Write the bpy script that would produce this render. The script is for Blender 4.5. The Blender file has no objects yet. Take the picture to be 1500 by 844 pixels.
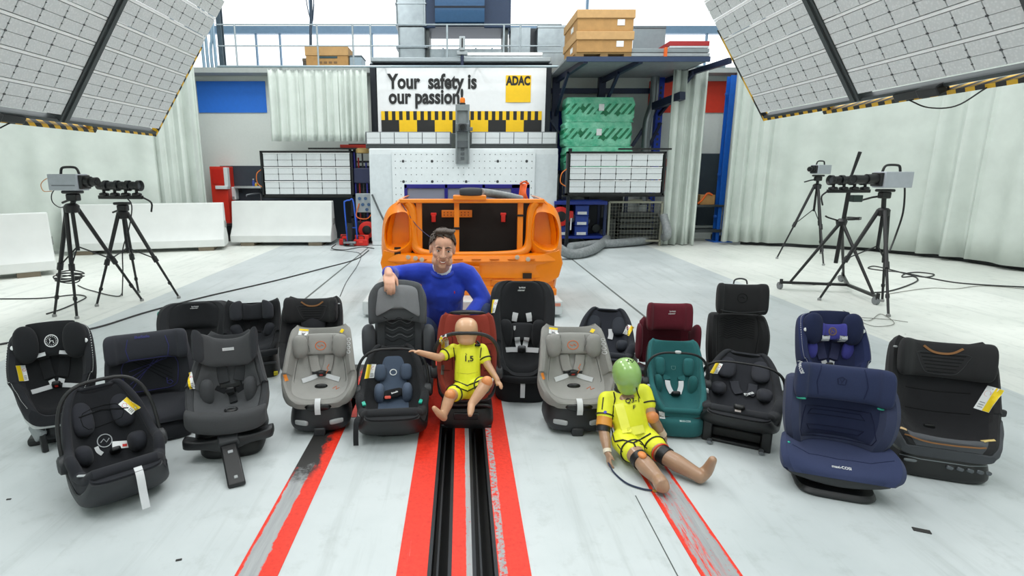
import bpy, bmesh, math, random
from mathutils import Vector, Matrix
from mathutils.bvhtree import BVHTree
C = bpy.context.scene.collection
PI = math.pi
random.seed(7)
# ------------------------------------------------------------------ camera, sky, lights, exposure
FPX, CX, CY, CAMH = 800.0, 676.0, 422.0, 1.42          # focal length in pixels of the 1500 wide frame, principal point, camera height
TH = math.atan(170/800)
CT, ST = math.cos(TH), math.sin(TH)
cd = bpy.data.cameras.new('camera'); cam = bpy.data.objects.new('camera', cd); C.objects.link(cam)
cam.location = (0, 0, CAMH); cam.rotation_euler = (PI/2-TH, 0, 0)
cd.sensor_width = 36; cd.lens = FPX/1500*36; cd.shift_x = (750-CX)/1500; cd.clip_start = .05; cd.clip_end = 200
S = bpy.context.scene; S.camera = cam
S.view_settings.view_transform = 'Standard'; S.view_settings.look = 'None'
S.view_settings.exposure = -0.55; S.view_settings.gamma = 1; S.view_settings.use_curve_mapping = False
w = bpy.data.worlds.new('sky'); S.world = w; w.use_nodes = True
bg = w.node_tree.nodes['Background']; bg.inputs[0].default_value = (.93, .975, 1, 1); bg.inputs[1].default_value = 2.6
def ceiling_lamp(x, y, z, sx, sy, power):
    d = bpy.data.lights.new('hall_lamp', 'AREA'); d.shape = 'RECTANGLE'; d.size = sx; d.size_y = sy; d.energy = power; d.color = (.99, 1, .98)
    o = bpy.data.objects.new('hall_lamp', d); C.objects.link(o); o.location = (x, y, z)
for lx in (-2.6, 2.6):
    for ly, pw in ((.6, 170), (4.4, 170), (8.6, 230)): ceiling_lamp(lx, ly, 7.0, 1.6, 2.4, pw)

def ray(px, py):
    a = (px-CX)/FPX; b = (CY-py)/FPX
    return Vector((a, CT+ST*b, -ST+CT*b))
def G(px, py, z=0):                                       # the floor point (height z) seen at a pixel of the photograph
    r = ray(px, py); t = (z-CAMH)/r.z
    return Vector((r.x*t, r.y*t, z))
def A(px, py, Y):                                         # the point at distance Y down the hall seen at a pixel
    r = ray(px, py); t = Y/r.y
    return Vector((r.x*t, Y, CAMH+r.z*t))
def AX(px, py, X):
    r = ray(px, py); t = X/r.x
    return Vector((X, r.y*t, CAMH+r.z*t))

# ------------------------------------------------------------------ materials
def lin(h):
    if not isinstance(h, str): return tuple(h)
    c = [int(h[i:i+2], 16)/255 for i in (0, 2, 4)]
    return tuple(x/12.92 if x < .04045 else ((x+.055)/1.055)**2.4 for x in c)
class NT:
    def __init__(s, name):
        s.m = bpy.data.materials.new(name); s.m.use_nodes = True
        s.t = s.m.node_tree; s.b = s.t.nodes['Principled BSDF']
    def n(s, typ, **kw):
        nd = s.t.nodes.new('ShaderNode'+typ)
        for k, v in kw.items():
            if k.startswith('i_'): 
                key = k[2:]; key = int(key) if key.isdigit() else key
                nd.inputs[key].default_value = v
            else: setattr(nd, k, v)
        return nd
    def l(s, a, b): s.t.links.new(a, b)
    def math(s, op, a, b=None, clamp=False):
        nd = s.n('Math', operation=op, use_clamp=clamp)
        for i, x in enumerate((a, b)):
            if x is None: continue
            if isinstance(x, (int, float)): nd.inputs[i].default_value = x
            else: s.l(x, nd.inputs[i])
        return nd.outputs[0]
    def mix(s, f, a, b):
        nd = s.n('Mix', data_type='RGBA')
        if isinstance(f, (int, float)): nd.inputs[0].default_value = f
        else: s.l(f, nd.inputs[0])
        for i, x in ((6, a), (7, b)):
            if isinstance(x, (tuple, list)): nd.inputs[i].default_value = (*x[:3], 1)
            else: s.l(x, nd.inputs[i])
        return nd.outputs[2]
    def noise(s, scale, detail=4, co=None, rough=.55):
        nd = s.n('TexNoise', i_Scale=scale, i_Detail=detail, i_Roughness=rough)
        if co is not None: s.l(co, nd.inputs['Vector'])
        return nd.outputs[0]
    def co(s, k='Object'): return s.n('TexCoord').outputs[k]
    def xyz(s, co):
        nd = s.n('SeparateXYZ'); s.l(co, nd.inputs[0]); return nd.outputs
    def step(s, x, a, b):
        nd = s.n('MapRange', i_1=a, i_2=b); s.l(x, nd.inputs[0]); return nd.outputs[0]
    def bump(s, h, strength, dist):
        nd = s.n('Bump', i_Strength=strength, i_Distance=dist); s.l(h, nd.inputs['Height']); s.l(nd.outputs[0], s.b.inputs['Normal'])
    def col(s, x):
        if isinstance(x, (tuple, list)): s.b.inputs['Base Color'].default_value = (*x[:3], 1)
        else: s.l(x, s.b.inputs['Base Color'])
    def set(s, rough=.5, metal=0, spec=.5, coat=0, sheen=0):
        s.b.inputs['Roughness'].default_value = rough; s.b.inputs['Metallic'].default_value = metal
        s.b.inputs['Specular IOR Level'].default_value = spec; s.b.inputs['Coat Weight'].default_value = coat
        s.b.inputs['Sheen Weight'].default_value = sheen
MATS = {}
def fabric(h, weave=520, var=.16, rough=.92, sheen=.06):
    k = ('f', h, weave, var)
    if k in MATS: return MATS[k]
    t = NT('fabric_'+h); c = lin(h); co = t.co(); c = tuple(x*(1.75 if max(c) < .06 else 1.0) for x in c)
    n1 = t.noise(weave, 2, co); n2 = t.noise(9, 3, co)
    a = t.mix(t.step(n1, .35, .65), tuple(x*(1-var) for x in c), tuple(min(1, x*(1+var)) for x in c))
    t.col(t.mix(t.step(n2, .3, .7), a, tuple(min(1, x*1.06) for x in c)))
    t.set(rough, 0, .25, 0, sheen); t.bump(t.math('ADD', n1, t.math('MULTIPLY', n2, 3.0)), .35, .003)
    MATS[k] = t.m; return t.m
def plain(h, rough=.45, metal=0, spec=.5, coat=0, var=.05, scale=14, bump=.0, bscale=90):
    k = ('p', h, rough, metal, spec, coat, var, scale, bump)
    if k in MATS: return MATS[k]
    t = NT('surface_'+(h if isinstance(h, str) else 'x')); c = lin(h); co = t.co()
    n = t.noise(scale, 4, co)
    t.col(t.mix(t.step(n, .3, .7), tuple(x*(1-var) for x in c), tuple(min(1, x*(1+var)) for x in c)))
    t.set(rough, metal, spec, coat)
    if bump: t.bump(t.noise(bscale, 3, co), bump, .002)
    MATS[k] = t.m; return t.m
def plastic(h='17181a', rough=.42): return plain(h, rough, bump=.25, bscale=700)
def metal(h='8b9094', rough=.35): return plain(h, rough, 1.0, var=.1)
def skin(h, rough=.5):
    k = ('s', h)
    if k in MATS: return MATS[k]
    t = NT('skin_'+h); c = lin(h); n = t.noise(30, 4, t.co())
    t.col(t.mix(t.step(n, .3, .7), tuple(x*.93 for x in c), (min(1, c[0]*1.05), c[1], c[2])))
    t.set(rough, 0, .4); t.b.inputs['Subsurface Weight'].default_value = .12; t.b.inputs['Subsurface Radius'].default_value = (.012, .004, .002)
    MATS[k] = t.m; return t.m

# ------------------------------------------------------------------ mesh helpers
def catmull(P, n):
    P = [Vector(p) for p in P]
    if len(P) < 3: 
        return [P[0].lerp(P[-1], i/n) for i in range(n+1)]
    Q = [P[0]*2-P[1]]+P+[P[-1]*2-P[-2]]; out = []
    for i in range(1, len(Q)-2):
        a, b, c, d = Q[i-1:i+3]
        for j in range(n):
            t = j/n
            out.append(.5*((2*b)+(c-a)*t+(2*a-5*b+4*c-d)*t*t+(3*b-a-3*c+d)*t**3))
    return out+[P[-1].copy()]
def vcat(rows, n):                                        # Catmull-Rom on plain tuples of any length
    rows = [list(r) for r in rows]; Q = [[2*a-b for a, b in zip(rows[0], rows[1])]]+rows+[[2*a-b for a, b in zip(rows[-1], rows[-2])]]; out = []
    for i in range(1, len(Q)-2):
        for j in range(n):
            t = j/n
            out.append([.5*(2*b+(c-a)*t+(2*a-5*b+4*c-d)*t*t+(3*b-a-3*c+d)*t**3) for a, b, c, d in zip(*Q[i-1:i+3])])
    return out+[rows[-1]]
def sg(x, e): return math.copysign(abs(x)**e, x)
class M:
    def __init__(s): s.v, s.f, s.mi = [], [], []
    def add(s, vs, fs, mi=0):
        o = len(s.v); s.v += [Vector(p) for p in vs]; s.f += [tuple(i+o for i in q) for q in fs]; s.mi += [mi]*len(fs); return s
    def merge(s, m, T=None):
        o = len(s.v); s.v += [(T @ p) if T else p.copy() for p in m.v]; s.f += [tuple(i+o for i in q) for q in m.f]; s.mi += m.mi; return s
    def xf(s, T): s.v = [T @ p for p in s.v]; return s
    def loft(s, R, cap=True, closed=True, mi=0):
        n = len(R[0]); vs = [p for r in R for p in r]; fs = []
        for i in range(len(R)-1):
            for j in range(n if closed else n-1):
                k = (j+1) % n; fs.append((i*n+j, i*n+k, (i+1)*n+k, (i+1)*n+j))
        if cap and closed:
            fs.append(tuple(range(n-1, -1, -1))); fs.append(tuple((len(R)-1)*n+j for j in range(n)))
        return s.add(vs, fs, mi)
    def box(s, x0, x1, y0, y1, z0, z1, mi=0, T=None):
        vs = [(x, y, z) for z in (z0, z1) for y in (y0, y1) for x in (x0, x1)]
        if T: vs = [T @ Vector(p) for p in vs]
        return s.add(vs, [(0, 2, 3, 1), (4, 5, 7, 6), (0, 1, 5, 4), (2, 6, 7, 3), (0, 4, 6, 2), (1, 3, 7, 5)], mi)
    def bar(s, p0, p1, w, h, mi=0, up=(0, 0, 1)):          # a box beam from p0 to p1
        p0, p1 = Vector(p0), Vector(p1); d = (p1-p0).normalized(); u = Vector(up)
        if abs(d.dot(u)) > .98: u = Vector((0, 1, 0))
        x = d.cross(u).normalized(); z = x.cross(d)
        R = [[p+x*a*w/2+z*b*h/2 for a, b in ((-1, -1), (1, -1), (1, 1), (-1, 1))] for p in (p0, p1)]
        return s.loft(R, mi=mi)
    def tube(s, path, r, n=8, mi=0, smooth=0, closed=False, flat=None, up=None):
        P = catmull(path, smooth) if smooth else [Vector(p) for p in path]
        N = len(P); rr = r if isinstance(r, (list, tuple)) else [r]*N
        if len(rr) != N: rr = [rr[min(len(rr)-2, int(i/(N-1)*(len(rr)-1)))]*(1-(q-int(q)))+rr[min(len(rr)-1, int(q)+1)]*(q-int(q)) for i in range(N) for q in [i/(N-1)*(len(rr)-1)]]
        R = []; u = Vector(up) if up else None
        for i, p in enumerate(P):
            d = (P[min(N-1, i+1)]-P[max(0, i-1)]).normalized()
            if closed: d = (P[(i+1) % N]-P[i-1]).normalized()
            if u is None: u = Vector((0, 0, 1)) if abs(d.z) < .9 else Vector((0, 1, 0))
            b = u if not up else Vector(up)
            x = d.cross(b)
            if x.length < 1e-5: x = d.cross(Vector((.3, .5, .8)))
            x.normalize(); b = x.cross(d).normalized(); u = b
            fl = flat or (1, 1)
            R.append([p+(x*math.cos(a)*fl[0]+b*math.sin(a)*fl[1])*rr[i] for a in [2*PI*k/n for k in range(n)]])
        if closed: R.append(R[0])
        return s.loft(R, cap=not closed, mi=mi)
    def cyl(s, p0, p1, r0, r1=None, n=16, mi=0): return s.tube([p0, p1], [r0, r0 if r1 is None else r1], n, mi)
    def lathe(s, prof, c=(0, 0, 0), axis=(0, 0, 1), n=20, mi=0):
        q = Vector((0, 0, 1)).rotation_difference(Vector(axis).normalized()); c = Vector(c)
        R = [[c+q @ Vector((r*math.cos(2*PI*k/n), r*math.sin(2*PI*k/n), z)) for k in range(n)] for r, z in prof]
        return s.loft(R, mi=mi)
    def sell(s, c, rad, e1=1, e2=1, T=None, n=20, k=12, mi=0):   # superellipsoid
        c = Vector(c); R = []
        for i in range(k+1):
            f = -PI/2+PI*i/k; f = max(-PI/2+.06, min(PI/2-.06, f)); cz, sz = sg(math.cos(f), e1), sg(math.sin(f), e1)
            ring = []
            for j in range(n):
                a = 2*PI*j/n; p = Vector((rad[0]*cz*sg(math.cos(a), e2), rad[1]*cz*sg(math.sin(a), e2), rad[2]*sz))
                ring.append(c+(T @ p if T else p))
            R.append(ring)
        return s.loft(R, mi=mi)
    def xpad(s, st, n=20, e=.6, sub=5, mi=0, T=None):      # rounded pad lofted along x: (x, y, z, half depth, half height, lean)
        R = []
        for x, y, z, hy, hz, ln in vcat([(*q, 0)[:6] for q in st], sub):
            ring = []
            for j in range(n):
                a = 2*PI*j/n; dy, dz = max(hy, .001)*sg(math.cos(a), e), max(hz, .001)*sg(math.sin(a), e)
                p = Vector((x, y+dy*math.cos(ln)-dz*math.sin(ln), z+dy*math.sin(ln)+dz*math.cos(ln)))
                ring.append(T @ p if T else p)
            R.append(ring)
        return s.loft(R, mi=mi)
    def zpad(s, st, n=28, e=.6, sub=5, mi=0, T=None, ex=None):  # rounded block lofted upwards: (z, x, y, half width, half depth)
        R = []
        for z, x, y, hx, hy in vcat(st, sub) if sub > 1 else st:
            R.append([(T @ p if T else p) for p in [Vector((x+max(hx, .001)*sg(math.cos(2*PI*j/n), e), y+max(hy, .001)*sg(math.sin(2*PI*j/n), e), z)) for j in range(n)]])
        return s.loft(R, mi=mi)
    def pillow(s, out, depth, back=.004, k=7, p=2.6, yf=None, mi=0, T=None):   # puffed pad from an outline in xz, bulging towards -y
        cx = sum(q[0] for q in out)/len(out); cz = sum(q[1] for q in out)/len(out); R = []
        def P(x, z, y): 
            q = Vector((x, (yf(x, z) if yf else 0)+y, z)); return T @ q if T else q
        R.append([P(cx+(x-cx)*.02, cz+(z-cz)*.02, back) for x, z in out])
        R.append([P(x, z, back) for x, z in out])
        for i in range(k+1):
            f = math.cos(i/k*PI/2); f = max(f, .02)
            R.append([P(cx+(x-cx)*f, cz+(z-cz)*f, -depth*(1-f**p)) for x, z in out])
        return s.loft(R, mi=mi)
    def ribbon(s, path, width, t=.003, smooth=4, wdir=(1, 0, 0), mi=0):
        P = catmull(path, smooth) if smooth else [Vector(p) for p in path]; R = []; W = Vector(wdir).normalized()
        for i, p in enumerate(P):
            d = (P[min(len(P)-1, i+1)]-P[max(0, i-1)]).normalized(); x = (W-d*W.dot(d)).normalized(); nn = d.cross(x)
            R.append([p+x*a*width/2+nn*b*t/2 for a, b in ((-1, -1), (1, -1), (1, 1), (-1, 1))])
        return s.loft(R, mi=mi)
    def bucket(s, st, thick=.03, pw=2.4, eo=.55, rim=.022, k=15, sub=5, mi=0):
        """a seat shell lofted from its top edge down and forward to its front edge; stations (y, z, half width, wing)"""
        Q = vcat(st, sub); R = []
        for i, (y, z, hw, wg) in enumerate(Q):
            a, b = Q[max(0, i-1)], Q[min(len(Q)-1, i+1)]; T = Vector((b[0]-a[0], b[1]-a[1])).normalized(); N = Vector((T.y, -T.x))
            ring = []
            ih = max(hw-rim, hw*.6)
            for j in range(k):
                q = -1+2*j/(k-1); ring.append((q*ih, wg*abs(q)**pw))
            ring.append((hw-rim*.4, wg+rim*.35))
            for j in range(k):
                an = PI*j/(k-1); ring.append((hw*sg(math.cos(an), eo), wg-rim*.2-(wg+thick)*abs(math.sin(an))**eo))
            ring.append((-hw+rim*.4, wg+rim*.35))
            R.append([Vector((x, y+N.x*o, z+N.y*o)) for x, o in ring])
        n = 2*k+2; vs = [p for r in R for p in r]; fs = []
        for i in range(len(R)-1):
            for j in range(n): fs.append((i*n+j, i*n+(j+1) % n, (i+1)*n+(j+1) % n, (i+1)*n+j))
        for b in (0, (len(R)-1)*n):                        # end caps join the inner line to the outer one
            for j in range(k-1): fs.append((b+j, b+j+1, b+2*k-1-j, b+2*k-j))
            fs.append((b+k-1, b+k, b+k+1)); fs.append((b, b+2*k, b+n-1))
        return s.add(vs, fs, mi)
    def liner(s, st, lift=.018, inset=.03, pw=2.4, rim=.022, k=15, sub=5, a=0.0, b=1.0, mi=0, wf=.92):
        """a padded cover lying in a bucket of the same stations, between the fractions a and b of its length"""
        Q = vcat(st, sub); i0, i1 = int(a*(len(Q)-1)), int(b*(len(Q)-1)); R = []
        for i in range(i0, i1+1):
            y, z, hw, wg = Q[i]
            A_, B_ = Q[max(0, i-1)], Q[min(len(Q)-1, i+1)]; T = Vector((B_[0]-A_[0], B_[1]-A_[1])).normalized(); N = Vector((T.y, -T.x))
            e = min(1, min(i-i0, i1-i)/2.5)**.5; ih = max(hw-rim, hw*.6); r = max(.3, (ih-inset)/ih)*wf/.92; up = []; lo = []
            for j in range(k):
                q = (-1+2*j/(k-1))*r; base = wg*abs(q)**pw; l = lift*(1-abs(q/r)**6)*e
                up.append((q*ih, base+l+.002)); lo.append((q*ih, base-.004))
            R.append([Vector((x, y+N.x*o, z+N.y*o)) for x, o in up+lo[::-1]])
        return s.loft(R, mi=mi)
def pieces(m):
    p = list(range(len(m.v)))
    def root(i):
        while p[i] != i: p[i] = p[p[i]]; i = p[i]
        return i
    for f in m.f:
        a = root(f[0])
        for i in f[1:]: p[root(i)] = a
    G_ = {}
    for f, k in zip(m.f, m.mi): G_.setdefault(root(f[0]), []).append((f, k))
    out = []
    for fl in G_.values():
        q = M(); ix = {}
        for f, k in fl:
            for i in f:
                if i not in ix: ix[i] = len(q.v); q.v.append(m.v[i])
            q.f.append(tuple(ix[i] for i in f)); q.mi.append(k)
        out.append(q)
    return out
def obj(name, m, mat, parent=None, smooth=True, bev=0, bseg=2, sub=0, angle=35):
    me = bpy.data.meshes.new(name); me.from_pydata([tuple(p) for p in m.v], [], m.f)
    mats = mat if isinstance(mat, (list, tuple)) else [mat]
    for x in mats: me.materials.append(x)
    b = bmesh.new(); b.from_mesh(me); bmesh.ops.recalc_face_normals(b, faces=b.faces); b.to_mesh(me); b.free()
    if len(mats) > 1: me.polygons.foreach_set('material_index', m.mi)
    if smooth:
        me.polygons.foreach_set('use_smooth', [True]*len(me.polygons)); me.set_sharp_from_angle(angle=math.radians(angle))
    me.update()
    o = bpy.data.objects.new(name, me); C.objects.link(o)
    if parent is not None: o.parent = parent
    if bev:
        d = o.modifiers.new('bevel', 'BEVEL'); d.width = bev; d.segments = bseg; d.limit_method = 'ANGLE'; d.angle_limit = math.radians(40)
    if sub: d = o.modifiers.new('sub', 'SUBSURF'); d.levels = d.render_levels = sub
    return o
def tag(o, label=None, cat=None, group=None, kind=None):
    if label: o['label'] = label
    if cat: o['category'] = cat
    if group: o['group'] = group
    if kind: o['kind'] = kind
    return o
def struct(name, m, mat, **kw): return tag(obj(name, m, mat, **kw), kind='structure')
def copy_tree(o, parent=None):
    c = o.copy(); C.objects.link(c); c.parent = parent
    for ch in list(o.children): copy_tree(ch, c)
    return c
_TX = {}
def text_mesh(s, size, bold=0.0, wx=1.0, align='CENTER', lead=1.0):
    cu = bpy.data.curves.new('t', 'FONT'); cu.body = s; cu.size = size; cu.align_x = align; cu.offset = bold*size; cu.space_line = lead; cu.resolution_u = 3
    o = bpy.data.objects.new('t', cu); C.objects.link(o); dg = bpy.context.evaluated_depsgraph_get()
    me = o.evaluated_get(dg).to_mesh(); vs = [(p.co.x*wx, p.co.y) for p in me.vertices]; fs = [tuple(p.vertices) for p in me.polygons]
    o.to_mesh_clear(); bpy.data.objects.remove(o); bpy.data.curves.remove(cu)
    return vs, fs
def flat_text(m, s, size, org, ux=(1, 0, 0), uy=(0, 0, 1), bold=0, wx=1, align='CENTER', mi=0, lead=1.0):
    vs, fs = text_mesh(s, size, bold, wx, align, lead); O, X, Y = Vector(org), Vector(ux), Vector(uy)
    return m.add([O+X*a+Y*b for a, b in vs], fs, mi)
class Thing:
    def __init__(s, name, label, cat, loc=(0, 0, 0), rz=0, group=None, tilt=None):
        s.r = bpy.data.objects.new(name, None); C.objects.link(s.r); s.r.empty_display_size = .1
        s.r.location = loc; s.r.rotation_euler = (tilt[0], tilt[1], rz) if tilt else (0, 0, rz)
        tag(s.r, label, cat, group); s.V, s.F, s._b = [], [], None; s.d = Vector((0, 1, -.3)).normalized()
    def part(s, name, m, mat, parent=None, target=True, label=None, split=False, **kw):
        if split:                                          # each separate piece becomes a part of its own
            return [s.part(name, q, mat, parent, target, label, **kw) for q in pieces(m)][0]
        o = obj(name, m, mat, parent or s.r, **kw)
        if label: o['label'] = label
        if target:
            k = len(s.V); s.V += m.v; s.F += [tuple(i+k for i in q) for q in m.f]; s._b = None
        return o
    def hit(s, x, z, d=None):
        if s._b is None: s._b = BVHTree.FromPolygons(s.V, s.F)
        d = Vector(d).normalized() if d else s.d
        o = Vector((x, 0, z))-d*1.5
        p, n, i, t = s._b.ray_cast(o, d)
        if p is None: return Vector((x, 0, z)), -d
        if n.dot(d) > 0: n = -n
        return p, n
    def proj(s, m, pts, off=.003, d=None):
        out = []
        for x, z in pts:
            p, n = s.hit(x, z, d); out.append(p+n*off*.5-(Vector(d).normalized() if d else s.d)*off*.5)
        return out
    def line(s, pts, r=.0016, d=None, step=.015, m=None, close=False, dash=0):   # a seam or stitch lying on the surface
        m = m or M(); P = [Vector((x, 0, z)) for x, z in pts]
        if close: P.append(P[0])
        dense = []
        for a, b in zip(P, P[1:]):
            k = max(1, int((b-a).length/step)); dense += [a.lerp(b, i/k) for i in range(k)]
        dense.append(P[-1]); Q = s.proj(None, [(p.x, p.z) for p in dense], r*.5, d)
        if dash:
            for i in range(0, len(Q)-1, 2): m.tube([Q[i], Q[i+1]], r, 5)
        else: m.tube(Q, r, 5)
        return m
    def text(s, txt, size, x, z, rot=0, bold=.01, wx=1, d=None, m=None, off=.004, mi=0):
        vs, fs = text_mesh(txt, size, bold, wx); m = m or M(); c, q = math.cos(rot), math.sin(rot)
        return m.add(s.proj(None, [(x+a*c-b*q, z+a*q+b*c) for a, b in vs], off, d), fs, mi)
    def patch(s, x, z, w_, h_, rot=0, n=6, d=None, m=None, off=.003, mi=0):       # a thin label lying on the surface
        m = m or M(); c, q = math.cos(rot), math.sin(rot); pts = []
        for j in range(n+1):
            for i in range(n+1):
                a, b = (i/n-.5)*w_, (j/n-.5)*h_; pts.append((x+a*c-b*q, z+a*q+b*c))
        fs = [(j*(n+1)+i, j*(n+1)+i+1, (j+1)*(n+1)+i+1, (j+1)*(n+1)+i) for j in range(n) for i in range(n)]
        return m.add(s.proj(None, pts, off, d), fs, mi)
    def ring(s, x, z, r, t=.0018, d=None, m=None, n=24):
        return s.line([(x+r*math.cos(2*PI*i/n), z+r*math.sin(2*PI*i/n)) for i in range(n)], t, d, .02, m, True)
    def disc(s, x, z, r, d=None, m=None, n=18, off=.003, mi=0):
        m = m or M(); pts = [(x, z)]+[(x+r*math.cos(2*PI*i/n), z+r*math.sin(2*PI*i/n)) for i in range(n)]
        return m.add(s.proj(None, pts, off, d), [(0, 1+i, 1+(i+1) % n) for i in range(n)], mi)
    def strap(s, pts, wd, t=.004, d=None, off=.004, m=None):
        m = m or M(); P = catmull([Vector((x, 0, z)) for x, z in pts], 5); Q = s.proj(None, [(p.x, p.z) for p in P], off, d)
        R = []
        for i, p in enumerate(Q):
            dd = (Q[min(len(Q)-1, i+1)]-Q[max(0, i-1)]).normalized(); nn = -(Vector(d).normalized() if d else s.d); x = dd.cross(nn).normalized(); nn = x.cross(dd)
            R.append([p+x*a*wd/2+nn*b*t/2 for a, b in ((-1, -1), (1, -1), (1, 1), (-1, 1))])
        return m.loft(R)
    def sticker(s, x, z, w_=.055, h_=.085, rot=0, yellow='left', d=None):          # airbag warning label: white with a yellow band and a red ring
        L = s.part('warning_label', s.patch(x, z, w_, h_, rot, d=d, off=.003), WHITE, target=False, smooth=False)
        c, q = math.cos(rot), math.sin(rot)
        def at(a, b): return x+a*c-b*q, z+a*q+b*c
        if yellow in ('left', 'right'):
            sgn = -1 if yellow == 'left' else 1; px, pz = at(sgn*w_*.27, 0); m = s.patch(px, pz, w_*.44, h_*.98, rot, d=d, off=.005)
            rx, rz = at(-sgn*w_*.22, h_*.2)
        else:
            px, pz = at(0, h_*.34); m = s.patch(px, pz, w_*.98, h_*.3, rot, d=d, off=.005); rx, rz = at(0, -h_*.08)
        s.part('yellow_band', m, YELLOW, parent=L, target=False, smooth=False)
        s.part('prohibition_sign', s.line([at2 for at2 in [(rx+w_*.2*math.cos(2*PI*i/14), rz+w_*.2*math.sin(2*PI*i/14)) for i in range(14)]], .0022, d, .03, None, True), RED_INK, parent=L, target=False)
        g = M()
        for k in range(3):
            lx, lz = at((-1 if yellow == 'right' else 1)*w_*.2 if yellow != 'top' else 0, -h_*(.18+.1*k)); s.patch(lx, lz, w_*.34, .004, rot, 2, d=d, m=g, off=.005)
        s.part('small_print', g, GREY_INK, parent=L, target=False, smooth=False)
        return L
def bvh_verts(m): return BVHTree.FromPolygons(m.v, m.f)
WHITE = plain('eef0f0', .5); YELLOW = plain('f4d21a', .5); RED_INK = plain('d8281c', .5); GREY_INK = plain('8a8c8e', .6)
BLACKP = plastic('121315', .42); BLACKG = plastic('0c0d0e', .25); STRAPW = fabric('d4d6d8', 900, .08); STRAPB = fabric('1b1c1e', 900)
CHARP = plastic('2a2c2f', .5); STEEL = metal('9a9ea2', .38)
def quad(w_, h_, r, n=5):                                  # rounded rectangle outline
    out = []
    for cx, cz, a0 in ((w_/2-r, h_/2-r, 0), (-w_/2+r, h_/2-r, 90), (-w_/2+r, -h_/2+r, 180), (w_/2-r, -h_/2+r, 270)):
        for i in range(n+1):
            a = math.radians(a0+90*i/n); out.append((cx+r*math.cos(a), cz+r*math.sin(a)))
    return out
def smooth_outline(pts, n=5):
    P = [Vector((x, z)) for x, z in pts]; N = len(P); out = []
    for i in range(N):
        a, b, c, d = P[i-1], P[i], P[(i+1) % N], P[(i+2) % N]
        for j in range(n):
            t = j/n; q = .5*((2*b)+(c-a)*t+(2*a-5*b+4*c-d)*t*t+(3*b-a-3*c+d)*t**3); out.append((q.x, q.y))
    return out
# ================================================================== the hall
def concrete(name, h, sc=1.2, var=.08, rough=.75):
    t = NT(name); co = t.co(); c = lin(h); n = t.noise(sc, 6, co); n2 = t.noise(22, 5, co)
    f = t.step(t.math('ADD', t.math('MULTIPLY', n, .7), t.math('MULTIPLY', n2, .3)), .35, .65)
    t.col(t.mix(f, tuple(x*(1-var) for x in c), tuple(min(1, x*(1+var)) for x in c))); t.set(rough, 0, .4); t.bump(n2, .15, .004)
    return t.m
def floor_mat():
    t = NT('painted_concrete_floor'); co = t.co(); x, y, z = t.xyz(co)
    ax = t.math('ABSOLUTE', t.math('SUBTRACT', x, .06))
    side = t.step(ax, 3.585, 3.60)                                      # paler paint outside the test lane
    n = t.noise(.9, 6, co, .6); n2 = t.noise(7, 6, co, .7); n3 = t.noise(60, 3, co)
    lane = t.mix(t.step(n, .3, .7), lin('b6bebf'), lin('cdd3d4'))
    pale = t.mix(t.step(n, .3, .7), lin('d6dad3'), lin('e6e8e2'))
    c = t.mix(side, lane, pale)
    c = t.mix(t.math('MULTIPLY', t.step(n2, .54, .74), .34), c, lin('8d9591'))   # scuffs
    vo = t.n('TexVoronoi', feature='F1', i_Scale=2.1); t.l(co, vo.inputs['Vector'])
    c = t.mix(t.math('MULTIPLY', t.step(vo.outputs['Distance'], .022, .012), .8), c, lin('5b5e5a'))   # scattered specks
    map_ = t.n('Mapping', i_Scale=(6.0, .35, 1)); map_.inputs['Rotation'].default_value = (0, 0, .5); t.l(co, map_.inputs['Vector'])
    s2 = t.noise(1.6, 5, map_.outputs[0], .7)
    c = t.mix(t.math('MULTIPLY', t.step(s2, .52, .72), .34), c, lin('8f9794'))   # long tyre and drag marks
    t.col(c); t.set(.42, 0, .45); t.bump(n3, .05, .003)
    r = t.n('MapRange', i_1=.3, i_2=.7, i_3=.34, i_4=.52); t.l(n, r.inputs[0]); t.l(r.outputs[0], t.b.inputs['Roughness'])
    return t.m
SLOTS = ((-.112, -.048), (.052, .122)); YE = 5.35
m = M(); xs = [-10, SLOTS[0][0], SLOTS[0][1], SLOTS[1][0], SLOTS[1][1], 10]
for a, b in ((0, 1), (2, 3), (4, 5)): m.add([(xs[a], -4, 0), (xs[b], -4, 0), (xs[b], YE, 0), (xs[a], YE, 0)], [(0, 1, 2, 3)])
m.add([(-10, YE, 0), (10, YE, 0), (10, 17, 0), (-10, 17, 0)], [(0, 1, 2, 3)])
struct('floor', m, floor_mat(), smooth=False)
DARKST = plain('1a1b1c', .6, .3)
for i, (a, b) in enumerate(SLOTS):                                       # sunk guide channels of the sled with steel lips
    m = M(); m.add([(a, -4, 0), (a, YE, 0), (a, YE, -.12), (a, -4, -.12), (b, -4, 0), (b, YE, 0), (b, YE, -.12), (b, -4, -.12)], [(0, 1, 2, 3), (4, 7, 6, 5), (3, 2, 6, 7), (1, 5, 6, 2)])
    struct('trim_%d' % (i+1), m, DARKST, smooth=False)
    m = M(); 
    m.box(a-.012, a+.002, -4, YE, -.03, .003); m.box(b-.002, b+.012, -4, YE, -.03, .003); m.box(a+.018, a+.026, -4, YE, -.05, -.035)
    struct('trim_%d' % (i+3), m, plain('35373a', .4, .8), smooth=False)
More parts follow.
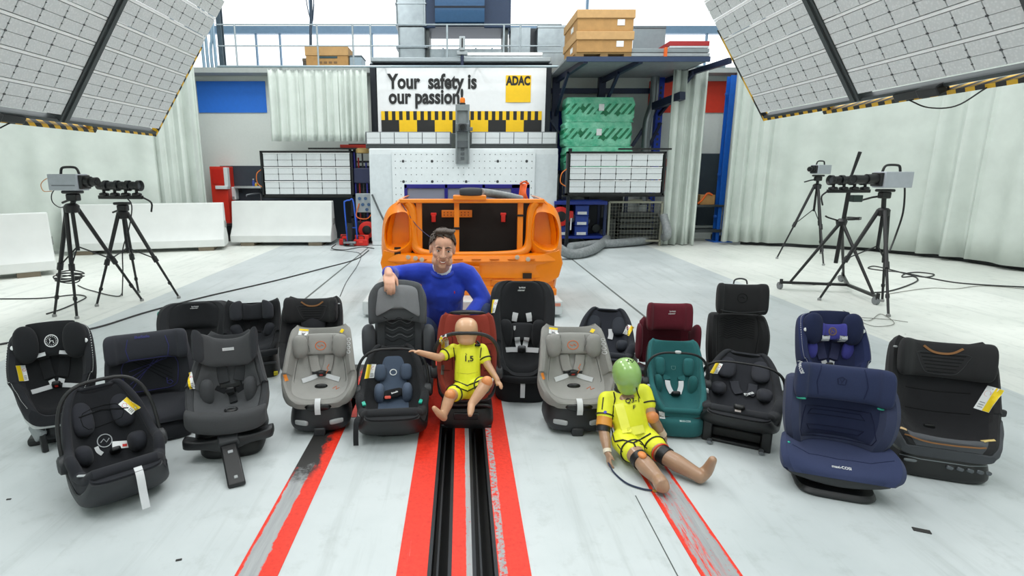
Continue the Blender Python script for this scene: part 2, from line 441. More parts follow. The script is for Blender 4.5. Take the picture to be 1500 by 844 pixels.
def strip_mat(name, x0, x1, bands, worn_top=None, patch=False):
    """worn red floor paint: bands of bare grey between fractions of the width"""
    t = NT(name); co = t.co(); x, y, z = t.xyz(co); u = t.step(x, x0, x1); n = t.noise(10, 8, co, .75); n2 = t.noise(55, 6, co, .7)
    mp = t.n('Mapping', i_Scale=(14, .8, 1)); t.l(co, mp.inputs['Vector']); n3 = t.noise(3, 6, mp.outputs[0], .75)
    red = t.mix(t.step(n2, .3, .7), lin('cf2413'), lin('ee3b22')); red = t.mix(t.math('MULTIPLY', t.step(n3, .66, .74), .5), red, lin('b99a90'))
    grey = t.mix(t.step(n3, .3, .7), lin('8d9092'), lin('a9acad'))
    f = None
    for a, b, ctr, amt in bands:
        e = t.math('MULTIPLY', t.math('ADD', n, t.math('MULTIPLY', n3, .6)), amt); uu = t.math('ADD', u, t.math('SUBTRACT', e, amt*.8))
        q = t.math('MULTIPLY', t.step(uu, a, a+.03), t.step(uu, b+.03, b)); q = t.math('MULTIPLY', q, t.step(n2, ctr, ctr+.1))
        f = q if f is None else t.math('MAXIMUM', f, q)
    c = t.mix(f, red, grey) if f is not None else red
    if patch:
        k = t.math('MULTIPLY', t.step(t.noise(4.5, 6, mp.outputs[0], .8), .50, .56), t.step(t.math('ADD', u, t.math('MULTIPLY', n, .5)), .95, .6)); c = t.mix(k, c, red)
    if worn_top: 
        k = t.math('MULTIPLY', t.step(t.math('ADD', y, t.math('MULTIPLY', n, .5)), worn_top, worn_top+.12), t.step(t.math('ADD', u, n), 1.25, 1.1))
        c = t.mix(k, c, lin('2e2d2c'))
    t.col(c); t.set(.5, 0, .4); t.bump(n2, .15, .002); return t.m
def strip(n, x0, x1, y0, y1, mat, z=.0025):
    m = M(); m.box(x0, x1, y0, y1, -.001, z); struct('trim_%d' % n, m, mat, smooth=False)
strip(5, -.235, -.124, -4, YE, strip_mat('red_lane_left', -.235, -.124, []))
strip(6, -.036, .040, -4, YE, strip_mat('red_lane_middle', -.036, .040, [(.70, 1.2, .30, .15)]))
strip(7, .134, .252, -4, YE, strip_mat('red_lane_right', .134, .252, [(.02, .26, .42, .2)]))
strip(8, -.815, -.66, -4, 3.9, strip_mat('worn_strip_left', -.815, -.66, [(.07, .52, .12, .25)], worn_top=2.55))
strip(9, .86, 1.01, -4, 3.9, strip_mat('worn_strip_right', .86, 1.01, [(.09, .90, .30, .2)], patch=True))
strip(10, -.70, -.62, 3.0, 5.3, strip_mat('worn_strip_far', -.70, -.62, []))
JOINT = plain('5c6260', .7)
strip(11, 1.825, 1.85, 3.6, 10.6, JOINT, .002); strip(12, -1.80, -1.775, 3.6, 10.4, JOINT, .002)
m = M(); m.tube([(.78, 2.2, .001), (.775, 1.5, .001), (.74, .8, .001)], .0025, 4); struct('trim_13', m, JOINT)

WALLC = concrete('wall_concrete', 'd3d9d5', .8, .05)
m = M(); m.box(-10, 10, 11.95, 12.3, 0, 3.36); struct('wall_back', m, WALLC, smooth=False)
m = M(); m.box(-9.4, -9.1, -4, 15.4, 0, 8.7); struct('wall_left', m, WALLC, smooth=False)
m = M(); m.box(9.1, 9.4, -4, 15.4, 0, 8.7); struct('wall_right', m, WALLC, smooth=False)
m = M(); m.box(-9.4, 9.4, -4.3, -4.0, 0, 8.7); struct('wall_front', m, WALLC, smooth=False)
m = M()
for x0, x1 in ((-10, -7.2), (-3.6, -1.4), (1.4, 3.6), (7.2, 10)): m.box(x0, x1, -4.3, 15.4, 8.8, 9.0)
for y in (-4.2, 0.5, 5.5, 10.5, 15.2): m.box(-10, 10, y-.15, y+.15, 8.6, 8.8)
struct('ceiling', m, plain('d5d9d9', .8), smooth=False)
GALV = plain('a9b4ba', .45, .5, var=.1)
m = M(); m.box(-10, 10, 11.55, 15.4, 3.36, 3.46); struct('trim_14', m, plain('a8aeac', .6), smooth=False)     # gallery slab
# high glazing behind the gallery
FR = plain('7f9cb8', .4, .2)
m = M(); zt = A(400, 44, 15.3).z
m.box(-10, 10, 15.25, 15.4, zt-.09, zt+.09); m.box(-10, 10, 15.25, 15.4, 3.46, 3.60); m.box(-10, 10, 15.25, 15.4, 8.6, 8.8)
for px in (375, 410, 545, 790, 1035): 
    x = A(px, 60, 15.3).x; m.box(x-.02, x+.02, 15.28, 15.36, 3.5, zt)
for px in (250, 455, 640, 860, 1120):
    x = A(px, 20, 15.3).x; m.box(x-.03, x+.03, 15.28, 15.38, zt, 8.7)
wf = struct('window_1', m, FR, smooth=False)
gl = NT('window_glass'); gl.b.inputs['Transmission Weight'].default_value = 1; gl.b.inputs['IOR'].default_value = 1.02; gl.set(0, 0, .5)
m = M(); m.add([(-10, 15.32, 3.5), (10, 15.32, 3.5), (10, 15.32, 8.7), (-10, 15.32, 8.7)], [(0, 1, 2, 3)]); p = obj('pane', m, gl.m, wf, smooth=False)
# painted panels on the back wall
def wallpanel(name, x0, x1, y0, y1, h, lab, Y=11.93):
    a, b = A(x0, y0, Y), A(x1, y1, Y); m = M(); m.box(a.x, b.x, Y, Y+.03, b.z, a.z)
    return tag(obj(name, m, plain(h, .6, var=.04), smooth=False), lab, 'wall panel')
wallpanel('wall_panel', 287, 391, 119, 165, '2472da', 'bright blue rectangular panel on the concrete wall at left')
wallpanel('wall_panel', 952, 1003, 119, 165, 'd9381f', 'red wall panel showing left of the right hanging curtain')
wallpanel('wall_panel', 1030, 1088, 119, 165, 'd9381f', 'red wall panel showing behind the slanted blue column')
wallpanel('wall_panel', 322, 545, 243, 358, '333a44', 'dark slate grey panel on lower wall beside the red cabinet')
wallpanel('wall_panel', 1028, 1052, 225, 330, '2f3b44', 'dark narrow panel on the wall right of the hanging curtain', 11.9)
wallpanel('wall_panel', 797, 830, 163, 250, '1d3fa0', 'dark blue panel low on the wall left of the green packs', 11.9)

# ------------------------------------------------------------------ curtains
def curtain_mat(h='d0d8d2'):
    t = NT('curtain_cloth'); co = t.co(); n = t.noise(3, 4, co); c = lin(h)
    t.col(t.mix(t.step(n, .3, .7), tuple(x*.93 for x in c), tuple(min(1, x*1.05) for x in c))); t.set(.85, 0, .2); t.bump(t.noise(260, 2, co), .1, .002)
    return t.m
CURT = curtain_mat()
def curtain(name, path, z0, z1, label, amp, wl, seed=1, parent=None, tight=None, res=.035):
    rnd = random.Random(seed); P = catmull([Vector((x, y, 0)) for x, y in path], 40); L = [0]
    for a, b in zip(P, P[1:]): L.append(L[-1]+(b-a).length)
    N = int(L[-1]/res); pts = []; j = 0
    ph = [(rnd.uniform(0, 6.28), rnd.uniform(.8, 1.25)) for _ in range(4)]
    for i in range(N+1):
        s = L[-1]*i/N
        while j < len(L)-2 and L[j+1] < s: j += 1
        q = (s-L[j])/max(1e-6, L[j+1]-L[j]); p = P[j].lerp(P[j+1], q); d = (P[j+1]-P[j]).normalized(); n = Vector((d.y, -d.x, 0))
        u = s*2*PI/wl; o = math.sin(u*ph[0][1]+ph[0][0]+1.3*math.sin(u*.23+ph[1][0]))+.5*math.sin(u*1.73*ph[2][1]+ph[2][0])
        k = amp
        if tight:
            for e0, e1, ka, kw in tight:
                if e0 <= s/L[-1] <= e1: k = ka; o = math.sin(s*2*PI/kw+ph[3][0])+.4*math.sin(s*4.9/kw+1)
        pts.append((p, n, o*k))
    rows = []; NZ = 9
    for r in range(NZ+1):
        f = r/NZ; z = z1+(z0-z1)*f
        rows.append([p+n*(o*(.55+.45*f)+.012*math.sin(f*5+p.x*3)*f)+Vector((0, 0, z-(.03*abs(math.sin(i*.55)) if r == 0 else 0))) for i, (p, n, o) in enumerate(pts)])
    m = M(); m.loft(rows, cap=False, closed=False); o = obj(name, m, CURT, parent)
    d = o.modifiers.new('thick', 'SOLIDIFY'); d.thickness = .006
    if label: tag(o, label, 'curtain')
    return o
curtain('curtain', [(G(1050, 357).x, 10.85), (6.1, 10.55), (7.3, 9.95), (7.9, 9.0), (8.1, 7.6), (8.25, 5), (8.3, 1), (8.3, -2)], .07, 3.7, 'long pale curtain wall wrapping round the right side of the hall', .045, .75, 3, tight=((0, .06, .07, .20), (.22, .27, .08, .35)))
curtain('curtain', [(G(312, 358).x, 10.8), (-5.55, 10.5), (-6.6, 10.0), (-7.7, 9.0), (-8.1, 7.6), (-8.25, 5), (-8.3, 1), (-8.3, -2)], .07, 3.7, 'long pale curtain wall wrapping round the left side of the hall', .035, .85, 8, tight=((0, .055, .08, .19),))
a, b = A(392, 101, 10.9), A(537, 101, 10.9)
curtain('curtain', [(a.x, 10.9), ((a.x+b.x)/2, 10.93), (b.x, 10.9)], A(400, 207, 10.9).z, a.z, 'short bunched pale curtain hanging beside the banner', .045, .22, 5, res=.012, tight=((0, .3, .05, .17), (.7, 1, .05, .11)))
a, b = A(986, 101, 10.75), A(1040, 101, 10.75)
curtain('curtain', [(a.x, 10.72), ((a.x+b.x)/2, 10.78), (b.x-.05, 10.7)], .02, a.z, 'narrow gathered pale curtain hanging to the floor in front of the red panels', .075, .17, 11, res=.012)
m = M(); a, b = A(318, 97.5, 10.9), A(1062, 97.5, 10.8); m.tube([a, b], .022, 8)
for px in (395, 560, 700, 850, 1035): p = A(px, 97.5, 10.87); m.cyl(p, p+Vector((0, .75, .12)), .012)
tag(obj('curtain_rail', m, plain('8fa0a8', .4, .5)), 'thin grey curtain rail pipe spanning the back of the hall', 'rail')
m = M(); m.box(5.4, 8.6, 11.3, 11.34, 0, .16); 
for (x0, y0), (x1, y1) in zip([(5.6, 10.92), (7.5, 10.0), (8.1, 9.0), (8.3, 7.6), (8.45, 5)], [(7.5, 10.0), (8.1, 9.0), (8.3, 7.6), (8.45, 5), (8.5, -2)]): m.bar((x0, y0, .06), (x1, y1, .06), .03, .12)
struct('baseboard_right', m, plain('24282a', .6), smooth=False)

# ------------------------------------------------------------------ hanging LED light banks
CELL = NT('led_lens'); co = CELL.co(); vo = CELL.n('TexVoronoi', feature='F1', i_Scale=46); CELL.l(co, vo.inputs['Vector'])
CELL.col(CELL.mix(CELL.step(vo.outputs['Distance'], .1, .55), lin('e2e4e5'), lin('d2d5d6'))); CELL.set(.35, 0, .5); CELL.bump(vo.outputs['Distance'], .12, .01); CELL = CELL.m
LEDBK = plain('4a4d50', .5, .3); ALU = plain('c3c7c9', .35, .7); ALUW = plain('f6f7f7', .4, .0); GUN = plain('4a4f50', .45, .5)
hz = NT('hazard_stripes'); g_ = hz.xyz(hz.co('Object')); s_ = hz.math('ADD', hz.math('ADD', g_[1], g_[2]), g_[0]); s_ = hz.math('FRACT', hz.math('MULTIPLY', s_, 6.2))
hz.col(hz.mix(hz.math('GREATER_THAN', s_, .5), lin('eab61e'), lin('17181a'))); hz.set(.5); HAZ = hz.m
def led_row(m, y0, y1, w, ncell, rows=2):                    # local frame: x along the bank (0), rows stacked in +w direction (z), lenses face -y
    pass
def led_bank(side, label):
    t = Thing('led_light_bank', label, 'light bank')
    # plane: contains the hall's long axis; from its lower far corner it climbs towards the middle of the hall
    Yf = 7.1; p0 = A(232 if side < 0 else 1115, 189 if side < 0 else 166, Yf); p1 = A(325 if side < 0 else 1030, 10 if side < 0 else 0, Yf)
    up = (p1-p0); up.y = 0; up.normalize(); nrm = Vector((-side*up.z, 0, -abs(up.x)))          # faces the floor in the middle of the hall
    nrm = Vector((up.z*(1 if side < 0 else -1), 0, -abs(up.x))).normalized()
    secs = [(Yf, 5.52), (5.40, 3.72), (3.60, 1.92)]; pitch = .255; nrow = 12
    P = lambda y, u, n: Vector((p0.x, y, p0.z))+up*u+nrm*n
    def blk(m, ya, yb, u0, u1, n0, n1, mi=0):
        m.add([P(y, u, n) for n in (n0, n1) for u in (u0, u1) for y in (ya, yb)], [(0, 2, 3, 1), (4, 5, 7, 6), (0, 1, 5, 4), (2, 6, 7, 3), (0, 4, 6, 2), (1, 3, 7, 5)], mi)
    fr = M()
    for y in (5.46, 3.66, 1.86): blk(fr, y-.06, y+.06, -.06, nrow*pitch+.05, -.12, .015); blk(fr, y-.018, y+.018, -.06, nrow*pitch+.05, .015, .03)
    blk(fr, 1.9, Yf, -.075, -.045, -.10, .0)
    for k in (0, 1): 
        y = (5.46, 3.66)[k]; q = P(y, nrow*pitch*.8, -.1); fr.cyl(q, q+Vector((0, 0, 2.2)), .02)
    t.part('frame', fr, GUN, smooth=False)
    al = M()
    for r in range(nrow):
        u = r*pitch
        if r < 6: blk(al, Yf, 5.52, u+.229, u+.254, -.03, -.001)
        if r < 4: blk(al, 5.40, 1.9, u+.229, u+.254, -.03, -.001)
    t.part('reflector_slat', al, ALUW, smooth=False)
    for si, (ya, yb) in enumerate(secs):
        nc = 7
        for r in range(nrow):
            m = M(); u = r*pitch+.005; blk(m, ya, yb, u, u+.220, -.05, -.012, 1)
            for c in range(nc):
                y0 = ya-(ya-yb)*c/nc; y1 = ya-(ya-yb)*(c+1)/nc
                for h in (0, 1): blk(m, y0-.005, y1+.005, u+.002+h*.110, u+.108+h*.110, -.012, .004, 0)
                if c: blk(m, y0+.010, y0-.010, u+.106, u+.119, -.01, .009, 1); blk(m, y0+.008, y0-.008, u+.05, u+.058, -.01, .007, 1); blk(m, y0+.008, y0-.008, u+.165, u+.173, -.01, .007, 1)
            t.part('led_row', m, [CELL, LEDBK], smooth=False)
    m = M(); blk(m, 5.35 if side < 0 else 5.9, 5.35 if side < 0 else 5.9, 0, 0, 0, 0)
    hb = M(); blk(hb, Yf+.02, 5.9, -.11, -.075, -.09, -.01); blk(hb, 6.05, 1.9, -.16, -.125, -.11, -.03); blk(hb, Yf+.02, Yf+.05, -.11, 1.15, -.08, -.005)
    t.part('hazard_bar', hb, HAZ, smooth=False)
    bx = M(); blk(bx, 5.0, 4.55, -.13, -.06, -.08, .02); blk(bx, 4.7, 4.5, -.12, -.04, -.02, .06); t.part('control_box', bx, BLACKP, bev=.01)
    cb = M(); q = [P(4.9, -.15, -.02), P(4.75, -.24, -.02), P(4.5, -.26, -.02), P(4.2, -.15, -.02)]; cb.tube(q, .006, 6, smooth=6); t.part('cable', cb, BLACKP)
    return t
led_bank(-1, 'huge tilted bank of LED light rows hanging at upper left')
led_bank(1, 'huge tilted bank of LED light rows hanging at upper right')
# ================================================================== back of the hall
def pbox(m, x0, y0, x1, y1, Y, dep, mi=0, grow=0):            # a box whose front face at distance Y spans the given rectangle of the photo
    a, b = A(x0, y0, Y), A(x1, y1, Y); return m.box(a.x, b.x, Y, Y+dep, b.z-grow, a.z+grow, mi)
PWHITE = plain('d9dfe1', .5, var=.03); PGREY = plain('b9bfc1', .5); HOLE = plain('3a3d40', .7)
# impact block with its perforated mounting plate
t = Thing('impact_block', 'large white impact block with perforated mounting plate behind the orange car body', 'block', (.04, 11.1, 0))
m = M(); m.box(-1.80, 1.80, -.4, .8, 0, 1.86); t.part('block_body', m, PWHITE, bev=.02)
m = M(); m.box(-1.36, 1.36, -.44, -.4, .55, 1.80)
hol = M()
def dot(m, x, z, r, y, mi=0, n=8): m.add([(x+r*math.cos(2*PI*i/n), y, z+r*math.sin(2*PI*i/n)) for i in range(n)], [tuple(range(n))], mi)
for i in range(27):
    for j in range(10):
        x = -1.3+i*.1; z = .62+j*.125
        if (i*7+j*3) % 5 == 0 and j < 7: continue
        dot(m, x, z, .009, -.4425, 1)
for x in (-1.15, -.6, .05, .65, 1.2):
    for z in (1.62, 1.24, .9): dot(m, x, z, .028, -.443, 1)
t.part('mounting_plate', m, [PWHITE, HOLE], smooth=False)
m = M(); m.box(-1.8, -1.38, -.405, -.4, .1, 1.75); m.box(1.38, 1.8, -.405, -.4, .1, 1.75); t.part('side_plate', m, plain('cfd6d9', .5), smooth=False, split=True)
CELL2 = plain('cfd4d6', .35, var=.04, scale=60)
# light bar over the block
def light_bar(x0, x1, lab, Y=10.74):
    a, b = A(x0, 193, Y), A(x1, 212, Y); t = Thing('led_light_bar', lab, 'light bar', ((a.x+b.x)/2, Y, b.z), group='light bars over the impact block'); w_ = b.x-a.x; h_ = a.z-b.z
    m = M(); m.box(-w_/2, w_/2, 0, .14, 0, h_); t.part('housing', m, plain('6d7174', .4, .3), bev=.01)
    m = M(); n = 6
    for i in range(n): 
        x = -w_/2+.02+(w_-.04)*i/n; d = (w_-.04)/n
        for k in (0, 1): m.box(x+.008, x+d-.008, -.012, .0, .02+k*(h_-.03)/2, .015+(k+1)*(h_-.03)/2)
    t.part('lens_strip', m, CELL2, smooth=False); m = M(); m.box(-w_/2, w_/2, .01, .13, 1.862-b.z, -.002); t.part('support_rail', m, GUN, smooth=False)
light_bar(535, 661, 'long white LED light bar left of the grey post over the block'); light_bar(689, 816, 'long white LED light bar right of the grey post over the block')
p = A(677.5, 240, 10.53); q = A(677.5, 153, 10.53)
t = Thing('camera_post', 'grey steel channel post with camera hanging before the banner', 'post', (p.x, 10.53, p.z)); h_ = q.z-p.z
m = M(); m.box(-.13, -.10, 0, .12, 0, h_); m.box(.10, .13, 0, .12, 0, h_); m.box(-.1, .1, .08, .135, 0, h_); m.box(-.1, .1, 0, .1, .9*h_, h_); t.part('channel', m, plain('8d9395', .4, .7), smooth=False)
m = M()
for z in (.08, .16, .24): m.box(-.035, .035, .06, .085, z, z+.05)
m.box(-.1, .1, .02, .08, .30, .42); t.part('slot_plate', m, plain('5b6063', .5, .4), smooth=False)
m = M(); m.box(-.12, .12, -.06, .1, .55*h_, .68*h_); m.box(.10, .19, -.03, .06, .56*h_, .62*h_); t.part('bracket', m, plain('6f7578', .45, .5), bev=.01)
m = M(); m.box(-.075, .075, -.16, .02, .62*h_-.08, .62*h_+.06); t.part('camera_body', m, plain('33363a', .4), bev=.015)
m = M(); m.cyl((0, -.16, .61*h_), (0, -.21, .61*h_), .05); t.part('camera_lens', m, BLACKG)
t = Thing('beacon_lamp', 'small orange warning beacon on top of the grey post', 'beacon', (p.x, 10.58, q.z))
m = M(); m.lathe([(.03, 0), (.055, .005), (.055, .03), (.03, .032)]); t.part('base', m, BLACKP)
m = M(); m.lathe([(.045, .03), (.05, .07), (.045, .11), (.025, .125), (.004, .128)]); t.part('lens', m, plain('f07f1c', .3))
# banner
Y = 11.2; a, b = A(552, 98, Y), A(799, 195, Y)
t = Thing('banner', 'wide white banner with black slogan and yellow-black checker border', 'banner', (0, Y, 0))
X = lambda px: A(px, 150, Y).x
Z = lambda py: A(675, py, Y).z
m = M(); N = 40; ztop, zbot = Z(98), Z(196)
vs = []; 
for k in range(2):
    for i in range(N+1):
        x = X(553)+(X(799)-X(553))*i/N; vs += [(x+.01*(k-.5), .006*math.sin(i*.9)-.004*k, z_) for z_ in (ztop, zbot)]
R = [[Vector((X(553)+(X(799)-X(553))*i/N, y+.006*math.sin(i*.8), z_)) for y, z_ in ((0, ztop), (0, zbot), (.012, zbot), (.012, ztop))] for i in range(N+1)]
m.loft(R); t.part('sheet', m, plain('eceef0', .5, var=.02))
bk = M(); ye = M()
zr1, zr2, zr3 = Z(163), Z(176), Z(195); xa, xb = X(558), X(794); bands = 45
bk.box(xa, xb, -.013, -.0085, zr3, zr1)
for i in range(23): 
    x0 = xa+(xb-xa)*(2*i)/bands; ye.box(x0, x0+(xb-xa)/bands, -.017, -.010, zr2, zr1)
for i in range(9):
    if i % 2: x0 = xa+(xb-xa)*i/9; ye.box(x0, x0+(xb-xa)/9, -.017, -.010, zr3, zr2)
t.part('black_border', bk, plain('1d1d1e', .5), smooth=False); BY = plain('f6c70e', .5, var=.03); t.part('yellow_checker', ye, BY, smooth=False)
lg = M(); lg.box(X(740.5), X(777), -.014, -.0085, Z(150), Z(110.5)); t.part('emblem_square', lg, BY, smooth=False)
tx = M(); flat_text(tx, 'Your  safety is', .375, (X(569.5), -.012, Z(129.5)), bold=.034, wx=.79, align='LEFT'); flat_text(tx, 'our passion!', .375, (X(569.5), -.012, Z(151.5)), bold=.034, wx=.79, align='LEFT')
t.part('slogan', tx, plain('1b1c1d', .5), smooth=False)
tx = M(); flat_text(tx, 'ADAC', .222, (X(758.5), -.017, Z(124.5)), bold=.05, wx=.74); t.part('emblem_letters', tx, plain('1b1c1d', .5), smooth=False)
t = Thing('banner_stand', 'dark steel posts and tray holding up the wide banner', 'stand', (0, 11.25, 0))
m = M()
for px in (547, 803): x = A(px, 120, 11.3).x; m.box(x-.06, x+.06, .02, .14, 0, Z(92))
m.box(A(547, 90, 11.3).x, A(803, 90, 11.3).x, .03, .13, Z(97), Z(88)); t.part('frame_post', m, plain('2b2f36', .4, .5), bev=.008)
m = M(); m.box(A(545, 90, 11.3).x, A(805, 90, 11.3).x, -.12, .5, Z(91), Z(85)); t.part('top_tray', m, plain('9fa8ad', .4, .5), bev=.008)
m = M(); x = A(803, 120, 11.3).x; m.box(x-.09, x-.065, .0, .03, 0, Z(98)); t.part('blue_edge_strip', m, plain('1f3fb4', .5), smooth=False)
# framed LED panels either side
def led_panel(name, x0, y0, x1, y1, Y, lab, posts, rz=0, foot=()):
    a, b = A(x0, y0, Y), A(x1, y1, Y); w_, h_ = b.x-a.x, a.z-b.z
    t = Thing('led_light_array', lab, 'light array', ((a.x+b.x)/2, Y, 0), rz); z0 = b.z
    fr = M(); e = .035
    for q in ((-w_/2, w_/2, z0+h_-e, z0+h_), (-w_/2, w_/2, z0, z0+e), (-w_/2, -w_/2+e, z0, z0+h_), (w_/2-e, w_/2, z0, z0+h_)): fr.box(q[0], q[1], -.04, .1, q[2], q[3])
    fr.box(-w_/2-.05, w_/2+.05, .06, .1, z0-.03, z0); t.part('frame', fr, BLACKP, smooth=False)
    for r in range(3):
        m = M(); hh = (h_-2*e)/3; zb = z0+e+r*hh; x_0 = -w_/2+e+.02; ww = w_-2*e-.04
        m.box(x_0, x_0+ww, -.01, .05, zb+.012, zb+hh-.006, 1)
        for c in range(6):
            for k in (0, 1):
                m.box(x_0+ww*c/6+.006, x_0+ww*(c+1)/6-.006, -.025, -.01, zb+.014+k*(hh-.03)/2, zb+.008+(k+1)*(hh-.03)/2)
            if c: m.box(x_0+ww*c/6-.008, x_0+ww*c/6+.008, -.03, -.012, zb+hh/2-.02, zb+hh/2+.008, 2)
        m.box(x_0, x_0+ww, -.034, -.005, zb+hh-.018, zb+hh-.004, 3)
        t.part('led_row', m, [CELL2, LEDBK, BLACKP, ALUW], smooth=False)
    for px in posts:
        m = M(); x = A(px, 300, Y).x-(a.x+b.x)/2; m.box(x-.03, x+.03, .1, .16, 0, z0+h_+.06); m.box(x-.05, x+.05, -.25, .45, 0, .05); t.part('stand_post', m, plain('23262b', .45, .4), bev=.006)
    m = M(); m.tube([(-w_/2, 0, z0+h_*.6), (-w_/2-.09, -.03, z0+h_*.5), (-w_/2-.1, 0, z0+h_*.3), (-w_/2, 0, z0+h_*.2)], .009, 6, smooth=6); t.part('cable', m, plain('d9772a', .5))
    m = M(); m.box(w_*.02, w_/2+.1, .0, .05, z0+h_+.03, z0+h_+.06); t.part('top_bar', m, BLACKP, smooth=False)
    return t
CELL2 = plain('cfd4d6', .35, var=.04, scale=60)
led_panel('led_panel', 381, 221, 519, 288, 11.1, 'black framed LED panel of three rows above the white barrier at left', (521,), 0)
led_panel('led_panel', 831, 222, 971, 286, 10.15, 'black framed LED panel of three rows in front of the green packs', (834,), 0)
# precast barriers
def barrier(c, rz, L, lab, blocks=True):
    t = Thing('concrete_barrier', lab, 'barrier', c, rz, 'white concrete barriers at the left')
    prof = [(-.30, .07), (-.30, .20), (-.16, .38), (-.085, .86), (.085, .86), (.16, .38), (.30, .20), (.30, .07)]
    R = [[Vector((x, y*k, z)) for y, z in prof] for x, k in ((-L/2, .985), (-L/2+.02, 1), (L/2-.02, 1), (L/2, .985))]
    m = M(); m.loft(R); t.part('barrier_body', m, plain('d7dad8', .55, var=.04, scale=3, bump=.15, bscale=40), bev=.012)
    for x in (-L/2+.32, L/2-.32):
        m = M(); m.box(x-.13, x+.13, -.29, .29, 0, .07); t.part('support_block', m, plain('6f6657', .8), smooth=False)
    m = M()
    for sx in (-1, 1): m.box(sx*L/2-.02, sx*L/2+.02, -.05, .05, .40, .52)
    t.part('end_lug', m, plain('8f9391', .6, .4), bev=.01, split=True)
barrier(G(415, 359)+Vector((0, .15, 0)), .02, 1.96, 'white concrete barrier standing under the left framed light panel')
barrier(G(206, 371)+Vector((.02, .3, 0)), math.radians(16), 2.6, 'white concrete barrier behind the left tripods')
a = G(88, 402); d = Vector((math.cos(math.radians(40)), math.sin(math.radians(40)), 0)); barrier(a-d*1.3+Vector((-.2, .2, 0)), math.radians(40), 2.6, 'white concrete barrier cut by the left edge of the photo')
# red cabinet, bin, shelf and tap by the left wall
t = Thing('hose_cabinet', 'tall red cabinet with white trim against the dark panel at left', 'cabinet', (A(325, 300, 11.6).x, 11.75, 0))
zb, zt2 = A(325, 331, 11.6).z, A(325, 244, 11.6).z
m = M(); m.box(-.17, .17, -.2, .17, zb, zt2); t.part('cabinet_body', m, plain('d3301f', .4), bev=.01)
m = M(); m.box(-.12, .12, -.215, -.2, zt2-.36, zt2-.05); t.part('door', m, plain('c8251a', .35), bev=.006)
m = M(); m.box(.12, .2, -.22, -.1, zt2-.42, zt2-.02); m.box(-.06, .19, -.26, -.1, zt2-.46, zt2-.39); t.part('dispenser_tray', m, PWHITE, bev=.01)
m = M(); m.box(-.1, .19, -.22, .1, zb-.06, zb+.06); t.part('white_skirt', m, PWHITE, bev=.02)
t = Thing('waste_bin', 'black round bin standing under the red cabinet', 'bin', (A(328, 350, 11.5).x+.02, 11.4, 0)); m = M(); m.lathe([(.15, 0), (.2, .3), (.205, .36), (.17, .36), (.15, .05), (.01, .04)]); t.part('bin_body', m, BLACKP); m = M(); m.lathe([(.2, .33), (.222, .34), (.222, .37), (.2, .37)]); t.part('rim', m, plain('2b2c2e', .4))
t = Thing('wall_shelf', 'pale narrow shelf on the dark panel at left', 'shelf', (A(362, 275, 11.7).x, 11.7, A(362, 276, 11.7).z)); m = M(); m.box(-.27, .30, -.02, .22, 0, .045); t.part('shelf_board', m, ALU, bev=.005)
m = M(); 
for x in (-.2, .22): m.bar((x, .2, -.1), (x, .02, 0), .02, .02)
t.part('bracket', m, GUN)
t = Thing('towel_dispenser', 'white paper dispenser hanging left of the pale shelf', 'dispenser', (A(339, 284, 11.7).x-.01, 11.75, A(339, 293, 11.7).z)); m = M(); m.box(-.08, .08, 0, .17, 0, .27); t.part('case', m, PWHITE, bev=.015); m = M(); m.box(-.05, .05, -.006, 0, .02, .07); t.part('outlet', m, GREY_INK, smooth=False)
for dx, h, c, l in ((371, .15, '3a4fa8', 'small blue and white bottle on the pale shelf'), (374.5, .07, 'e8b42a', 'short yellow bottle on the pale shelf')):
    z = A(362, 276, 11.7).z+.045; t = Thing('bottle', l, 'bottle', (A(dx, 270, 11.7).x, 11.72, z)); m = M(); m.lathe([(.025, 0), (.028, .01), (.028, h*.6), (.012, h*.8), (.012, h)]); t.part('bottle_body', m, plain(c, .3)); m = M(); m.lathe([(.014, h*.86), (.016, h*.88), (.016, h), (.002, h+.005)]); t.part('cap', m, PWHITE)
t = Thing('wash_basin', 'steel tap over a small basin hidden behind the white barrier', 'basin', (A(372, 295, 11.7).x, 11.7, .78)); m = M(); m.box(-.25, .25, -.25, .22, -.12, .0); t.part('bowl', m, PWHITE, bev=.03); m = M(); m.tube([(.1, .15, 0), (.1, .15, .16), (.08, .1, .2), (-.12, -.02, .17), (-.14, -.03, .13)], .014, 8, smooth=5); t.part('tap', m, STEEL)
m = M(); m.box(-.22, .22, -.2, .22, -.78, -.12); t.part('cabinet', m, PGREY, bev=.01)
# blue column, pipes at the left corner
a = A(1058, 330, 11.3); t = Thing('blue_column', 'tall bright blue steel column in front of the right red panel', 'column', (a.x, 11.3, 0)); zt3 = A(1058, 110, 11.3).z
m = M(); m.box(-.11, .11, 0, .02, 0, zt3); m.box(-.11, .11, .16, .18, 0, zt3); m.box(-.015, .015, .02, .16, 0, zt3); m.box(-.2, .2, -.1, .28, 0, .02); t.part('steel_section', m, plain('1764c8', .45), smooth=False)
m = M()
for z in (.5, 1.35, 2.9): m.box(-.17, -.11, .03, .08, z, z+.05)
t.part('clip', m, plain('1b5ab4', .5), bev=.005)
for i, px in enumerate((299, 305, 311, 317)):
    m = M(); p = A(px, 97, 13.0); m.tube([(p.x, 13.0, 3.46), (p.x, 13.0, 4.1), (p.x+(.05 if i == 2 else 0), 13.0, 4.5), (p.x, 13.0, 6.2)], .032, 10, smooth=3); t_ = obj('wall_pipe', m, plain('93aec2', .35, .3))
    tag(t_, 'tall pale blue pipe rising beside the left end of the high glazing', 'pipe', 'pipes at the left end of the glazing')
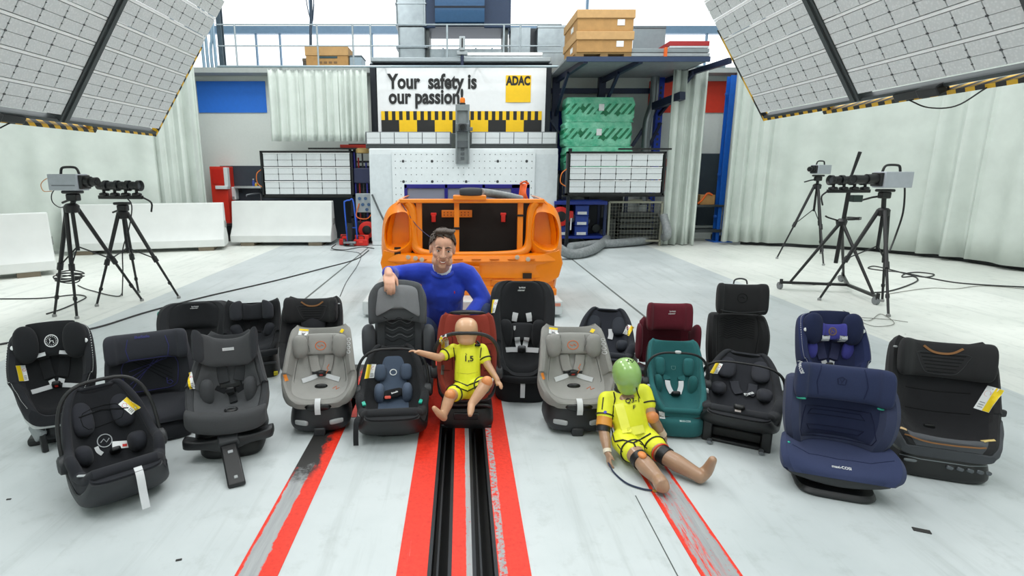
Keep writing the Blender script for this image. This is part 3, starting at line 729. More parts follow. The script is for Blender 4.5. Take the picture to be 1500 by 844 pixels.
t = Thing('steel_column', 'slim grey column behind the pale blue pipes high at left', 'column', (A(322, 60, 13.1).x, 13.1, 3.46)); m = M(); m.box(-.05, .05, 0, .02, 0, 3.2); m.box(-.05, .05, .12, .14, 0, 3.2); m.box(-.01, .01, .02, .12, 0, 3.2); t.part('steel_section', m, plain('55646e', .45, .4), smooth=False); m = M(); m.box(-.12, .12, -.05, .19, 0, .03); t.part('foot_plate', m, GUN, smooth=False)
# gallery guard rail
t = Thing('guard_rail', 'thin grey guard rail of posts and bars along the gallery', 'rail', (0, 11.8, 3.46)); m = M()
for z in (.45, .85): m.tube([(A(318, 60, 11.8).x, 0, z), (A(822, 60, 11.8).x, 0, z)], .014, 6)
t.part('rail_bar', m, GALV)
for px in (345, 465, 517, 543, 655, 738, 762): 
    m = M(); x = A(px, 60, 11.8).x; m.tube([(x, 0, 0), (x, 0, .86)], .019, 8); t.part('post', m, GALV)
# cartons
CARD = plain('b48a55', .8, var=.08); CARD2 = plain('c39b68', .8, var=.06); CARDD = plain('7d6244', .8)
def carton(m, x0, x1, y0, y1, z0, z1, lid=.1, lip=.02):
    m.box(x0, x1, y0, y1, z0, z1-lid, 0); m.box(x0-lip, x1+lip, y0-lip, y1+lip, z1-lid-.015, z1, 1)
a, b = A(447, 64, 12.2), A(510, 97, 12.2)
t = Thing('cardboard_box', 'brown cardboard box behind the rail above the short curtain', 'box', ((a.x+b.x)/2, 12.2, 3.46)); w_ = (b.x-a.x)/2; h_ = .52
m = M(); carton(m, -w_, w_, 0, .6, 0, h_, .16, .015); t.part('carton', m, [CARD, CARD2], bev=.006)
m = M(); m.box(-w_*.45, w_*.5, -.006, 0, h_*.56, h_*.64); t.part('tape_mark', m, plain('2f4b52', .6), smooth=False)
m = M(); 
for k in range(4): m.box(-w_*.4+k*w_*.24, -w_*.24+k*w_*.24, -.005, 0, h_*.36, h_*.44)
t.part('printed_mark', m, CARDD, smooth=False)
t = Thing('cardboard_box', 'small dark box half hidden beside the brown cardboard box', 'box', (a.x-.05, 12.55, 3.46)); m = M(); m.box(-.12, .12, 0, .3, 0, .36); t.part('carton', m, plain('5d5650', .8), bev=.006); m = M(); m.box(-.125, .125, -.004, .304, .3, .36); t.part('lid', m, plain('6b6156', .8), bev=.004)
t = Thing('storage_crate', 'pale blue crate right of the brown cardboard box', 'crate', (b.x+.13, 12.3, 3.46)); m = M(); m.box(-.12, .14, 0, .5, 0, .34); t.part('crate_body', m, plain('9fb2bf', .5), bev=.01); m = M(); m.box(-.13, .15, -.01, .51, .34, .37); t.part('lid', m, plain('59666e', .5), bev=.008)
# cantilever rack at right
RB = plain('232b45', .45, .2); RBB = plain('1c3fae', .45)
z_s = 3.30
fy, by = 9.75, 11.6
zf = A(830, 84, fy).z; 
t = Thing('cantilever_rack', 'dark blue cantilever rack carrying boxes high at right', 'rack', (0, 0, 0))
xL, xR = A(830, 84, fy).x, A(1040, 86, fy).x
m = M(); m.box(xL, xR, fy, by, zf-.03, zf); t.part('shelf_board', m, plain('83898d', .5, .2, var=.12), smooth=False)
m = M(); m.box(xL, xR, fy-.02, fy+.02, zf-.07, zf+.01); t.part('edge_beam', m, plain('3c4a66', .4, .4), smooth=False)
for px in (812, 878, 962):
    x = A(px, 200, 11.6).x; blue = px == 962
    m = M(); m.box(x-.07, x+.07, 11.55, 11.7, 0, zf+.02); t.part('upright', m, RBB if blue else RB, bev=.006)
    m = M(); m.bar((x+(.1 if px > 900 else 0), 11.55, zf-.09), (x+(.5 if px > 900 else .18), fy, zf-.05), .07, .09)
    m.bar((x, 11.55, zf-.75), (x+(.25 if px > 900 else .05), 10.6, zf-.1), .05, .06); t.part('arm', m, RB, smooth=False)
m = M()
for py in (133,): z = A(900, py, 11.6).z; m.box(A(800, 133, 11.6).x, A(962, 133, 11.6).x, 11.6, 11.66, z-.05, z+.05)
t.part('cross_beam', m, RB, smooth=False, split=True)
m = M(); m.bar(A(926, 214, 11.5), A(967, 150, 11.5), .06, .06); m.bar(A(945, 225, 11.5), A(968, 180, 11.5), .05, .05); m.bar(A(801, 168, 11.5), A(826, 205, 11.5), .04, .04); m.bar(A(958, 156, 11.4), A(1000, 140, 10.6), .12, .14); t.part('brace', m, RB, smooth=False, split=True)
m = M()
for i in range(30): z = .15+i*.1; x = A(962, 200, 11.6).x; m.add([(x-.02, 11.548, z), (x+.02, 11.548, z), (x+.02, 11.548, z+.05), (x-.02, 11.548, z+.05)], [(0, 1, 2, 3)])
t.part('slot_row', m, HOLE, smooth=False)
# two big cartons on a pallet on the rack
x0, x1 = A(846, 40, 10.0).x, A(928, 40, 10.0).x; 
t = Thing('pallet', 'wooden pallet under the two big cartons on the rack', 'pallet', ((x0+x1)/2, 10.6, zf)); w_ = (x1-x0)/2; m = M()
for i in range(5): y = -.58+i*.27; m.box(-w_, w_, y, y+.12, .11, .13)
t.part('deck_board', m, plain('a98a5a', .8), smooth=False, split=True); m = M()
for x in (-w_, -.06, w_-.13): m.box(x, x+.13, -.58, .6, .0, .11)
t.part('bearer', m, plain('8f7249', .8), smooth=False, split=True)
z0 = zf+.13; zt_ = A(880, 14, 10.0).z; hh = (zt_-z0)/2
for k, l in enumerate(('lower of two big brown cartons on the rack pallet', 'upper of two big brown cartons on the rack pallet')):
    t = Thing('cardboard_box', l, 'box', ((x0+x1)/2, 10.6, z0+k*hh+.002*k), group='big cartons on the rack'); m = M(); carton(m, -w_, w_, -.6, .6, 0, hh-.002, hh*.36, .02); t.part('carton', m, [CARD, CARD2], bev=.008)
    m = M(); m.box(w_*.42, w_*.68, -.606, -.6, hh*.26, hh*.54); m.box(-w_-.006, -w_, -.25, -.05, hh*.2, hh*.45); t.part('paper_label', m, WHITE, smooth=False, split=True)
def PY(z, Y): return CY-FPX*(Y*ST+(z-CAMH)*CT)/(Y*CT-(z-CAMH)*ST)
def stack_item(x0, y0, x1, y1, Y, dep, name, lab, cat, parts):
    a, b = A(x0, y0, Y), A(x1, y1, Y); t = Thing(name, lab, cat, ((a.x+b.x)/2, Y, b.z)); w_, h_ = (b.x-a.x), (a.z-b.z)
    for pn, (u0, u1, v0, v1, e0, e1), mt in parts:
        m = M(); m.box(-w_/2+w_*u0, -w_/2+w_*u1, dep*e0, dep*e1, h_*v0, h_*v1); t.part(pn, m, mt, bev=.004)
    return t
stack_item(924, 70.5, 1040, PY(zf+.001, 10.0), 10.0, 1.2, 'sheet_stack', 'stack of grey sheets with orange strap on the rack', 'sheet stack', [('board', (0, 1, 0, .32, 0, 1), plain('7e868b', .5, .3)), ('board', (0, 1, .36, .62, .02, 1), plain('a3a9ac', .5, .3)), ('board', (0, .99, .68, 1, .02, 1), plain('8d9599', .5, .3)), ('orange_strap', (.42, .455, -.02, 1.05, -.02, 1.01), plain('e0641e', .5))])
stack_item(981, 60, 1039, 70, 10.2, .8, 'red_crash_mat', 'dark red padded mat lying on the grey sheets', 'mat', [('mat', (0, 1, .3, 1, 0, 1), plain('a52a2c', .6)), ('backing_board', (.01, .99, 0, .27, 0, 1), plain('c9cdd0', .5))])
stack_item(929, 39.5, 971, PY(zf+.001, 11.2), 11.2, .06, 'metal_sheet', 'grey metal sheet leaning upright behind the big cartons', 'sheet', [('sheet', (0, 1, 0, 1, 0, .5), plain('8b959b', .4, .4)), ('edge_strip', (0, 1, .97, 1.02, -.2, 1), plain('6d777d', .4, .4))])
# ventilation on the gallery
DUCT = plain('8f989d', .32, .8, var=.15, scale=5); Yd = 12.9
t = Thing('ventilation_duct', 'silver square duct with folded seams rising above the banner at left', 'duct', (A(604, 50, Yd).x, Yd, 3.46)); zz = A(604, 36, Yd).z-3.46
m = M(); m.zpad([(0, 0, .1, .30, .30), (zz-.1, 0, .1, .30, .30)], 32, .15, 1); t.part('duct_body', m, DUCT, smooth=False)
m = M(); m.zpad([(zz-.05, 0, .1, .33, .33), (3, 0, .1, .33, .33)], 32, .15, 1); t.part('upper_body', m, DUCT, smooth=False)
m = M()
for z in (.25, .6, zz-.08, zz+.35, zz+.8): m.zpad([(z, 0, .1, .345, .345), (z+.03, 0, .1, .345, .345)], 32, .15, 1)
t.part('seam', m, plain('9aa4aa', .35, .7), smooth=False)
t = Thing('ventilation_duct', 'long low silver duct running right from the square duct', 'duct', (A(685, 60, Yd).x, Yd, 3.46)); w_ = A(742, 60, Yd).x-A(622, 60, Yd).x
m = M(); m.box(-w_/2, w_/2, 0, .5, .05, .62); t.part('duct_body', m, DUCT, bev=.01); m = M()
for k in range(6): x = -w_/2+w_*k/5; m.box(x-.02, x+.02, -.02, .52, .03, .64)
t.part('seam', m, plain('8b959b', .35, .7), smooth=False)
stack_item(748, 40, 788, PY(3.461, 12.9), 12.9, .5, 'air_filter_unit', 'dark framed filter unit with row of black ports', 'filter unit', [('case', (0, .7, 0, 1, 0, 1), DUCT), ('port_panel', (.7, 1, .02, .98, 0, 1), plain('2a2f35', .5))])
stack_item(788, 38, 826, PY(3.461, 12.6), 12.6, .8, 'ventilation_box', 'silver sheet metal box left of the big cartons', 'duct box', [('case', (0, 1, 0, 1, 0, 1), DUCT), ('flange', (-.02, 1.02, .96, 1.01, -.02, 1.02), plain('98a2a8', .35, .7)), ('rib', (0, 1, .47, .52, -.015, .5), plain('98a2a8', .35, .7))])
Yu = 12.7; a, b = A(617, -60, Yu), A(748, 41, Yu)
t = Thing('air_handling_unit', 'dark blue machine cabinet with curved glossy window above the banner', 'ventilation unit', ((a.x+b.x)/2, Yu, b.z)); w_, h_ = b.x-a.x, a.z-b.z; NAVY = plain('1f3350', .4, .2)
m = M(); m.box(-w_/2, w_/2, 0, 1.0, 0, h_); t.part('case', m, NAVY, bev=.02)
m = M(); R = [[Vector((x, y, z)) for y, z in [(-.002, .07), (-.12, .09), (-.15, .2), (-.15, .42), (-.12, .6), (-.05, .8), (-.002, .9)]] for x in (-w_*.35, w_*.20)]
R = [r for r in R]; m.loft(R, cap=True, closed=True); t.part('curved_window', m, plain('34597f', .15, .1))
m = M(); m.box(-w_*.36, w_*.21, -.155, -.14, .36, .40); m.box(-w_*.35, w_*.2, -.06, 0, .0, .07); t.part('window_trim', m, plain('17202e', .3, .3), smooth=False)
m = M()
for sx in (-.45, .45): m.box(w_*sx-.05, w_*sx+.05, .1, .9, 3.46-b.z, 0)
t.part('leg', m, GUN, smooth=False)
t = Thing('camera_pole', 'small grey camera on short dark pole on top of banner frame', 'camera', (A(677, 96, 11.1).x, 11.1, A(677, 97, 11.1).z)); m = M(); m.cyl((0, 0, 0), (0, 0, .22), .03); t.part('pole', m, plain('27304a', .4)); m = M(); m.box(-.10, .10, -.05, .08, .20, .27); m.box(-.055, .055, -.08, .1, .27, .52); t.part('camera_body', m, plain('a8afb3', .4, .3), bev=.01); m = M(); m.box(-.012, .012, -.09, -.08, .32, .48); t.part('dark_slot', m, BLACKP, smooth=False)
t = Thing('fluorescent_lamp', 'long white lamp housing lying on the tray over the banner', 'lamp', (A(738, 75, 11.5).x, 11.6, A(738, 85, 11.3).z+.09)); w_ = .78; m = M(); m.box(-w_, w_, 0, .16, -.09, .0); t.part('housing', m, PWHITE, bev=.01); m = M(); m.box(-w_, w_, -.02, .06, .01, .07); t.part('cover', m, ALUW, bev=.01)
# hanging crane cables at the top left
for px, l in ((453, 'thick dark bundle of cables hanging above the cardboard box'), ):
    t = Thing('cable_bundle', l, 'cable', (A(px, 40, 12.4).x, 12.5, 3.98)); m = M(); m.tube([(-.02, 0, 0), (0, 0, .4), (.04, 0, 1.0), (.03, 0, 3)], .03, 8, smooth=4); t.part('cable', m, plain('2f4052', .5)); m = M(); m.tube([(.1, 0, .9), (.04, 0, .55), (-.05, 0, .9), (-.06, 0, 1.4)], .01, 6, smooth=5); m.tube([(.12, 0, 2), (.1, 0, 1), (.02, 0, .5)], .01, 6, smooth=5); t.part('thin_cable', m, plain('2f4052', .5), split=True)
# green wrapped packs
gp = NT('green_wrap'); co = gp.co(); x, y, z = gp.xyz(co); s_ = gp.math('FRACT', gp.math('MULTIPLY', gp.math('SUBTRACT', x, gp.math('MULTIPLY', z, .85)), 7.5)); n = gp.noise(5, 5, co)
zf_ = gp.math('ABSOLUTE', gp.math('SUBTRACT', z, .24)); bar = gp.math('MULTIPLY', gp.math('LESS_THAN', s_, .42), gp.math('LESS_THAN', zf_, .10))
cc = gp.mix(gp.step(n, .35, .65), lin('4fbf95'), lin('8fdcbb')); cc = gp.mix(gp.math('MULTIPLY', bar, gp.step(gp.noise(3.3, 2, co), .40, .44)), cc, lin('177a50')); gp.col(cc); gp.set(.3, 0, .5); gp.bump(gp.noise(13, 4, co), .7, .05); GREEN = gp.m
a, b = A(829, 142, 11.0), A(927, 222, 11.0); w_ = (b.x-a.x)/2; hh = (a.z-1.45)/3
t = Thing('pack_trolley', 'dark shelf trolley carrying the green wrapped packs', 'trolley', ((a.x+b.x)/2, 11.3, 0)); m = M(); m.box(-w_, w_, -.28, .28, 1.38, 1.45); t.part('deck', m, RB, bev=.006)
for sx in (-1, 1):
    for sy in (-1, 1): m = M(); m.box(sx*w_*.92-.03, sx*w_*.92+.03, sy*.24-.03, sy*.24+.03, 0, 1.38); t.part('leg', m, RB, smooth=False)
for k, nm in enumerate(('lowest', 'middle', 'topmost')):
    t = Thing('wrapped_pack', '%s of three green film wrapped packs stacked behind the right light panel' % nm, 'pack', ((a.x+b.x)/2+(.02, -.01, .015)[k], 11.3, 1.452+k*hh), group='green wrapped packs')
    m = M(); R = []; rnd = random.Random(k)
    for i in range(11):
        f = i/10; s1 = 1-.03*(1-math.sin(f*PI))+rnd.uniform(-.012, .012); R.append((f*(hh-.004), rnd.uniform(-.01, .01), 0, w_*s1, .27*s1))
    m.zpad(R, 40, .18, 1); t.part('film_wrap', m, GREEN)
    m = M(); m.box(-.04, .06, -.282, -.276, hh*.45, hh*.72); t.part('paper_label', m, WHITE, smooth=False)
    m = M()
    for k2, (dx, dz) in enumerate(((-.35, .55), (.33, .35), (.1, .35))): m.add([(dx, -.283, hh*dz-.06), (dx+.06, -.283, hh*dz), (dx, -.283, hh*dz+.06), (dx-.06, -.283, hh*dz)], [(0, 1, 2, 3)])
    t.part('printed_diamond', m, plain('15764c', .4), smooth=False, split=True)
# exhaust duct pipe behind the packs
m = M(); m.tube([A(960, 112, 11.45), A(957, 150, 11.45), A(948, 180, 11.45), A(945, 225, 11.45), A(943, 300, 11.45)], .085, 14, smooth=6); tag(obj('duct_pipe', m, plain('7f868a', .35, .6)), 'curved silver duct pipe descending right of the green packs', 'pipe')
# shelves under the right panel: blue bench with bins, mesh cage, hose reel, machines
BLU = plain('1b348f', .45); BLUD = plain('16264f', .5)
a, b = A(813, 292, 10.6), A(888, 356, 10.6); w_ = b.x-a.x
t = Thing('parts_bench', 'blue bench with shelf of blue bins right of the white block', 'bench', ((a.x+b.x)/2, 10.95, 0)); m = M(); m.box(-w_/2, w_/2, -.3, .3, .80, .87); t.part('bench_top', m, BLU, bev=.008)
m = M(); m.box(-w_/2, w_/2, -.28, .28, .14, .19); t.part('lower_shelf', m, BLU, bev=.006)
for sx in (-1, 1):
    for sy in (-1, 1): m = M(); m.box(sx*(w_/2-.03)-.025, sx*(w_/2-.03)+.025, sy*.26-.025, sy*.26+.025, 0, .8); t.part('leg', m, BLUD, smooth=False)
m = M(); m.box(-w_/2, w_/2, .25, .27, .19, .8); t.part('back_panel', m, plain('0f1420', .6), smooth=False)
bc = (a.x+b.x)/2
def bin_(x, z, lab, k=1):
    t = Thing('parts_bin', lab, 'bin', (x, 10.82, z), group='blue bins on the bench'); m = M(); m.box(-.13, .13, -.12, .2, 0, .19); t.part('bin_body', m, plain('24449f', .45), bev=.012); m = M(); m.box(-.09, .09, -.126, -.12, .02, .075); t.part('paper_label', m, WHITE, smooth=False)
    m = M(); m.box(-.135, .135, -.13, .2, .17, .195); t.part('rim', m, plain('1d3a8c', .45), bev=.006)
bin_(bc-.33, .192, 'blue bin alone on bench shelf next to the white block'); bin_(bc+.04, .192, 'blue bin lowest in the stack of three on the bench')
bin_(bc+.04, .39, 'blue bin in the middle of the bench stack'); bin_(bc+.04, .59, 'blue bin at the top of the bench stack, its label hidden in shade')
a, b = A(893, 296, 10.7), A(966, 352, 10.7); w_ = b.x-a.x; h_ = a.z-.06
t = Thing('mesh_cage', 'grey wire mesh cage box standing under the right light panel', 'cage', ((a.x+b.x)/2, 10.7, 0)); fr = M(); WIRE = plain('8d8f84', .4, .6)
for x in (-w_/2, w_/2):
    for y in (0, .7): fr.box(x-.02, x+.02, y-.02, y+.02, .0, h_+.06)
for z in (.08, h_+.04):
    for y in (0, .7): fr.box(-w_/2, w_/2, y-.02, y+.02, z, z+.035)
t.part('frame', fr, plain('9b9a8b', .45, .4), smooth=False)
m = M()
for i in range(17): x = -w_/2+w_*i/16; m.cyl((x, 0, .1), (x, 0, h_+.04), .0035, n=4)
for i in range(12): z = .1+(h_-.06)*i/11; m.cyl((-w_/2, 0, z), (w_/2, 0, z), .0035, n=4)
t.part('wire_mesh', m, WIRE, smooth=False)
m = M()
for i in range(5): m.box(-w_/2+.25, w_/2-.03, .1, .6, .12+i*.11, .19+i*.11)
m.box(-w_/2+.03, -w_/2+.2, .2, .6, .1, .5); t.part('slatted_load', m, plain('3d403f', .5), bev=.005)
t = Thing('dark_machine', 'dark machine housing in shadow between bench and mesh cage', 'machine', (A(880, 320, 11.2).x+.1, 11.35, 0)); m = M(); m.box(-.35, .35, -.1, .35, 0, 1.0); t.part('housing', m, plain('121416', .5), bev=.02); m = M(); m.box(-.1, .25, -.12, -.1, .5, .75); t.part('front_plate', m, plain('34383a', .5), bev=.01); m = M(); m.cyl((-.2, -.1, .3), (-.2, -.22, .3), .08); t.part('outlet', m, GUN)
a = A(977, 330, 10.9); t = Thing('grey_cabinet', 'grey control cabinet with red top between mesh cage and curtain', 'cabinet', (a.x, 11.0, 0)); m = M(); m.box(-.16, .17, -.15, .25, 0, A(977, 280, 10.9).z); t.part('cabinet_body', m, plain('9a9f9e', .45), bev=.008); z1_ = A(977, 280, 10.9).z; m = M(); m.box(-.13, .16, -.15, .2, z1_, z1_+.62); t.part('red_box', m, plain('c9301f', .45), bev=.01); m = M(); m.box(-.05, .06, -.165, -.15, z1_+.25, z1_+.4); t.part('white_plate', m, WHITE, smooth=False)
m = M(); m.box(-.14, .17, -.17, .2, z1_+.40, z1_+.48); t.part('grey_band', m, GUN, smooth=False)
# hose reels
def reel(c, lab, s=1):
    t = Thing('hose_reel', lab, 'hose reel', c); m = M(); m.lathe([(.16*s, -.06), (.185*s, -.05), (.185*s, .06), (.16*s, .07)], (0, 0, 0), (0, 1, 0), 24); t.part('reel_case', m, plain('d3251c', .4)); m = M(); m.lathe([(.09*s, -.075), (.10*s, -.07), (.10*s, -.03), (.02, -.03)], (0, 0, 0), (0, 1, 0), 20); t.part('hub', m, BLACKP)
    m = M(); m.box(.1*s, .24*s, -.05, .05, -.03, .1*s); t.part('hose_guide', m, plain('c8241c', .4), bev=.01); m = M(); m.cyl((.2*s, -.03, -.03), (.2*s, -.03, -.26*s), .014); t.part('hose_end', m, WHITE)
    m = M(); m.box(-.05, .05, .05, .4, -.04, .04); t.part('bracket', m, GUN, smooth=False)
p = A(821, 317, 10.6); reel((p.x, 10.6, p.z), 'red hose reel fixed at right edge of the white block')
p = A(541, 337, 10.9); reel((p.x-.05, 10.95, p.z), 'red hose reel low at left edge of the white block', .9)
# corrugated hoses
HOSE = NT('corrugated_hose'); co = HOSE.co('Generated'); HOSE.col(HOSE.mix(HOSE.step(HOSE.noise(20, 3, HOSE.co()), .3, .7), lin('7d8183'), lin('9a9ea0'))); HOSE.set(.45, .1); HOSE = HOSE.m
def hose(name, pts, r, lab, mat=HOSE, rib=.022):
    P = catmull([Vector(p) for p in pts], 12); L = [0]
    for a, b in zip(P, P[1:]): L.append(L[-1]+(b-a).length)
    n = int(L[-1]/(rib/2)); Q = []; rr = []; j = 0
    for i in range(n+1):
        s = L[-1]*i/n
        while j < len(L)-2 and L[j+1] < s: j += 1
        Q.append(P[j].lerp(P[j+1], (s-L[j])/max(1e-6, L[j+1]-L[j]))); rr.append(r*(1 if i % 2 else .94))
    m = M(); m.tube(Q, rr, 16); return tag(obj(name, m, mat, angle=60), lab, 'hose')
hz_ = .085
def H(px, py, z=.09): return tuple(G(px, py, z))
hose('ventilation_hose', [(1.55, 9.0, .55), (1.50, 8.95, .3), H(834, 372), H(862, 368), H(880, 358), H(888, 350, .13), H(881, 340, .2), H(875, 328, .35), (2.1, 10.75, .55)], .085, 'thick grey hose looping on the floor right of the car body')
hose('ventilation_hose', [H(835, 362), H(870, 358), H(905, 356), H(940, 353), H(962, 349), (3.93, 10.42, .25), (3.9, 10.6, .6)], .08, 'thick grey hose running straight along the floor below the mesh cage')
# cart behind the right curtain
a = A(1042, 340, 11.2); t = Thing('tool_cart', 'small wheeled cart half hidden between the right curtains', 'cart', (a.x-.12, 11.45, 0)); m = M(); m.box(-.35, .4, -.2, .2, .72, .76); m.box(-.35, .4, -.2, .2, .2, .26); t.part('shelf', m, GUN, bev=.005, split=True)
for sx in (-.3, .35):
    for sy in (-.15, .15): m = M(); m.cyl((sx, sy, .1), (sx, sy, .76), .015); t.part('post', m, STEEL); m = M(); m.cyl((sx-.02, sy, .07), (sx+.02, sy, .07), .07); t.part('wheel', m, BLACKP)
t = Thing('cardboard_box', 'brown box with orange strap on the small cart', 'box', (a.x-.08, 11.45, .762)); m = M(); m.box(-.15, .15, -.12, .12, 0, .2); t.part('carton', m, CARD, bev=.005); m = M(); m.tube([(-.2, -.13, .02), (-.12, -.14, .1), (-.02, -.135, .23), (.08, -.13, .2)], .02, 6, smooth=5); t.part('orange_strap', m, plain('ec6a1c', .5))
# service corner at the left of the block
a = A(527, 250, 11.0); t = Thing('service_rack', 'dark service rack with pipes and gauges left of the white block', 'rack', (a.x, 11.2, 0)); m = M()
for x in (-.22, .24): m.box(x-.025, x+.025, 0, .05, 0, 1.95)
for z in (.5, 1.05, 1.6, 1.93): m.box(-.24, .26, 0, .05, z, z+.04)
t.part('frame', m, plain('23252c', .45, .4), smooth=False)
for x, c, z0, z1 in ((-.13, '30308c', .3, 1.8), (-.05, '8b2020', .4, 1.7), (.03, '2b2b30', .2, 1.85), (.1, '30308c', .5, 1.6)): m = M(); m.tube([(x, -.04, z0), (x+.01, -.05, (z0+z1)/2), (x, -.04, z1)], .016, 8, smooth=4); t.part('pipe', m, plain(c, .4))
m = M(); m.box(-.15, .2, -.1, .0, 1.2, 1.5); t.part('valve_block', m, plain('2a2f4e', .4), bev=.02)
m = M(); m.box(-.12, .22, -.12, -.02, .62, 1.0); t.part('gauge_panel', m, plain('a3abb0', .4, .3), bev=.01); m = M()
for i, (x, z) in enumerate(((-.04, .9), (.08, .9), (.02, .78), (.14, .78), (.1, .68))): m.cyl((x, -.12, z), (x, -.135, z), .032, n=12)
t.part('gauge', m, plain('3f5f86', .4), split=True); m = M(); m.tube([(-.05, -.13, .8), (-.1, -.2, .55), (.1, -.2, .5), (.2, -.1, .6)], .012, 6, smooth=6); t.part('orange_cable', m, plain('d8692a', .5))
m = M(); m.box(-.4, .15, -.05, .1, 1.86, 1.95); t.part('red_beam', m, plain('d0301f', .4), bev=.006); m = M(); m.lathe([(.11, 0), (.13, .01), (.13, .08), (.1, .1)], (.05, -.1, 1.78)); t.part('brass_cap', m, plain('b89a62', .4, .3))
m = M(); m.box(-.2, .24, -.05, .25, .02, .45); t.part('pump_housing', m, plain('1a1c24', .5), bev=.03)
t = Thing('hand_trolley', 'blue tubular hand trolley standing beside the service rack', 'trolley', (A(513, 350, 10.6).x, 10.6, 0)); m = M(); m.tube([(-.08, .12, .1), (-.12, .16, .78), (-.1, .17, .86), (-.02, .17, .88), (.06, .16, .84), (.12, .1, .1)], .014, 8, smooth=5); m.tube([(-.1, .14, .35), (.1, .12, .35)], .01); t.part('tube_frame', m, plain('2457c0', .4)); m = M(); m.box(-.12, .12, -.08, .12, .06, .1); t.part('toe_plate', m, STEEL, bev=.005)
for sx in (-.13, .13): m = M(); m.cyl((sx-.02, .1, .07), (sx+.02, .1, .07), .07); t.part('wheel', m, BLACKP)
m = M(); m.cyl((0, .0, .1), (0, .02, .45), .05); t.part('cylinder', m, BLACKP)
for px, py, w_, l in ((504, 360, .2, 'open red tool box on the floor left of the blue hand trolley'), (528, 361, .27, 'longer red tool box on the floor right of the blue hand trolley')):
    p = G(px, py); t = Thing('tool_box', l, 'tool box', (p.x, p.y+.1, 0)); m = M(); m.box(-w_/2, w_/2, -.08, .1, .01, .13); t.part('box_body', m, plain('c9231b', .4), bev=.012); m = M(); m.box(-w_/2, w_/2, .09, .12, .12, .20); m.box(-.03, .05, -.095, -.08, .06, .1); t.part('lid', m, plain('e03a2c', .4), bev=.006); m = M(); m.tube([(-.06, -.0, .13), (-.05, 0, .19), (.05, 0, .19), (.06, 0, .13)], .009, 6, smooth=3); t.part('handle', m, BLACKP)
m = M(); m.tube([A(545, 285, 10.66), A(556, 310, 10.6), A(566, 330, 10.5)], .018, 8, smooth=5); tag(obj('cable', m, plain('4a4f52', .5)), 'dark grey cable slanting across left face of the white block', 'cable')
# blue frame with wire glass and the sled under the car body
Yb = 6.7; a, b = A(592, 270, Yb), A(776, 292, Yb)
t = Thing('mesh_barrier', 'dark blue steel barrier with wire mesh windows behind the car body', 'frame', (0, Yb, 0)); m = M(); zt_, zb_ = A(680, 270, Yb).z, .25
X_ = lambda px: A(px, 280, Yb).x
BLF = plain('26268f', .4)
for x0, x1 in ((592, 596.5), (651, 656), (706, 711), (749, 776)): m.box(X_(x0), X_(x1), 0, .06, zb_, zt_)
m.box(X_(592), X_(776), 0, .06, zt_-.05, zt_); m.box(X_(592), X_(776), 0, .06, .25, .35); t.part('frame_bar', m, BLF, bev=.006)
for x0, x1 in ((596, 651), (656, 706), (711, 749)):
    m = M(); m.box(X_(x0), X_(x1), .025, .03, .35, zt_-.05); wg = NT('wire_sheet'); wg.col(lin('9aa0b8')); wg.set(.3); wg.b.inputs['Alpha'].default_value = .75; t.part('wire_sheet', m, wg.m, smooth=False)
t = Thing('sled_platform', 'pale grey crash sled with row of dark holes under the car body', 'sled', (0, 6.0, 0)); m = M(); m.box(-.98, 1.0, -.75, 1.5, .03, .17); t.part('deck', m, plain('d3d8d8', .5, var=.04), bev=.01)
m = M()
for k in range(6): m.add([(.80+dx, -.66+k*.13+dy, .1715) for dx, dy in ((-.03, -.02), (.03, -.02), (.03, .03), (-.03, .03))], [(0, 1, 2, 3)])
t.part('hole_row', m, BLACKP, smooth=False); m = M(); m.box(.70, .98, -.755, -.75, .12, .15); t.part('orange_line', m, plain('d98d76', .5), smooth=False)
m = M(); m.box(-.8, .8, -.1, 1.2, .17, .36); t.part('mounting_frame', m, plain('202224', .5), bev=.01)
m = M(); 
for sl in SLOTS: m.box(sl[0]+.01, sl[1]-.01, -.6, 1.4, -.06, .04)
t.part('guide_shoe', m, DARKST, smooth=False)
# ------------------------------------------------------------------ orange car body shell, tail towards the camera
OR = plain('fb8a06', .34, .0, .5, .3, var=.05, scale=6); ORD = plain('e07a10', .45, var=.06)
CY0 = 5.55
t = Thing('car_body', 'bright orange rear car body shell without glass on the sled', 'car body', (0, CY0, 0)); 
cx = lambda px, Y=CY0: A(px, 350, Y).x
cz = lambda py, Y=CY0: A(690, py, Y).z
c0 = (cx(559)+cx(823))/2
def mir(f):                                                # a half built for the right side and mirrored to the left
    m = M(); f(m); n = M(); n.merge(m, Matrix.Translation((c0, 0, 0))); n.merge(m, Matrix.Translation((c0, 0, 0)) @ Matrix.Scale(-1, 4, (1, 0, 0))); return n
hw = (cx(823)-cx(559))/2
zT, zO, zB = cz(293), cz(371), cz(436)                      # roof bar, load sill, bottom
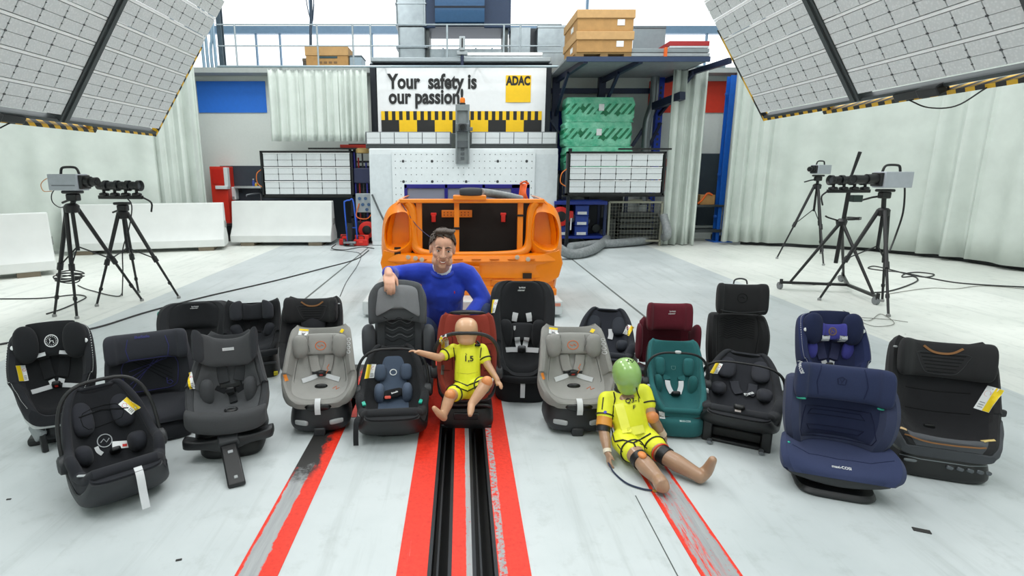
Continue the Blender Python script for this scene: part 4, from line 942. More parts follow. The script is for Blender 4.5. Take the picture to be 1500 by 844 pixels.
# side quarter panels: outer skin lofted along the length
def side(m):
    R = []
    for y, sx in ((.10, .93), (.02, .97), (.06, 1.0), (.25, 1.03), (.7, 1.04), (1.1, 1.03)):
        prof = [(.80, zT+.0), (.87, zT-.06), (.955, zT-.16), (1.0, zT-.33), (1.01, (zO+zB)/2+.12), (.985, zO-.18), (.95, zB+.06), (.90, zB+.02)]
        inn = [(a-.035, z) for a, z in prof[::-1]]
        R.append([Vector((hw*a*sx, y, z)) for a, z in prof+inn])
    m.loft(R)
t.part('quarter_panel', mir(side), OR, angle=50, split=True)
def cup(m):                                                # tail lamp pocket: a deep scooped recess facing the rear
    o0 = smooth_outline([(1.0, zT-.33), (.955, zT-.14), (.86, zT-.04), (.70, zT-.015), (.645, zT-.20), (.65, zO+.05), (.80, zO-.07), (.99, zO-.07)], 4)
    out = smooth_outline([(.965, zT-.33), (.92, zT-.18), (.83, zT-.125), (.71, zT-.13), (.672, zT-.26), (.68, zO+.12), (.80, zO+.035), (.935, zO+.05)], 4)
    o0 = [(x*hw, z) for x, z in o0]; out = [(x*hw, z) for x, z in out]; cxx = sum(p[0] for p in out)/len(out); czz = sum(p[1] for p in out)/len(out); R = [[Vector((x, .12, z)) for x, z in o0], [Vector((x, .035, z)) for x, z in o0], [Vector((x+(a-x)*.6, -.0, z+(b_-z)*.6)) for (x, z), (a, b_) in zip(o0, out)]]
    for f, y, dz in ((1.0, -.03, 0), (.97, -.02, .005), (.93, .06, .012), (.88, .15, .03), (.74, .23, .06), (.4, .27, .07), (.05, .275, .07)): R.append([Vector((cxx+(x-cxx)*f-.03*(1-f), y, czz+(z-czz)*f+dz)) for x, z in out])
    m.loft(R)
t.part('lamp_pocket', mir(cup), OR, angle=50, split=True)
def sl(m): 
    x = hw*.81; z = zT-.21; m.box(x-.022, x+.022, .19, .265, z-.035, z+.035)
    m.box(hw*.88, hw*.97, -.085, -.08, cz(406), cz(375)) if False else None
t.part('lamp_slot', mir(sl), BLACKP, smooth=False, split=True)
def pillar(m):                                             # inner edge of the tailgate opening
    m.tube([(hw*.70, .0, zT-.02), (hw*.655, .02, zT-.12), (hw*.645, .03, zO+.14), (hw*.60, .02, zO+.03), (hw*.48, .0, zO-.0), (hw*.2, -.01, zO-.01), (0, -.01, zO-.01)], [.04, .045, .045, .045, .035, .03, .03], 10, smooth=6)
t.part('opening_flange', mir(pillar), OR, angle=60)
# lower tail panel with pressed shapes
m = M(); R = []
NX = 26
for i in range(NX+1):
    u = -1+2*i/NX; x = c0+u*hw*.93; by_ = .05*abs(u)**4; dz = .03*max(0, abs(u)-.75)*4; ring = []
    for y, z in ((.0, zO-.0+dz), (-.05, zO-.02+dz), (-.075, zO-.075), (-.05, zO-.10), (-.035, zO-.13), (-.045, zO-.25), (-.03, zO-.26), (-.03, zO-.34), (-.045, zO-.35), (-.045, zB+.05), (-.02, zB), (.03, zB), (.06, zO-.02)):
        ring.append(Vector((x, y+by_, z)))
    R.append(ring)
m.loft(R); t.part('tail_panel', m, OR, angle=40)
m = M()
m.xpad([(c0-.08, -.05, zO-.185, .001, .02), (c0-.075, -.05, zO-.185, .02, .06), (c0+.075, -.05, zO-.185, .02, .06), (c0+.08, -.05, zO-.185, .001, .02)], 16, .4, 2); m.box(c0-.1, c0+.22, -.052, -.045, zO-.265, zO-.255)
m.xpad([(c0+.2, -.03, zO-.30, .001, .02), (c0+.22, -.035, zO-.30, .015, .03), (c0+.42, -.035, zO-.30, .015, .03), (c0+.44, -.03, zO-.30, .001, .02)], 16, .4, 2); m.box(c0+.04, c0+.13, -.055, -.045, zB+.06, zB+.14)
for k in range(7): x = c0-hw*.55+k*hw*.2; m.sell((x, -.07, zO-.05), (.05, .012, .008), .8, .6)
t.part('pressed_relief', m, ORD, split=True)
m = M(); ln = [(c0-hw*.62, zO-.04), (c0-hw*.55, zO-.055), (c0-hw*.70, zO-.03), (c0+hw*.62, zO-.05), (c0+hw*.5, zO-.03)]
for x, z in ln: m.lathe([(.022, 0), (.024, .008), (.014, .012), (.002, .012)], (x, -.075, z), (0, -1, 0), 12)
t.part('rubber_plug', m, plain('c9b9a5', .5), split=True)
m = M(); m.box(c0+hw*.57, c0+hw*.67, -.05, -.042, cz(407), cz(399)); m.box(c0-hw*.86, c0-hw*.79, -.02, .0, cz(385), cz(362)); m.box(c0-hw*.78, c0-hw*.76, -.04, -.0, cz(404), cz(388)); t.part('dark_opening', m, plain('2a1604', .7), smooth=False, split=True)
def horn(m):                                               # lower corner brackets with torn flanges
    m.loft([[Vector((hw*a, y, z)) for a, z in ((.72, zO-.02), (.98, zO+.04), (1.02, zO-.10), (.98, zB+.22), (.78, zB+.10), (.70, zB+.12))] for y in (-.02, .10)])
    m.box(hw*.80, hw*.96, -.03, .1, zB+.01, zB+.10)
t.part('corner_bracket', mir(horn), OR, bev=.012, split=True)
# roof bar, uprights, top block and inner board
m = M(); m.box(c0-hw*.79, c0+hw*.79, -.03, .05, zT-.03, zT+.01); m.box(cx(664), cx(711.5), -.05, .12, zT, cz(286)); t.part('roof_bar', m, OR, bev=.008)
for px, w_ in ((614, .03), (669, .026), (762, .028)):
    m = M(); x = cx(px); m.box(x-w_, x+w_, .02, .07, zO-.02, zT); t.part('upright', m, OR, bev=.006)
m = M(); x = cx(669); m.box(x-.03, x+.03, .01, .08, cz(335)-.012, cz(335)+.012); x = cx(762); m.box(x-.032, x+.032, .01, .08, cz(316)-.01, cz(316)+.01); t.part('black_tape', m, BLACKP, smooth=False, split=True)
m = M(); m.box(c0-hw*.74, c0+hw*.74, .22, .26, zO-.1, zT-.0); t.part('inner_board', m, plain('1b1512', .9, bump=.4, bscale=300), smooth=False)
m = M(); m.box(cx(646), cx(692), .205, .22, cz(321), cz(310)); t.part('perforated_strip', m, ORD, bev=.004)
m = M()
for k in range(8): dot(m, cx(650)+k*.036, cz(313.5), .007, .203); dot(m, cx(650)+k*.036, cz(317.5), .007, .203)
t.part('hole_row', m, plain('8a3f06', .7), smooth=False)
for px in (634, 739): m = M(); x = cx(px); m.box(x-.022, x+.022, .195, .22, cz(328), cz(318)); m.box(x-.03, x+.03, .205, .22, cz(318), cz(314)); t.part('red_tag', m, plain('d82818', .4), bev=.004)
m = M(); m.box(c0-hw*.72, c0+hw*.72, .0, .22, zO-.03, zO-.015); t.part('load_floor', m, plain('2a2018', .8), smooth=False)
m = M(); m.tube([A(588, 298, CY0-.02)-Vector((0, CY0, 0)), A(610, 330, CY0-.02)-Vector((0, CY0, 0)), A(633, 350, CY0-.1)-Vector((0, CY0, 0))], .004, 5, smooth=5); t.part('wire', m, plain('30305a', .5))
m = M(); m.box(c0-hw*.8, c0+hw*.8, .1, 1.1, zB-.06, zB+.05); t.part('underbody', m, plain('1d1a18', .6), bev=.02)
m = M(); m.cyl((c0+hw*.86, .1, zB+.02), (c0+hw*.86, .35, zB-.0), .07); t.part('exhaust_stub', m, STEEL)
m = M(); m.xpad([(cx(673), .0, cz(281), .01, .01), (cx(675), .0, cz(281), .06, .035), (cx(690), .0, cz(281), .07, .042), (cx(704), .0, cz(281), .06, .035), (cx(706), .0, cz(281), .01, .01)], 18, .6, 4)
o = obj('headrest_cushion', m.xf(Matrix.Translation((0, CY0, 0))), plain('3b3d3f', .7, bump=.3)); tag(o, 'dark grey cushion block on top of the orange car body', 'cushion')
hose('ventilation_hose', [A(704, 282, 5.7), A(722, 284, 5.9), A(745, 288, 6.0), A(764, 292.5, 6.05)], .045, 'ribbed grey hose leaving the cushion on top of the car body', rib=.035)
t = Thing('orange_strap_bundle', 'bundle of bright orange straps hanging at right end of the blue frame', 'strap', A(768, 272, 6.4)); m = M()
for k in range(4): m.ribbon([(-.035+k*.022, .02*k, .02), (-.05+k*.02, -.02, -.08), (-.06+k*.035, -.03, -.17)], .022, .006)
t.part('strap', m, plain('f2641a', .5)); m = M(); m.tube([(-.05, 0, .02), (0, -.01, .045), (.05, 0, .02)], .012, 6, smooth=4); t.part('loop', m, plain('e85a14', .5))
# ================================================================== child seats
F = fabric
def rim_path(st, k, sub=5, off=0.0, inn=.25, rim=.022):
    """the two long rim lines of a bucket, joined around its lower end"""
    Q = vcat(st, sub); L, R_ = [], []
    for i, (y, z, hw, wg) in enumerate(Q):
        a, b = Q[max(0, i-1)], Q[min(len(Q)-1, i+1)]; T = Vector((b[0]-a[0], b[1]-a[1])).normalized(); N = Vector((T.y, -T.x)); o = wg+rim*.30+off
        L.append(Vector((-hw+rim*inn, y+N.x*o, z+N.y*o))); R_.append(Vector((hw-rim*inn, y+N.x*o, z+N.y*o)))
    return L, R_
def head_pad(t, mat, z, y, hw, hh, wing, lean=-.25, thick=.035, wt=.05, wmat=None, name='headrest', inner=.55, e=.65):
    """winged headrest; the wings reach forward by wing"""
    m = M(); T = Matrix.Translation((0, y, z)) @ Matrix.Rotation(lean, 4, 'X')
    a = hw*inner
    half = [(hw, -wing*.85, -.0, wt*.3, hh*.30), (hw*.99, -wing*.9, 0, wt*.6, hh*.62), (hw*.96, -wing*.9, 0, wt*.85, hh*.84), (hw*.9, -wing*.85, 0, wt*.95, hh*.97), (hw*.76, -wing*.6, 0, wt*.9, hh), (a, -wing*.12, 0, thick*1.05, hh*.96)]
    st = [(-x, b, c, d_, e_) for x, b, c, d_, e_ in half]+[(0, 0, 0, thick, hh*.94)]+half[::-1]
    m.xpad(st, 22, e, 5, T=T); o = t.part(name, m, mat)
    return o
def lobes(t, mat, z, y, x, rx, ry, rz_, name='head_wing', yaw=.35, lean=-.25, e1=.75, e2=.8):
    for sx in (-1, 1):
        m = M(); T = Matrix.Rotation(lean, 3, 'X') @ Matrix.Rotation(-sx*yaw, 3, 'Z'); m.sell((sx*x, y, z), (rx, ry, rz_), e1, e2, T, 24, 14); t.part(name, m, mat)
def head_panel(t, mat, z, y, hw, hh, th, lean=-.25):
    m = M(); T = Matrix.Translation((0, y, z)) @ Matrix.Rotation(lean, 4, 'X')
    m.xpad([(-hw, 0, 0, th*.4, hh*.8), (-hw*.95, 0, 0, th*.8, hh*.95), (0, -.004, 0, th, hh), (hw*.95, 0, 0, th*.8, hh*.95), (hw, 0, 0, th*.4, hh*.8)], 20, .5, 4, T=T); return t.part('headrest', m, mat)
def block(t, name, w_, d_, z0, z1, mat, y=0, e=.5, top=.86, bot=.9, bev=0, **kw):
    m = M(); h = z1-z0; m.zpad([(z0, 0, y, w_*bot, d_*bot), (z0+h*.08, 0, y, w_*(bot*.5+.5), d_*(bot*.5+.5)), (z0+h*.3, 0, y, w_, d_), (z0+h*.75, 0, y, w_*(top*.4+.6), d_*(top*.4+.6)), (z1, 0, y, w_*top, d_*top)], 36, e, 4)
    return t.part(name, m, mat, **kw)
def buckle(t, x, z, s=1, mat=None, red=True):
    p, n = t.hit(x, z); m = M(); T = Matrix.Rotation(-.7, 3, 'X'); m.sell(p+n*.014, (.026*s, .036*s, .014*s), .5, .5, T); b = t.part('buckle', m, mat or BLACKP)
    if red: m = M(); m.sell(p+n*.026*s+Vector((0, -.004, -.006)), (.012*s, .014*s, .006*s), .5, .5, T); t.part('release_button', m, plain('d8362c', .35), parent=b, target=False)
    return b
def harness(t, pads, hips, padmat, webmat, bz, pw=.05, pt=.016, bs=1, red=True, tops=()):
    for q in tops: t.part('shoulder_strap', t.strap(q, .034, .003), webmat, target=False)
    for q in pads: t.part('shoulder_pad', t.strap(q, pw, pt, off=.010), padmat, bev=.004)
    for q in hips: t.part('hip_strap', t.strap(q, .03, .003, off=.006), webmat, target=False)
    return buckle(t, 0, bz, bs, red=red)
def pull_tab(t, pts, w_=.032, mat=None):                    # loose adjuster strap, in local 3-D points
    m = M(); m.ribbon(pts, w_, .003, 5); return t.part('adjuster_strap', m, mat or STRAPW, target=False)
def arch(t, pz, py, hw, H, lean, mat, r=.0095, flat=(1, .8), hubs=True, top=.62, name='carry_handle'):
    """carrying handle: an arch from pivot to pivot; lean tips it back"""
    P = []
    for i in range(25):
        a = PI*i/24; x = hw*sg(math.cos(a), top); h = H*sg(math.sin(a), top)
        P.append((x, py+h*math.sin(lean), pz+h*math.cos(lean)))
    m = M(); m.tube(P, r, 12, flat=flat); o = t.part(name, m, mat, angle=60)
    if hubs:
        for sx in (-1, 1):
            m = M(); m.lathe([(.012, -.028), (.042, -.026), (.048, -.01), (.044, .016), (.03, .024), (.003, .026)], (sx*hw, py, pz), (sx, 0, 0), 18); t.part('handle_hub', m, CHARP)
    return o
def scale_thing(t, s): t.r.scale = (s, s, s) if isinstance(s, (int, float)) else s
# ---- pale grey rotating seats (two alike)
GREYF = F('8d8c88'); GREYL = F('9b9a96'); ORANGE = plain('d9703a', .6)
def grey_seat(label, loc, rz):
    t = Thing('child_seat', label, 'child seat', loc, rz, 'pale grey child seats')
    UP = .055
    st = [(.205, .625, .155, .015), (.197, .617, .186, .025), (.170, .55, .20, .085), (.125, .43, .213, .15), (.08, .325, .224, .175), (.03, .25, .232, .175), (-.05, .205, .235, .15), (-.14, .195, .225, .105), (-.21, .2, .195, .05), (-.24, .19, .145, .005)]
    st = [(y, z+UP, a, b) for y, z, a, b in st]
    m = M(); m.bucket(st, .04, 3.6, rim=.03, eo=.5); t.part('seat_shell', m, GREYF)
    for sx in (-1, 1): t.part('shell_seam', t.line([(sx*.135, .50+UP), (sx*.15, .42+UP), (sx*.16, .34+UP), (sx*.165, .28+UP), (sx*.15, .235+UP), (sx*.10, .20+UP)], .003), F('4a4a49'), target=False)
    m = M(); m.liner(st, .014, .03, 3.6, rim=.03, a=.30, b=.84); t.part('seat_liner', m, GREYL)
    block(t, 'base', .19, .20, 0.02, .225, plastic('27282b', .45), y=-.03, e=.55, top=.85, bot=.8)
    m = M(); m.box(-.035, .035, -.235, -.15, .0, .06); t.part('base_foot', m, CHARP, bev=.01)
    for sx in (-1, 1): m = M(); m.xpad([(-.045, 0, 0, .003, .006), (-.035, -.004, 0, .01, .017), (.035, -.004, 0, .01, .017), (.045, 0, 0, .003, .006)], 14, .6, 3, T=Matrix.Translation((sx*.105, -.219, .105)) @ Matrix.Rotation(sx*.5, 4, 'Z')); t.part('release_paddle', m, plain('a8aaab', .4))
    head_panel(t, GREYL, .525+UP, .115, .115, .078, .026, -.28); lobes(t, GREYF, .522+UP, .062, .128, .048, .055, .085)
    for sx in (-1, 1): t.part('seam', t.line([(sx*.075, .64+UP), (sx*.08, .57+UP), (sx*.07, .5+UP)], .0018), F('6f6e6b'), target=False)
    for sx in (-1, 1): t.part('shoulder_pad', t.strap([(sx*.052, .475+UP), (sx*.046, .41+UP), (sx*.03, .345+UP)], .062, .02, off=.012), F('9a9894'), bev=.006)
    for q in ([(-.03, .315+UP), (-.075, .295+UP), (-.12, .28+UP)], [(.03, .315+UP), (.075, .295+UP), (.12, .28+UP)]): t.part('hip_strap', t.strap(q, .034, .004, off=.008), STRAPW, target=False)
    m = M(); t.strap([(-.06, .335+UP), (0, .342+UP), (.06, .335+UP)], .022, .012, off=.012, m=m); t.part('buckle_tongue', m, BLACKP)
    buckle(t, 0, .325+UP)
    p, n = t.hit(0, .235+UP); m = M(); m.sell(p+n*.0, (.042, .02, .018), .8, .9, Matrix.Rotation(-.5, 3, 'X')); t.part('adjuster_recess', m, BLACKG)
    m = M(); m.xpad([(-.085, -.222, .168+UP, .004, .004), (-.06, -.235, .166+UP, .016, .02), (0, -.24, .165+UP, .016, .027), (.06, -.235, .166+UP, .016, .02), (.085, -.222, .168+UP, .004, .004)], 16, .9, 4); t.part('front_slot', m, BLACKG)
    pull_tab(t, [(0, -.215, .222+UP), (0, -.25, .205+UP), (0, -.268, .165+UP), (0, -.262, .12+UP)], .034)
    t.part('emblem', t.ring(0, .545+UP, .033, .003), ORANGE, target=False); t.part('emblem_mark', t.line([(-.018, .55+UP), (-.004, .537+UP), (.006, .553+UP), (.019, .541+UP)], .003), ORANGE, target=False)
    t.part('orange_print', t.line([(.05, .40+UP), (.035, .37+UP), (.045, .36+UP), (.03, .33+UP)], .0025), ORANGE, target=False)
    t.part('orange_print', t.line([(.075, .215+UP), (.10, .232+UP), (.098, .21+UP), (.12, .222+UP)], .0025), ORANGE, target=False)
    t.part('side_tag', t.patch(-.205, .315+UP, .018, .05, .25), plain('e98a2e', .6), target=False, smooth=False)
    t.sticker(-.115, .655+UP, .06, .05, -.12, 'top'); t.part('yellow_tag', t.patch(.135, .655+UP, .022, .03, -.5), YELLOW, target=False, smooth=False)
    for k in range(4): t.part('printed_letter', t.ring(.183, .585+UP-k*.032, .011, .0018), STRAPW, target=False)
    return t
grey_seat('pale grey child seat beside the charcoal seat with the support leg, left of the man', G(462, 617)+Vector((0, 0, 0)), .12)
grey_seat('pale grey child seat left behind the green headed crash dummy', G(836, 617), .0)
# ---- deep tub seats with stitched rims
def tub_seat(label, loc, rz, shell, padc, headc, legs, inset=None, edge='c9cccc', dirs=1):
    t = Thing('child_seat', label, 'child seat', loc, rz)
    dz = .05
    st = [(y, z+dz, hw, wg) for y, z, hw, wg in [(.215, .605, .08, .0), (.213, .598, .145, .012), (.205, .572, .194, .04), (.183, .515, .226, .10), (.14, .40, .238, .15), (.095, .30, .238, .17), (.035, .215, .225, .17), (-.06, .165, .202, .14), (-.145, .155, .172, .09), (-.20, .16, .13, .03)]]
    SF = F(shell, var=.22); m = M(); m.bucket(st, .045, 3.4, rim=.05, eo=.6); t.part('seat_shell', m, SF)
    lo = [(y+.012, z-.02, hw-.004, wg-.05) for y, z, hw, wg in st[6:]]
    m = M(); m.bucket(lo, .045, 3.4, rim=.02, eo=.6); t.part('plastic_shell', m, plain(edge, .4))
    m = M(); m.liner(st, .02, .03, 3.4, rim=.05, a=.4, b=.93); t.part('seat_liner', m, F(padc, var=.2))
    head_panel(t, F(headc, var=.2), .535+dz, .125, .13, .10, .03, -.3); lobes(t, F(headc, var=.2), .525+dz, .06, .135, .07, .06, .105, e1=.85, e2=.85)
    L, R_ = rim_path(st, 1, rim=.055, inn=.12)
    for P in (L, R_):
        Q = catmull(P[5:-1], 3); m = M()
        for i in range(0, len(Q)-1, 2): m.tube([Q[i], Q[i].lerp(Q[i+1], .7)], .0017, 4)
        t.part('rim_stitching', m, WHITE, target=False)
    for sx in (-1, 1): m = M(); i = 17; p = (L, R_)[sx > 0][i]; m.lathe([(.013, 0), (.013, .006), (.008, .010), (.002, .010)], p+Vector((-sx*.03, -.004, 0)), (0, -1, .3), 14); t.part('rim_button', m, WHITE)
    if inset:
        IN = F(inset); head_pad(t, IN, .50+dz, .075, .085, .055, .045, -.3, .02, .028, name='head_insert', inner=.5)
        for sx in (-1, 1):
            m = M(); m.sell(t.hit(sx*.125, .40+dz)[0]+Vector((0, -.01, 0)), (.04, .03, .06), .8, .8); t.part('side_cushion', m, IN)
    t.part('harness_pads', M().merge(t.strap([(-.06, .475+dz), (-.052, .41+dz), (-.035, .335+dz)], .062, .014, off=.01)), F('141517' if not inset else '3a3d5c'), bev=.003)
    t.part('harness_pads', t.strap([(.06, .475+dz), (.052, .41+dz), (.035, .335+dz)], .062, .014, off=.01), F('141517' if not inset else '3a3d5c'), bev=.003)
    for sx in (-1, 1):
        t.part('shoulder_strap', t.strap([(sx*.064, .49+dz), (sx*.06, .465+dz)], .05, .004, off=.014), STRAPW, target=False)
        t.part('hip_strap', t.strap([(sx*.03, .325+dz), (sx*.022, .30+dz)], .035, .004, off=.01), STRAPW, target=False); t.part('hip_strap', t.strap([(sx*.03, .285+dz), (sx*.08, .275+dz), (sx*.13, .262+dz)], .026, .004, off=.006), STRAPW, target=False)
    buckle(t, 0, .285+dz)
    em = WHITE if not inset else plain('8a7048', .6); dzr = .555+dz if not inset else .525+dz; rr = .036 if not inset else .026
    t.part('emblem', t.ring(0, dzr, rr, .003), em, target=False)
    m = M()
    for k in range(16): a = 2*PI*k/16; t.line([(rr*.8*math.cos(a), dzr+rr*.8*math.sin(a)), (rr*.66*math.cos(a), dzr+rr*.66*math.sin(a))], .002, m=m)
    t.part('emblem_rays', m, em, target=False)
    t.part('emblem_mark', t.line([(-rr*.35, dzr-rr*.4), (-rr*.15, dzr), (rr*.25, dzr+.0), (rr*.3, dzr-rr*.4)], .0025, m=t.line([(-rr*.2, dzr), (-rr*.3, dzr+rr*.4), (-rr*.05, dzr+rr*.35)], .0025)), em, target=False)
    block(t, 'base_neck', .12, .12, .05, .16, CHARP, y=.0, e=.7)
    m = M(); m.box(-.2, .2, -.02, .22, .0, .045); t.part('base', m, BLACKP, bev=.015)
    if legs:
        m = M(); m.bar((-.09, -.14, .14), (-.08, -.17, .0), .035, .05); t.part('support_leg', m, BLACKP, bev=.006)
        m = M(); m.bar((-.13, -.1, .16), (-.09, -.15, .08), .05, .09); t.part('leg_joint', m, plain('8f9496', .45), bev=.012)
    return t
t = tub_seat('black tub shaped child seat with white rim stitching at far left', G(92, 618), .45, '1b1c1f', '131416', '17181a', True)
t.sticker(-.165, .43, .035, .095, .12, 'left')
t = tub_seat('royal blue tub shaped child seat with purple cushions at right', G(1200, 590), -.12, '2b3358', '272d4c', '232a48', False, inset='4a4a9c')
# ---- charcoal seat with the support leg in front
t = Thing('child_seat', 'charcoal child seat whose flat support leg reaches forward on the floor', 'child seat', G(338, 632), .22)
CH = F('3a3b3d'); CHL = F('434446')
st = [(.20, .64, .10, .01), (.195, .63, .135, .04), (.165, .55, .16, .10), (.13, .45, .185, .15), (.09, .355, .205, .175), (.03, .28, .215, .175), (-.05, .25, .215, .14), (-.13, .245, .21, .09), (-.19, .245, .195, .04), (-.22, .225, .17, .0)]
m = M(); m.bucket(st, .04, 3.6, rim=.028, eo=.5); t.part('seat_shell', m, F('2f3032'))
m = M(); m.liner(st, .02, .012, 2.6, rim=.03, a=.3, b=.88); t.part('seat_liner', m, CH)
m = M(); m.xpad([(-.205, -.17, .265, .01, .02), (-.20, -.18, .262, .05, .05), (-.14, -.21, .245, .05, .058), (0, -.225, .235, .05, .06), (.14, -.21, .245, .05, .058), (.20, -.18, .262, .05, .05), (.205, -.17, .265, .01, .02)], 20, .7, 5); t.part('front_bolster', m, CHL)
m = M(); T = Matrix.Translation((0, .10, .565)) @ Matrix.Rotation(-.25, 4, 'X')
m.xpad([(-.165, -.12, .045, .008, .035), (-.155, -.11, .035, .02, .075), (-.115, -.05, .012, .028, .09), (-.07, -.01, -.005, .03, .085), (0, 0, -.01, .03, .08), (.07, -.01, -.005, .03, .085), (.115, -.05, .012, .028, .09), (.155, -.11, .035, .02, .075), (.165, -.12, .045, .008, .035)], 20, .6, 5, T=T); t.part('headrest', m, F('47484a'))
for sx in (-1, 1): 
    m = M(); m.xpad([(sx*.118, -.075, .02, .01, .06), (sx*.135, -.105, .032, .016, .088), (sx*.16, -.128, .046, .012, .085), (sx*.172, -.125, .05, .004, .05)], 18, .6, 4, T=T); t.part('headrest_wing', m, F('26272a'))
    m = M(); p = t.hit(sx*.125, .355)[0]; m.sell(p+Vector((-sx*.01, -.01, .0)), (.035, .05, .075), .7, .8); t.part('side_cushion', m, F('333436'))
harness(t, [[(-.05, .50), (-.045, .45), (-.035, .40)], [(.055, .50), (.05, .45), (.04, .41)]], [[(-.03, .345), (-.08, .375)], [(.03, .345), (.08, .375)]], F('2a2b2d'), STRAPB, .345, .058, .016)
t.part('harness_tongue', t.strap([(-.06, .382), (0, .378), (.06, .392)], .022, .01, off=.014), BLACKP)
t.part('crotch_strap', t.strap([(0, .36), (.01, .31), (.02, .275)], .04, .01, off=.012), STRAPB)
p, n = t.hit(.015, .235); m = M(); m.lathe([(.034, -.01), (.036, .008), (.026, .014), (.024, .008), (.003, .008)], p, n, 20); t.part('adjuster_knob', m, BLACKP); m = M(); m.lathe([(.024, .0), (.026, .012), (.021, .012), (.02, .0)], p, n, 20); t.part('knob_ring', m, plain('8a8d90', .3, .5), target=False)
t.part('name_label', t.patch(0, .605, .062, .018, .04), plain('c9cbcc', .5), target=False, smooth=False); t.part('label_print', t.line([(-.024, .603), (.024, .606)], .0022), plain('5b5d60', .5), target=False)
t.sticker(-.185, .43, .024, .10, .1, 'left')
block(t, 'base_turntable', .19, .19, .09, .21, BLACKP, e=.6, y=-.0)
block(t, 'base', .17, .20, .0, .10, plastic('0e0f10', .5), e=.5, y=.02)
m = M(); m.xpad([(-.235, -.14, .115, .02, .015), (-.22, -.16, .115, .05, .028), (-.12, -.20, .115, .04, .026), (0, -.215, .12, .05, .045), (.12, -.20, .135, .04, .026), (.22, -.16, .145, .05, .03), (.235, -.14, .145, .02, .015)], 18, .45, 4); t.part('front_crossbar', m, plastic('1d1e20', .4))
m = M(); m.box(-.06, .06, -.205, -.19, .178, .196); t.part('white_plate', m, plain('d8dadb', .5), smooth=False)
m = M(); m.bar((0.0, -.215, .14), (0.085, -.56, .012), .085, .026, up=(0, -.5, .8)); t.part('support_leg', m, plastic('141517', .35), bev=.008)
m = M(); m.bar((-.0, -.20, .165), (0.018, -.28, .130), .105, .04, up=(0, -.5, .8)); t.part('leg_joint', m, CHARP, bev=.01)
m = M(); m.bar((.074, -.505, .043), (.078, -.525, .0358), .018, .012, up=(0, -.5, .8)); t.part('leg_slot', m, plain('9c9fa0', .5), bev=.003)
m = M(); m.bar((.028, -.325, .1125), (.033, -.345, .105), .026, .010, up=(0, -.5, .8)); t.part('leg_emblem', m, plain('9a9da0', .5), bev=.002)
# ---- oval shells of one make
def oval_seat(label, loc, rz, full, edge=None):
    t = Thing('child_seat', label, 'child seat', loc, rz)
    OB = F('1a1b1d', var=.22); OI = F('151618', var=.22)
    st = [(.235, .755, .105, .0), (.233, .748, .155, .03), (.226, .722, .192, .065), (.212, .665, .216, .105), (.185, .565, .222, .14), (.145, .45, .216, .165), (.095, .34, .208, .175), (.03, .26, .205, .17), (-.06, .215, .203, .14), (-.15, .20, .19, .09), (-.22, .19, .155, .03)]
    m = M(); m.bucket(st, .045, 3.4, rim=.06, eo=.65); t.part('seat_shell', m, OB)
    m = M(); m.liner(st, .045, .012, 2.8, rim=.06, a=.09, b=.5); t.part('headrest', m, OI)
    m = M(); m.liner(st, .018, .012, 3.2, rim=.06, a=.5, b=.92); t.part('seat_liner', m, F('121315', var=.2))
    t.part('logo', t.text('britax', .019, 0, .765, .05), WHITE, target=False, smooth=False); t.part('logo', t.text('römer', .019, -.006, .745, .05), WHITE, target=False, smooth=False)
    block(t, 'base', .185, .20, .0, .17, F('18191b'), y=-.02, e=.6, top=.95, bot=.93)
    if edge:
        lo = [(y+.028, z-.004, hw+.012, wg-.055) for y, z, hw, wg in st]; m = M(); m.bucket(lo, .035, 2.6, rim=.02, eo=.65); t.part('plastic_shell', m, plastic('1a1c1d')); 
        m = M(); m.xpad([(-.226, .14, .62, .01, .03), (-.224, .14, .6, .014, .09), (-.20, .16, .6, .01, .09)], 12, .6, 3); t.part('teal_side_trim', m, plain('1f9c86', .4))
    if full:
        for sx in (-1, 1):
            t.part('shoulder_strap', t.strap([(sx*.045, .585), (sx*.052, .55), (sx*.056, .525)], .038, .004, off=.006), STRAPW, target=False)
            t.part('side_cushion', M().sell(t.hit(sx*.115, .43)[0]+Vector((0, 0, 0)), (.05, .045, .10), .7, .8), F('1b1c1e'))
        q = t.hit(0, .46)[0]; m = M(); m.xpad([(-.085, .01, 0, .005, .02), (-.07, 0, 0, .02, .055), (0, -.008, 0, .022, .062), (.07, 0, 0, .02, .055), (.085, .01, 0, .005, .02)], 18, .6, 4, T=Matrix.Translation(q+Vector((0, -.035, 0))) @ Matrix.Rotation(-.25, 4, 'X')); t.part('chest_pad', m, F('222325'))
        t.part('chest_print', t.line([(-.055, .487), (-.055, .462), (-.05, .455)], .003, m=t.line([(-.047, .487), (-.047, .46)], .003)), WHITE, target=False)
        for sx in (-1, 1):
            t.part('harness_strap', t.strap([(sx*.032, .405), (sx*.028, .365), (sx*.02, .325)], .036, .004, off=.012), STRAPW, target=False)
            t.part('hip_strap', t.strap([(sx*.03, .313), (sx*.075, .312), (sx*.115, .308)], .034, .004, off=.012), STRAPW, target=False)
        buckle(t, 0, .315, 1.1, plain('4b4d50', .4))
        m = M(); m.xpad([(-.155, -.20, .175, .008, .01), (-.14, -.215, .175, .02, .02), (0, -.25, .17, .02, .022), (.14, -.215, .175, .02, .02), (.155, -.2, .175, .008, .01)], 16, .8, 4); t.part('front_roll', m, F('17181a'))
        pull_tab(t, [(0, -.235, .15), (0, -.255, .14), (0, -.256, .09), (0, -.252, .05)], .03)
    return t
t = oval_seat('black high oval child seat with white harness straps right of the red infant seat', G(768, 578), -.06, True); t.r.scale = (.98, 1, .94)
t.sticker(-.215, .62, .03, .10, .1, 'left', d=(.5, 1, -.3))
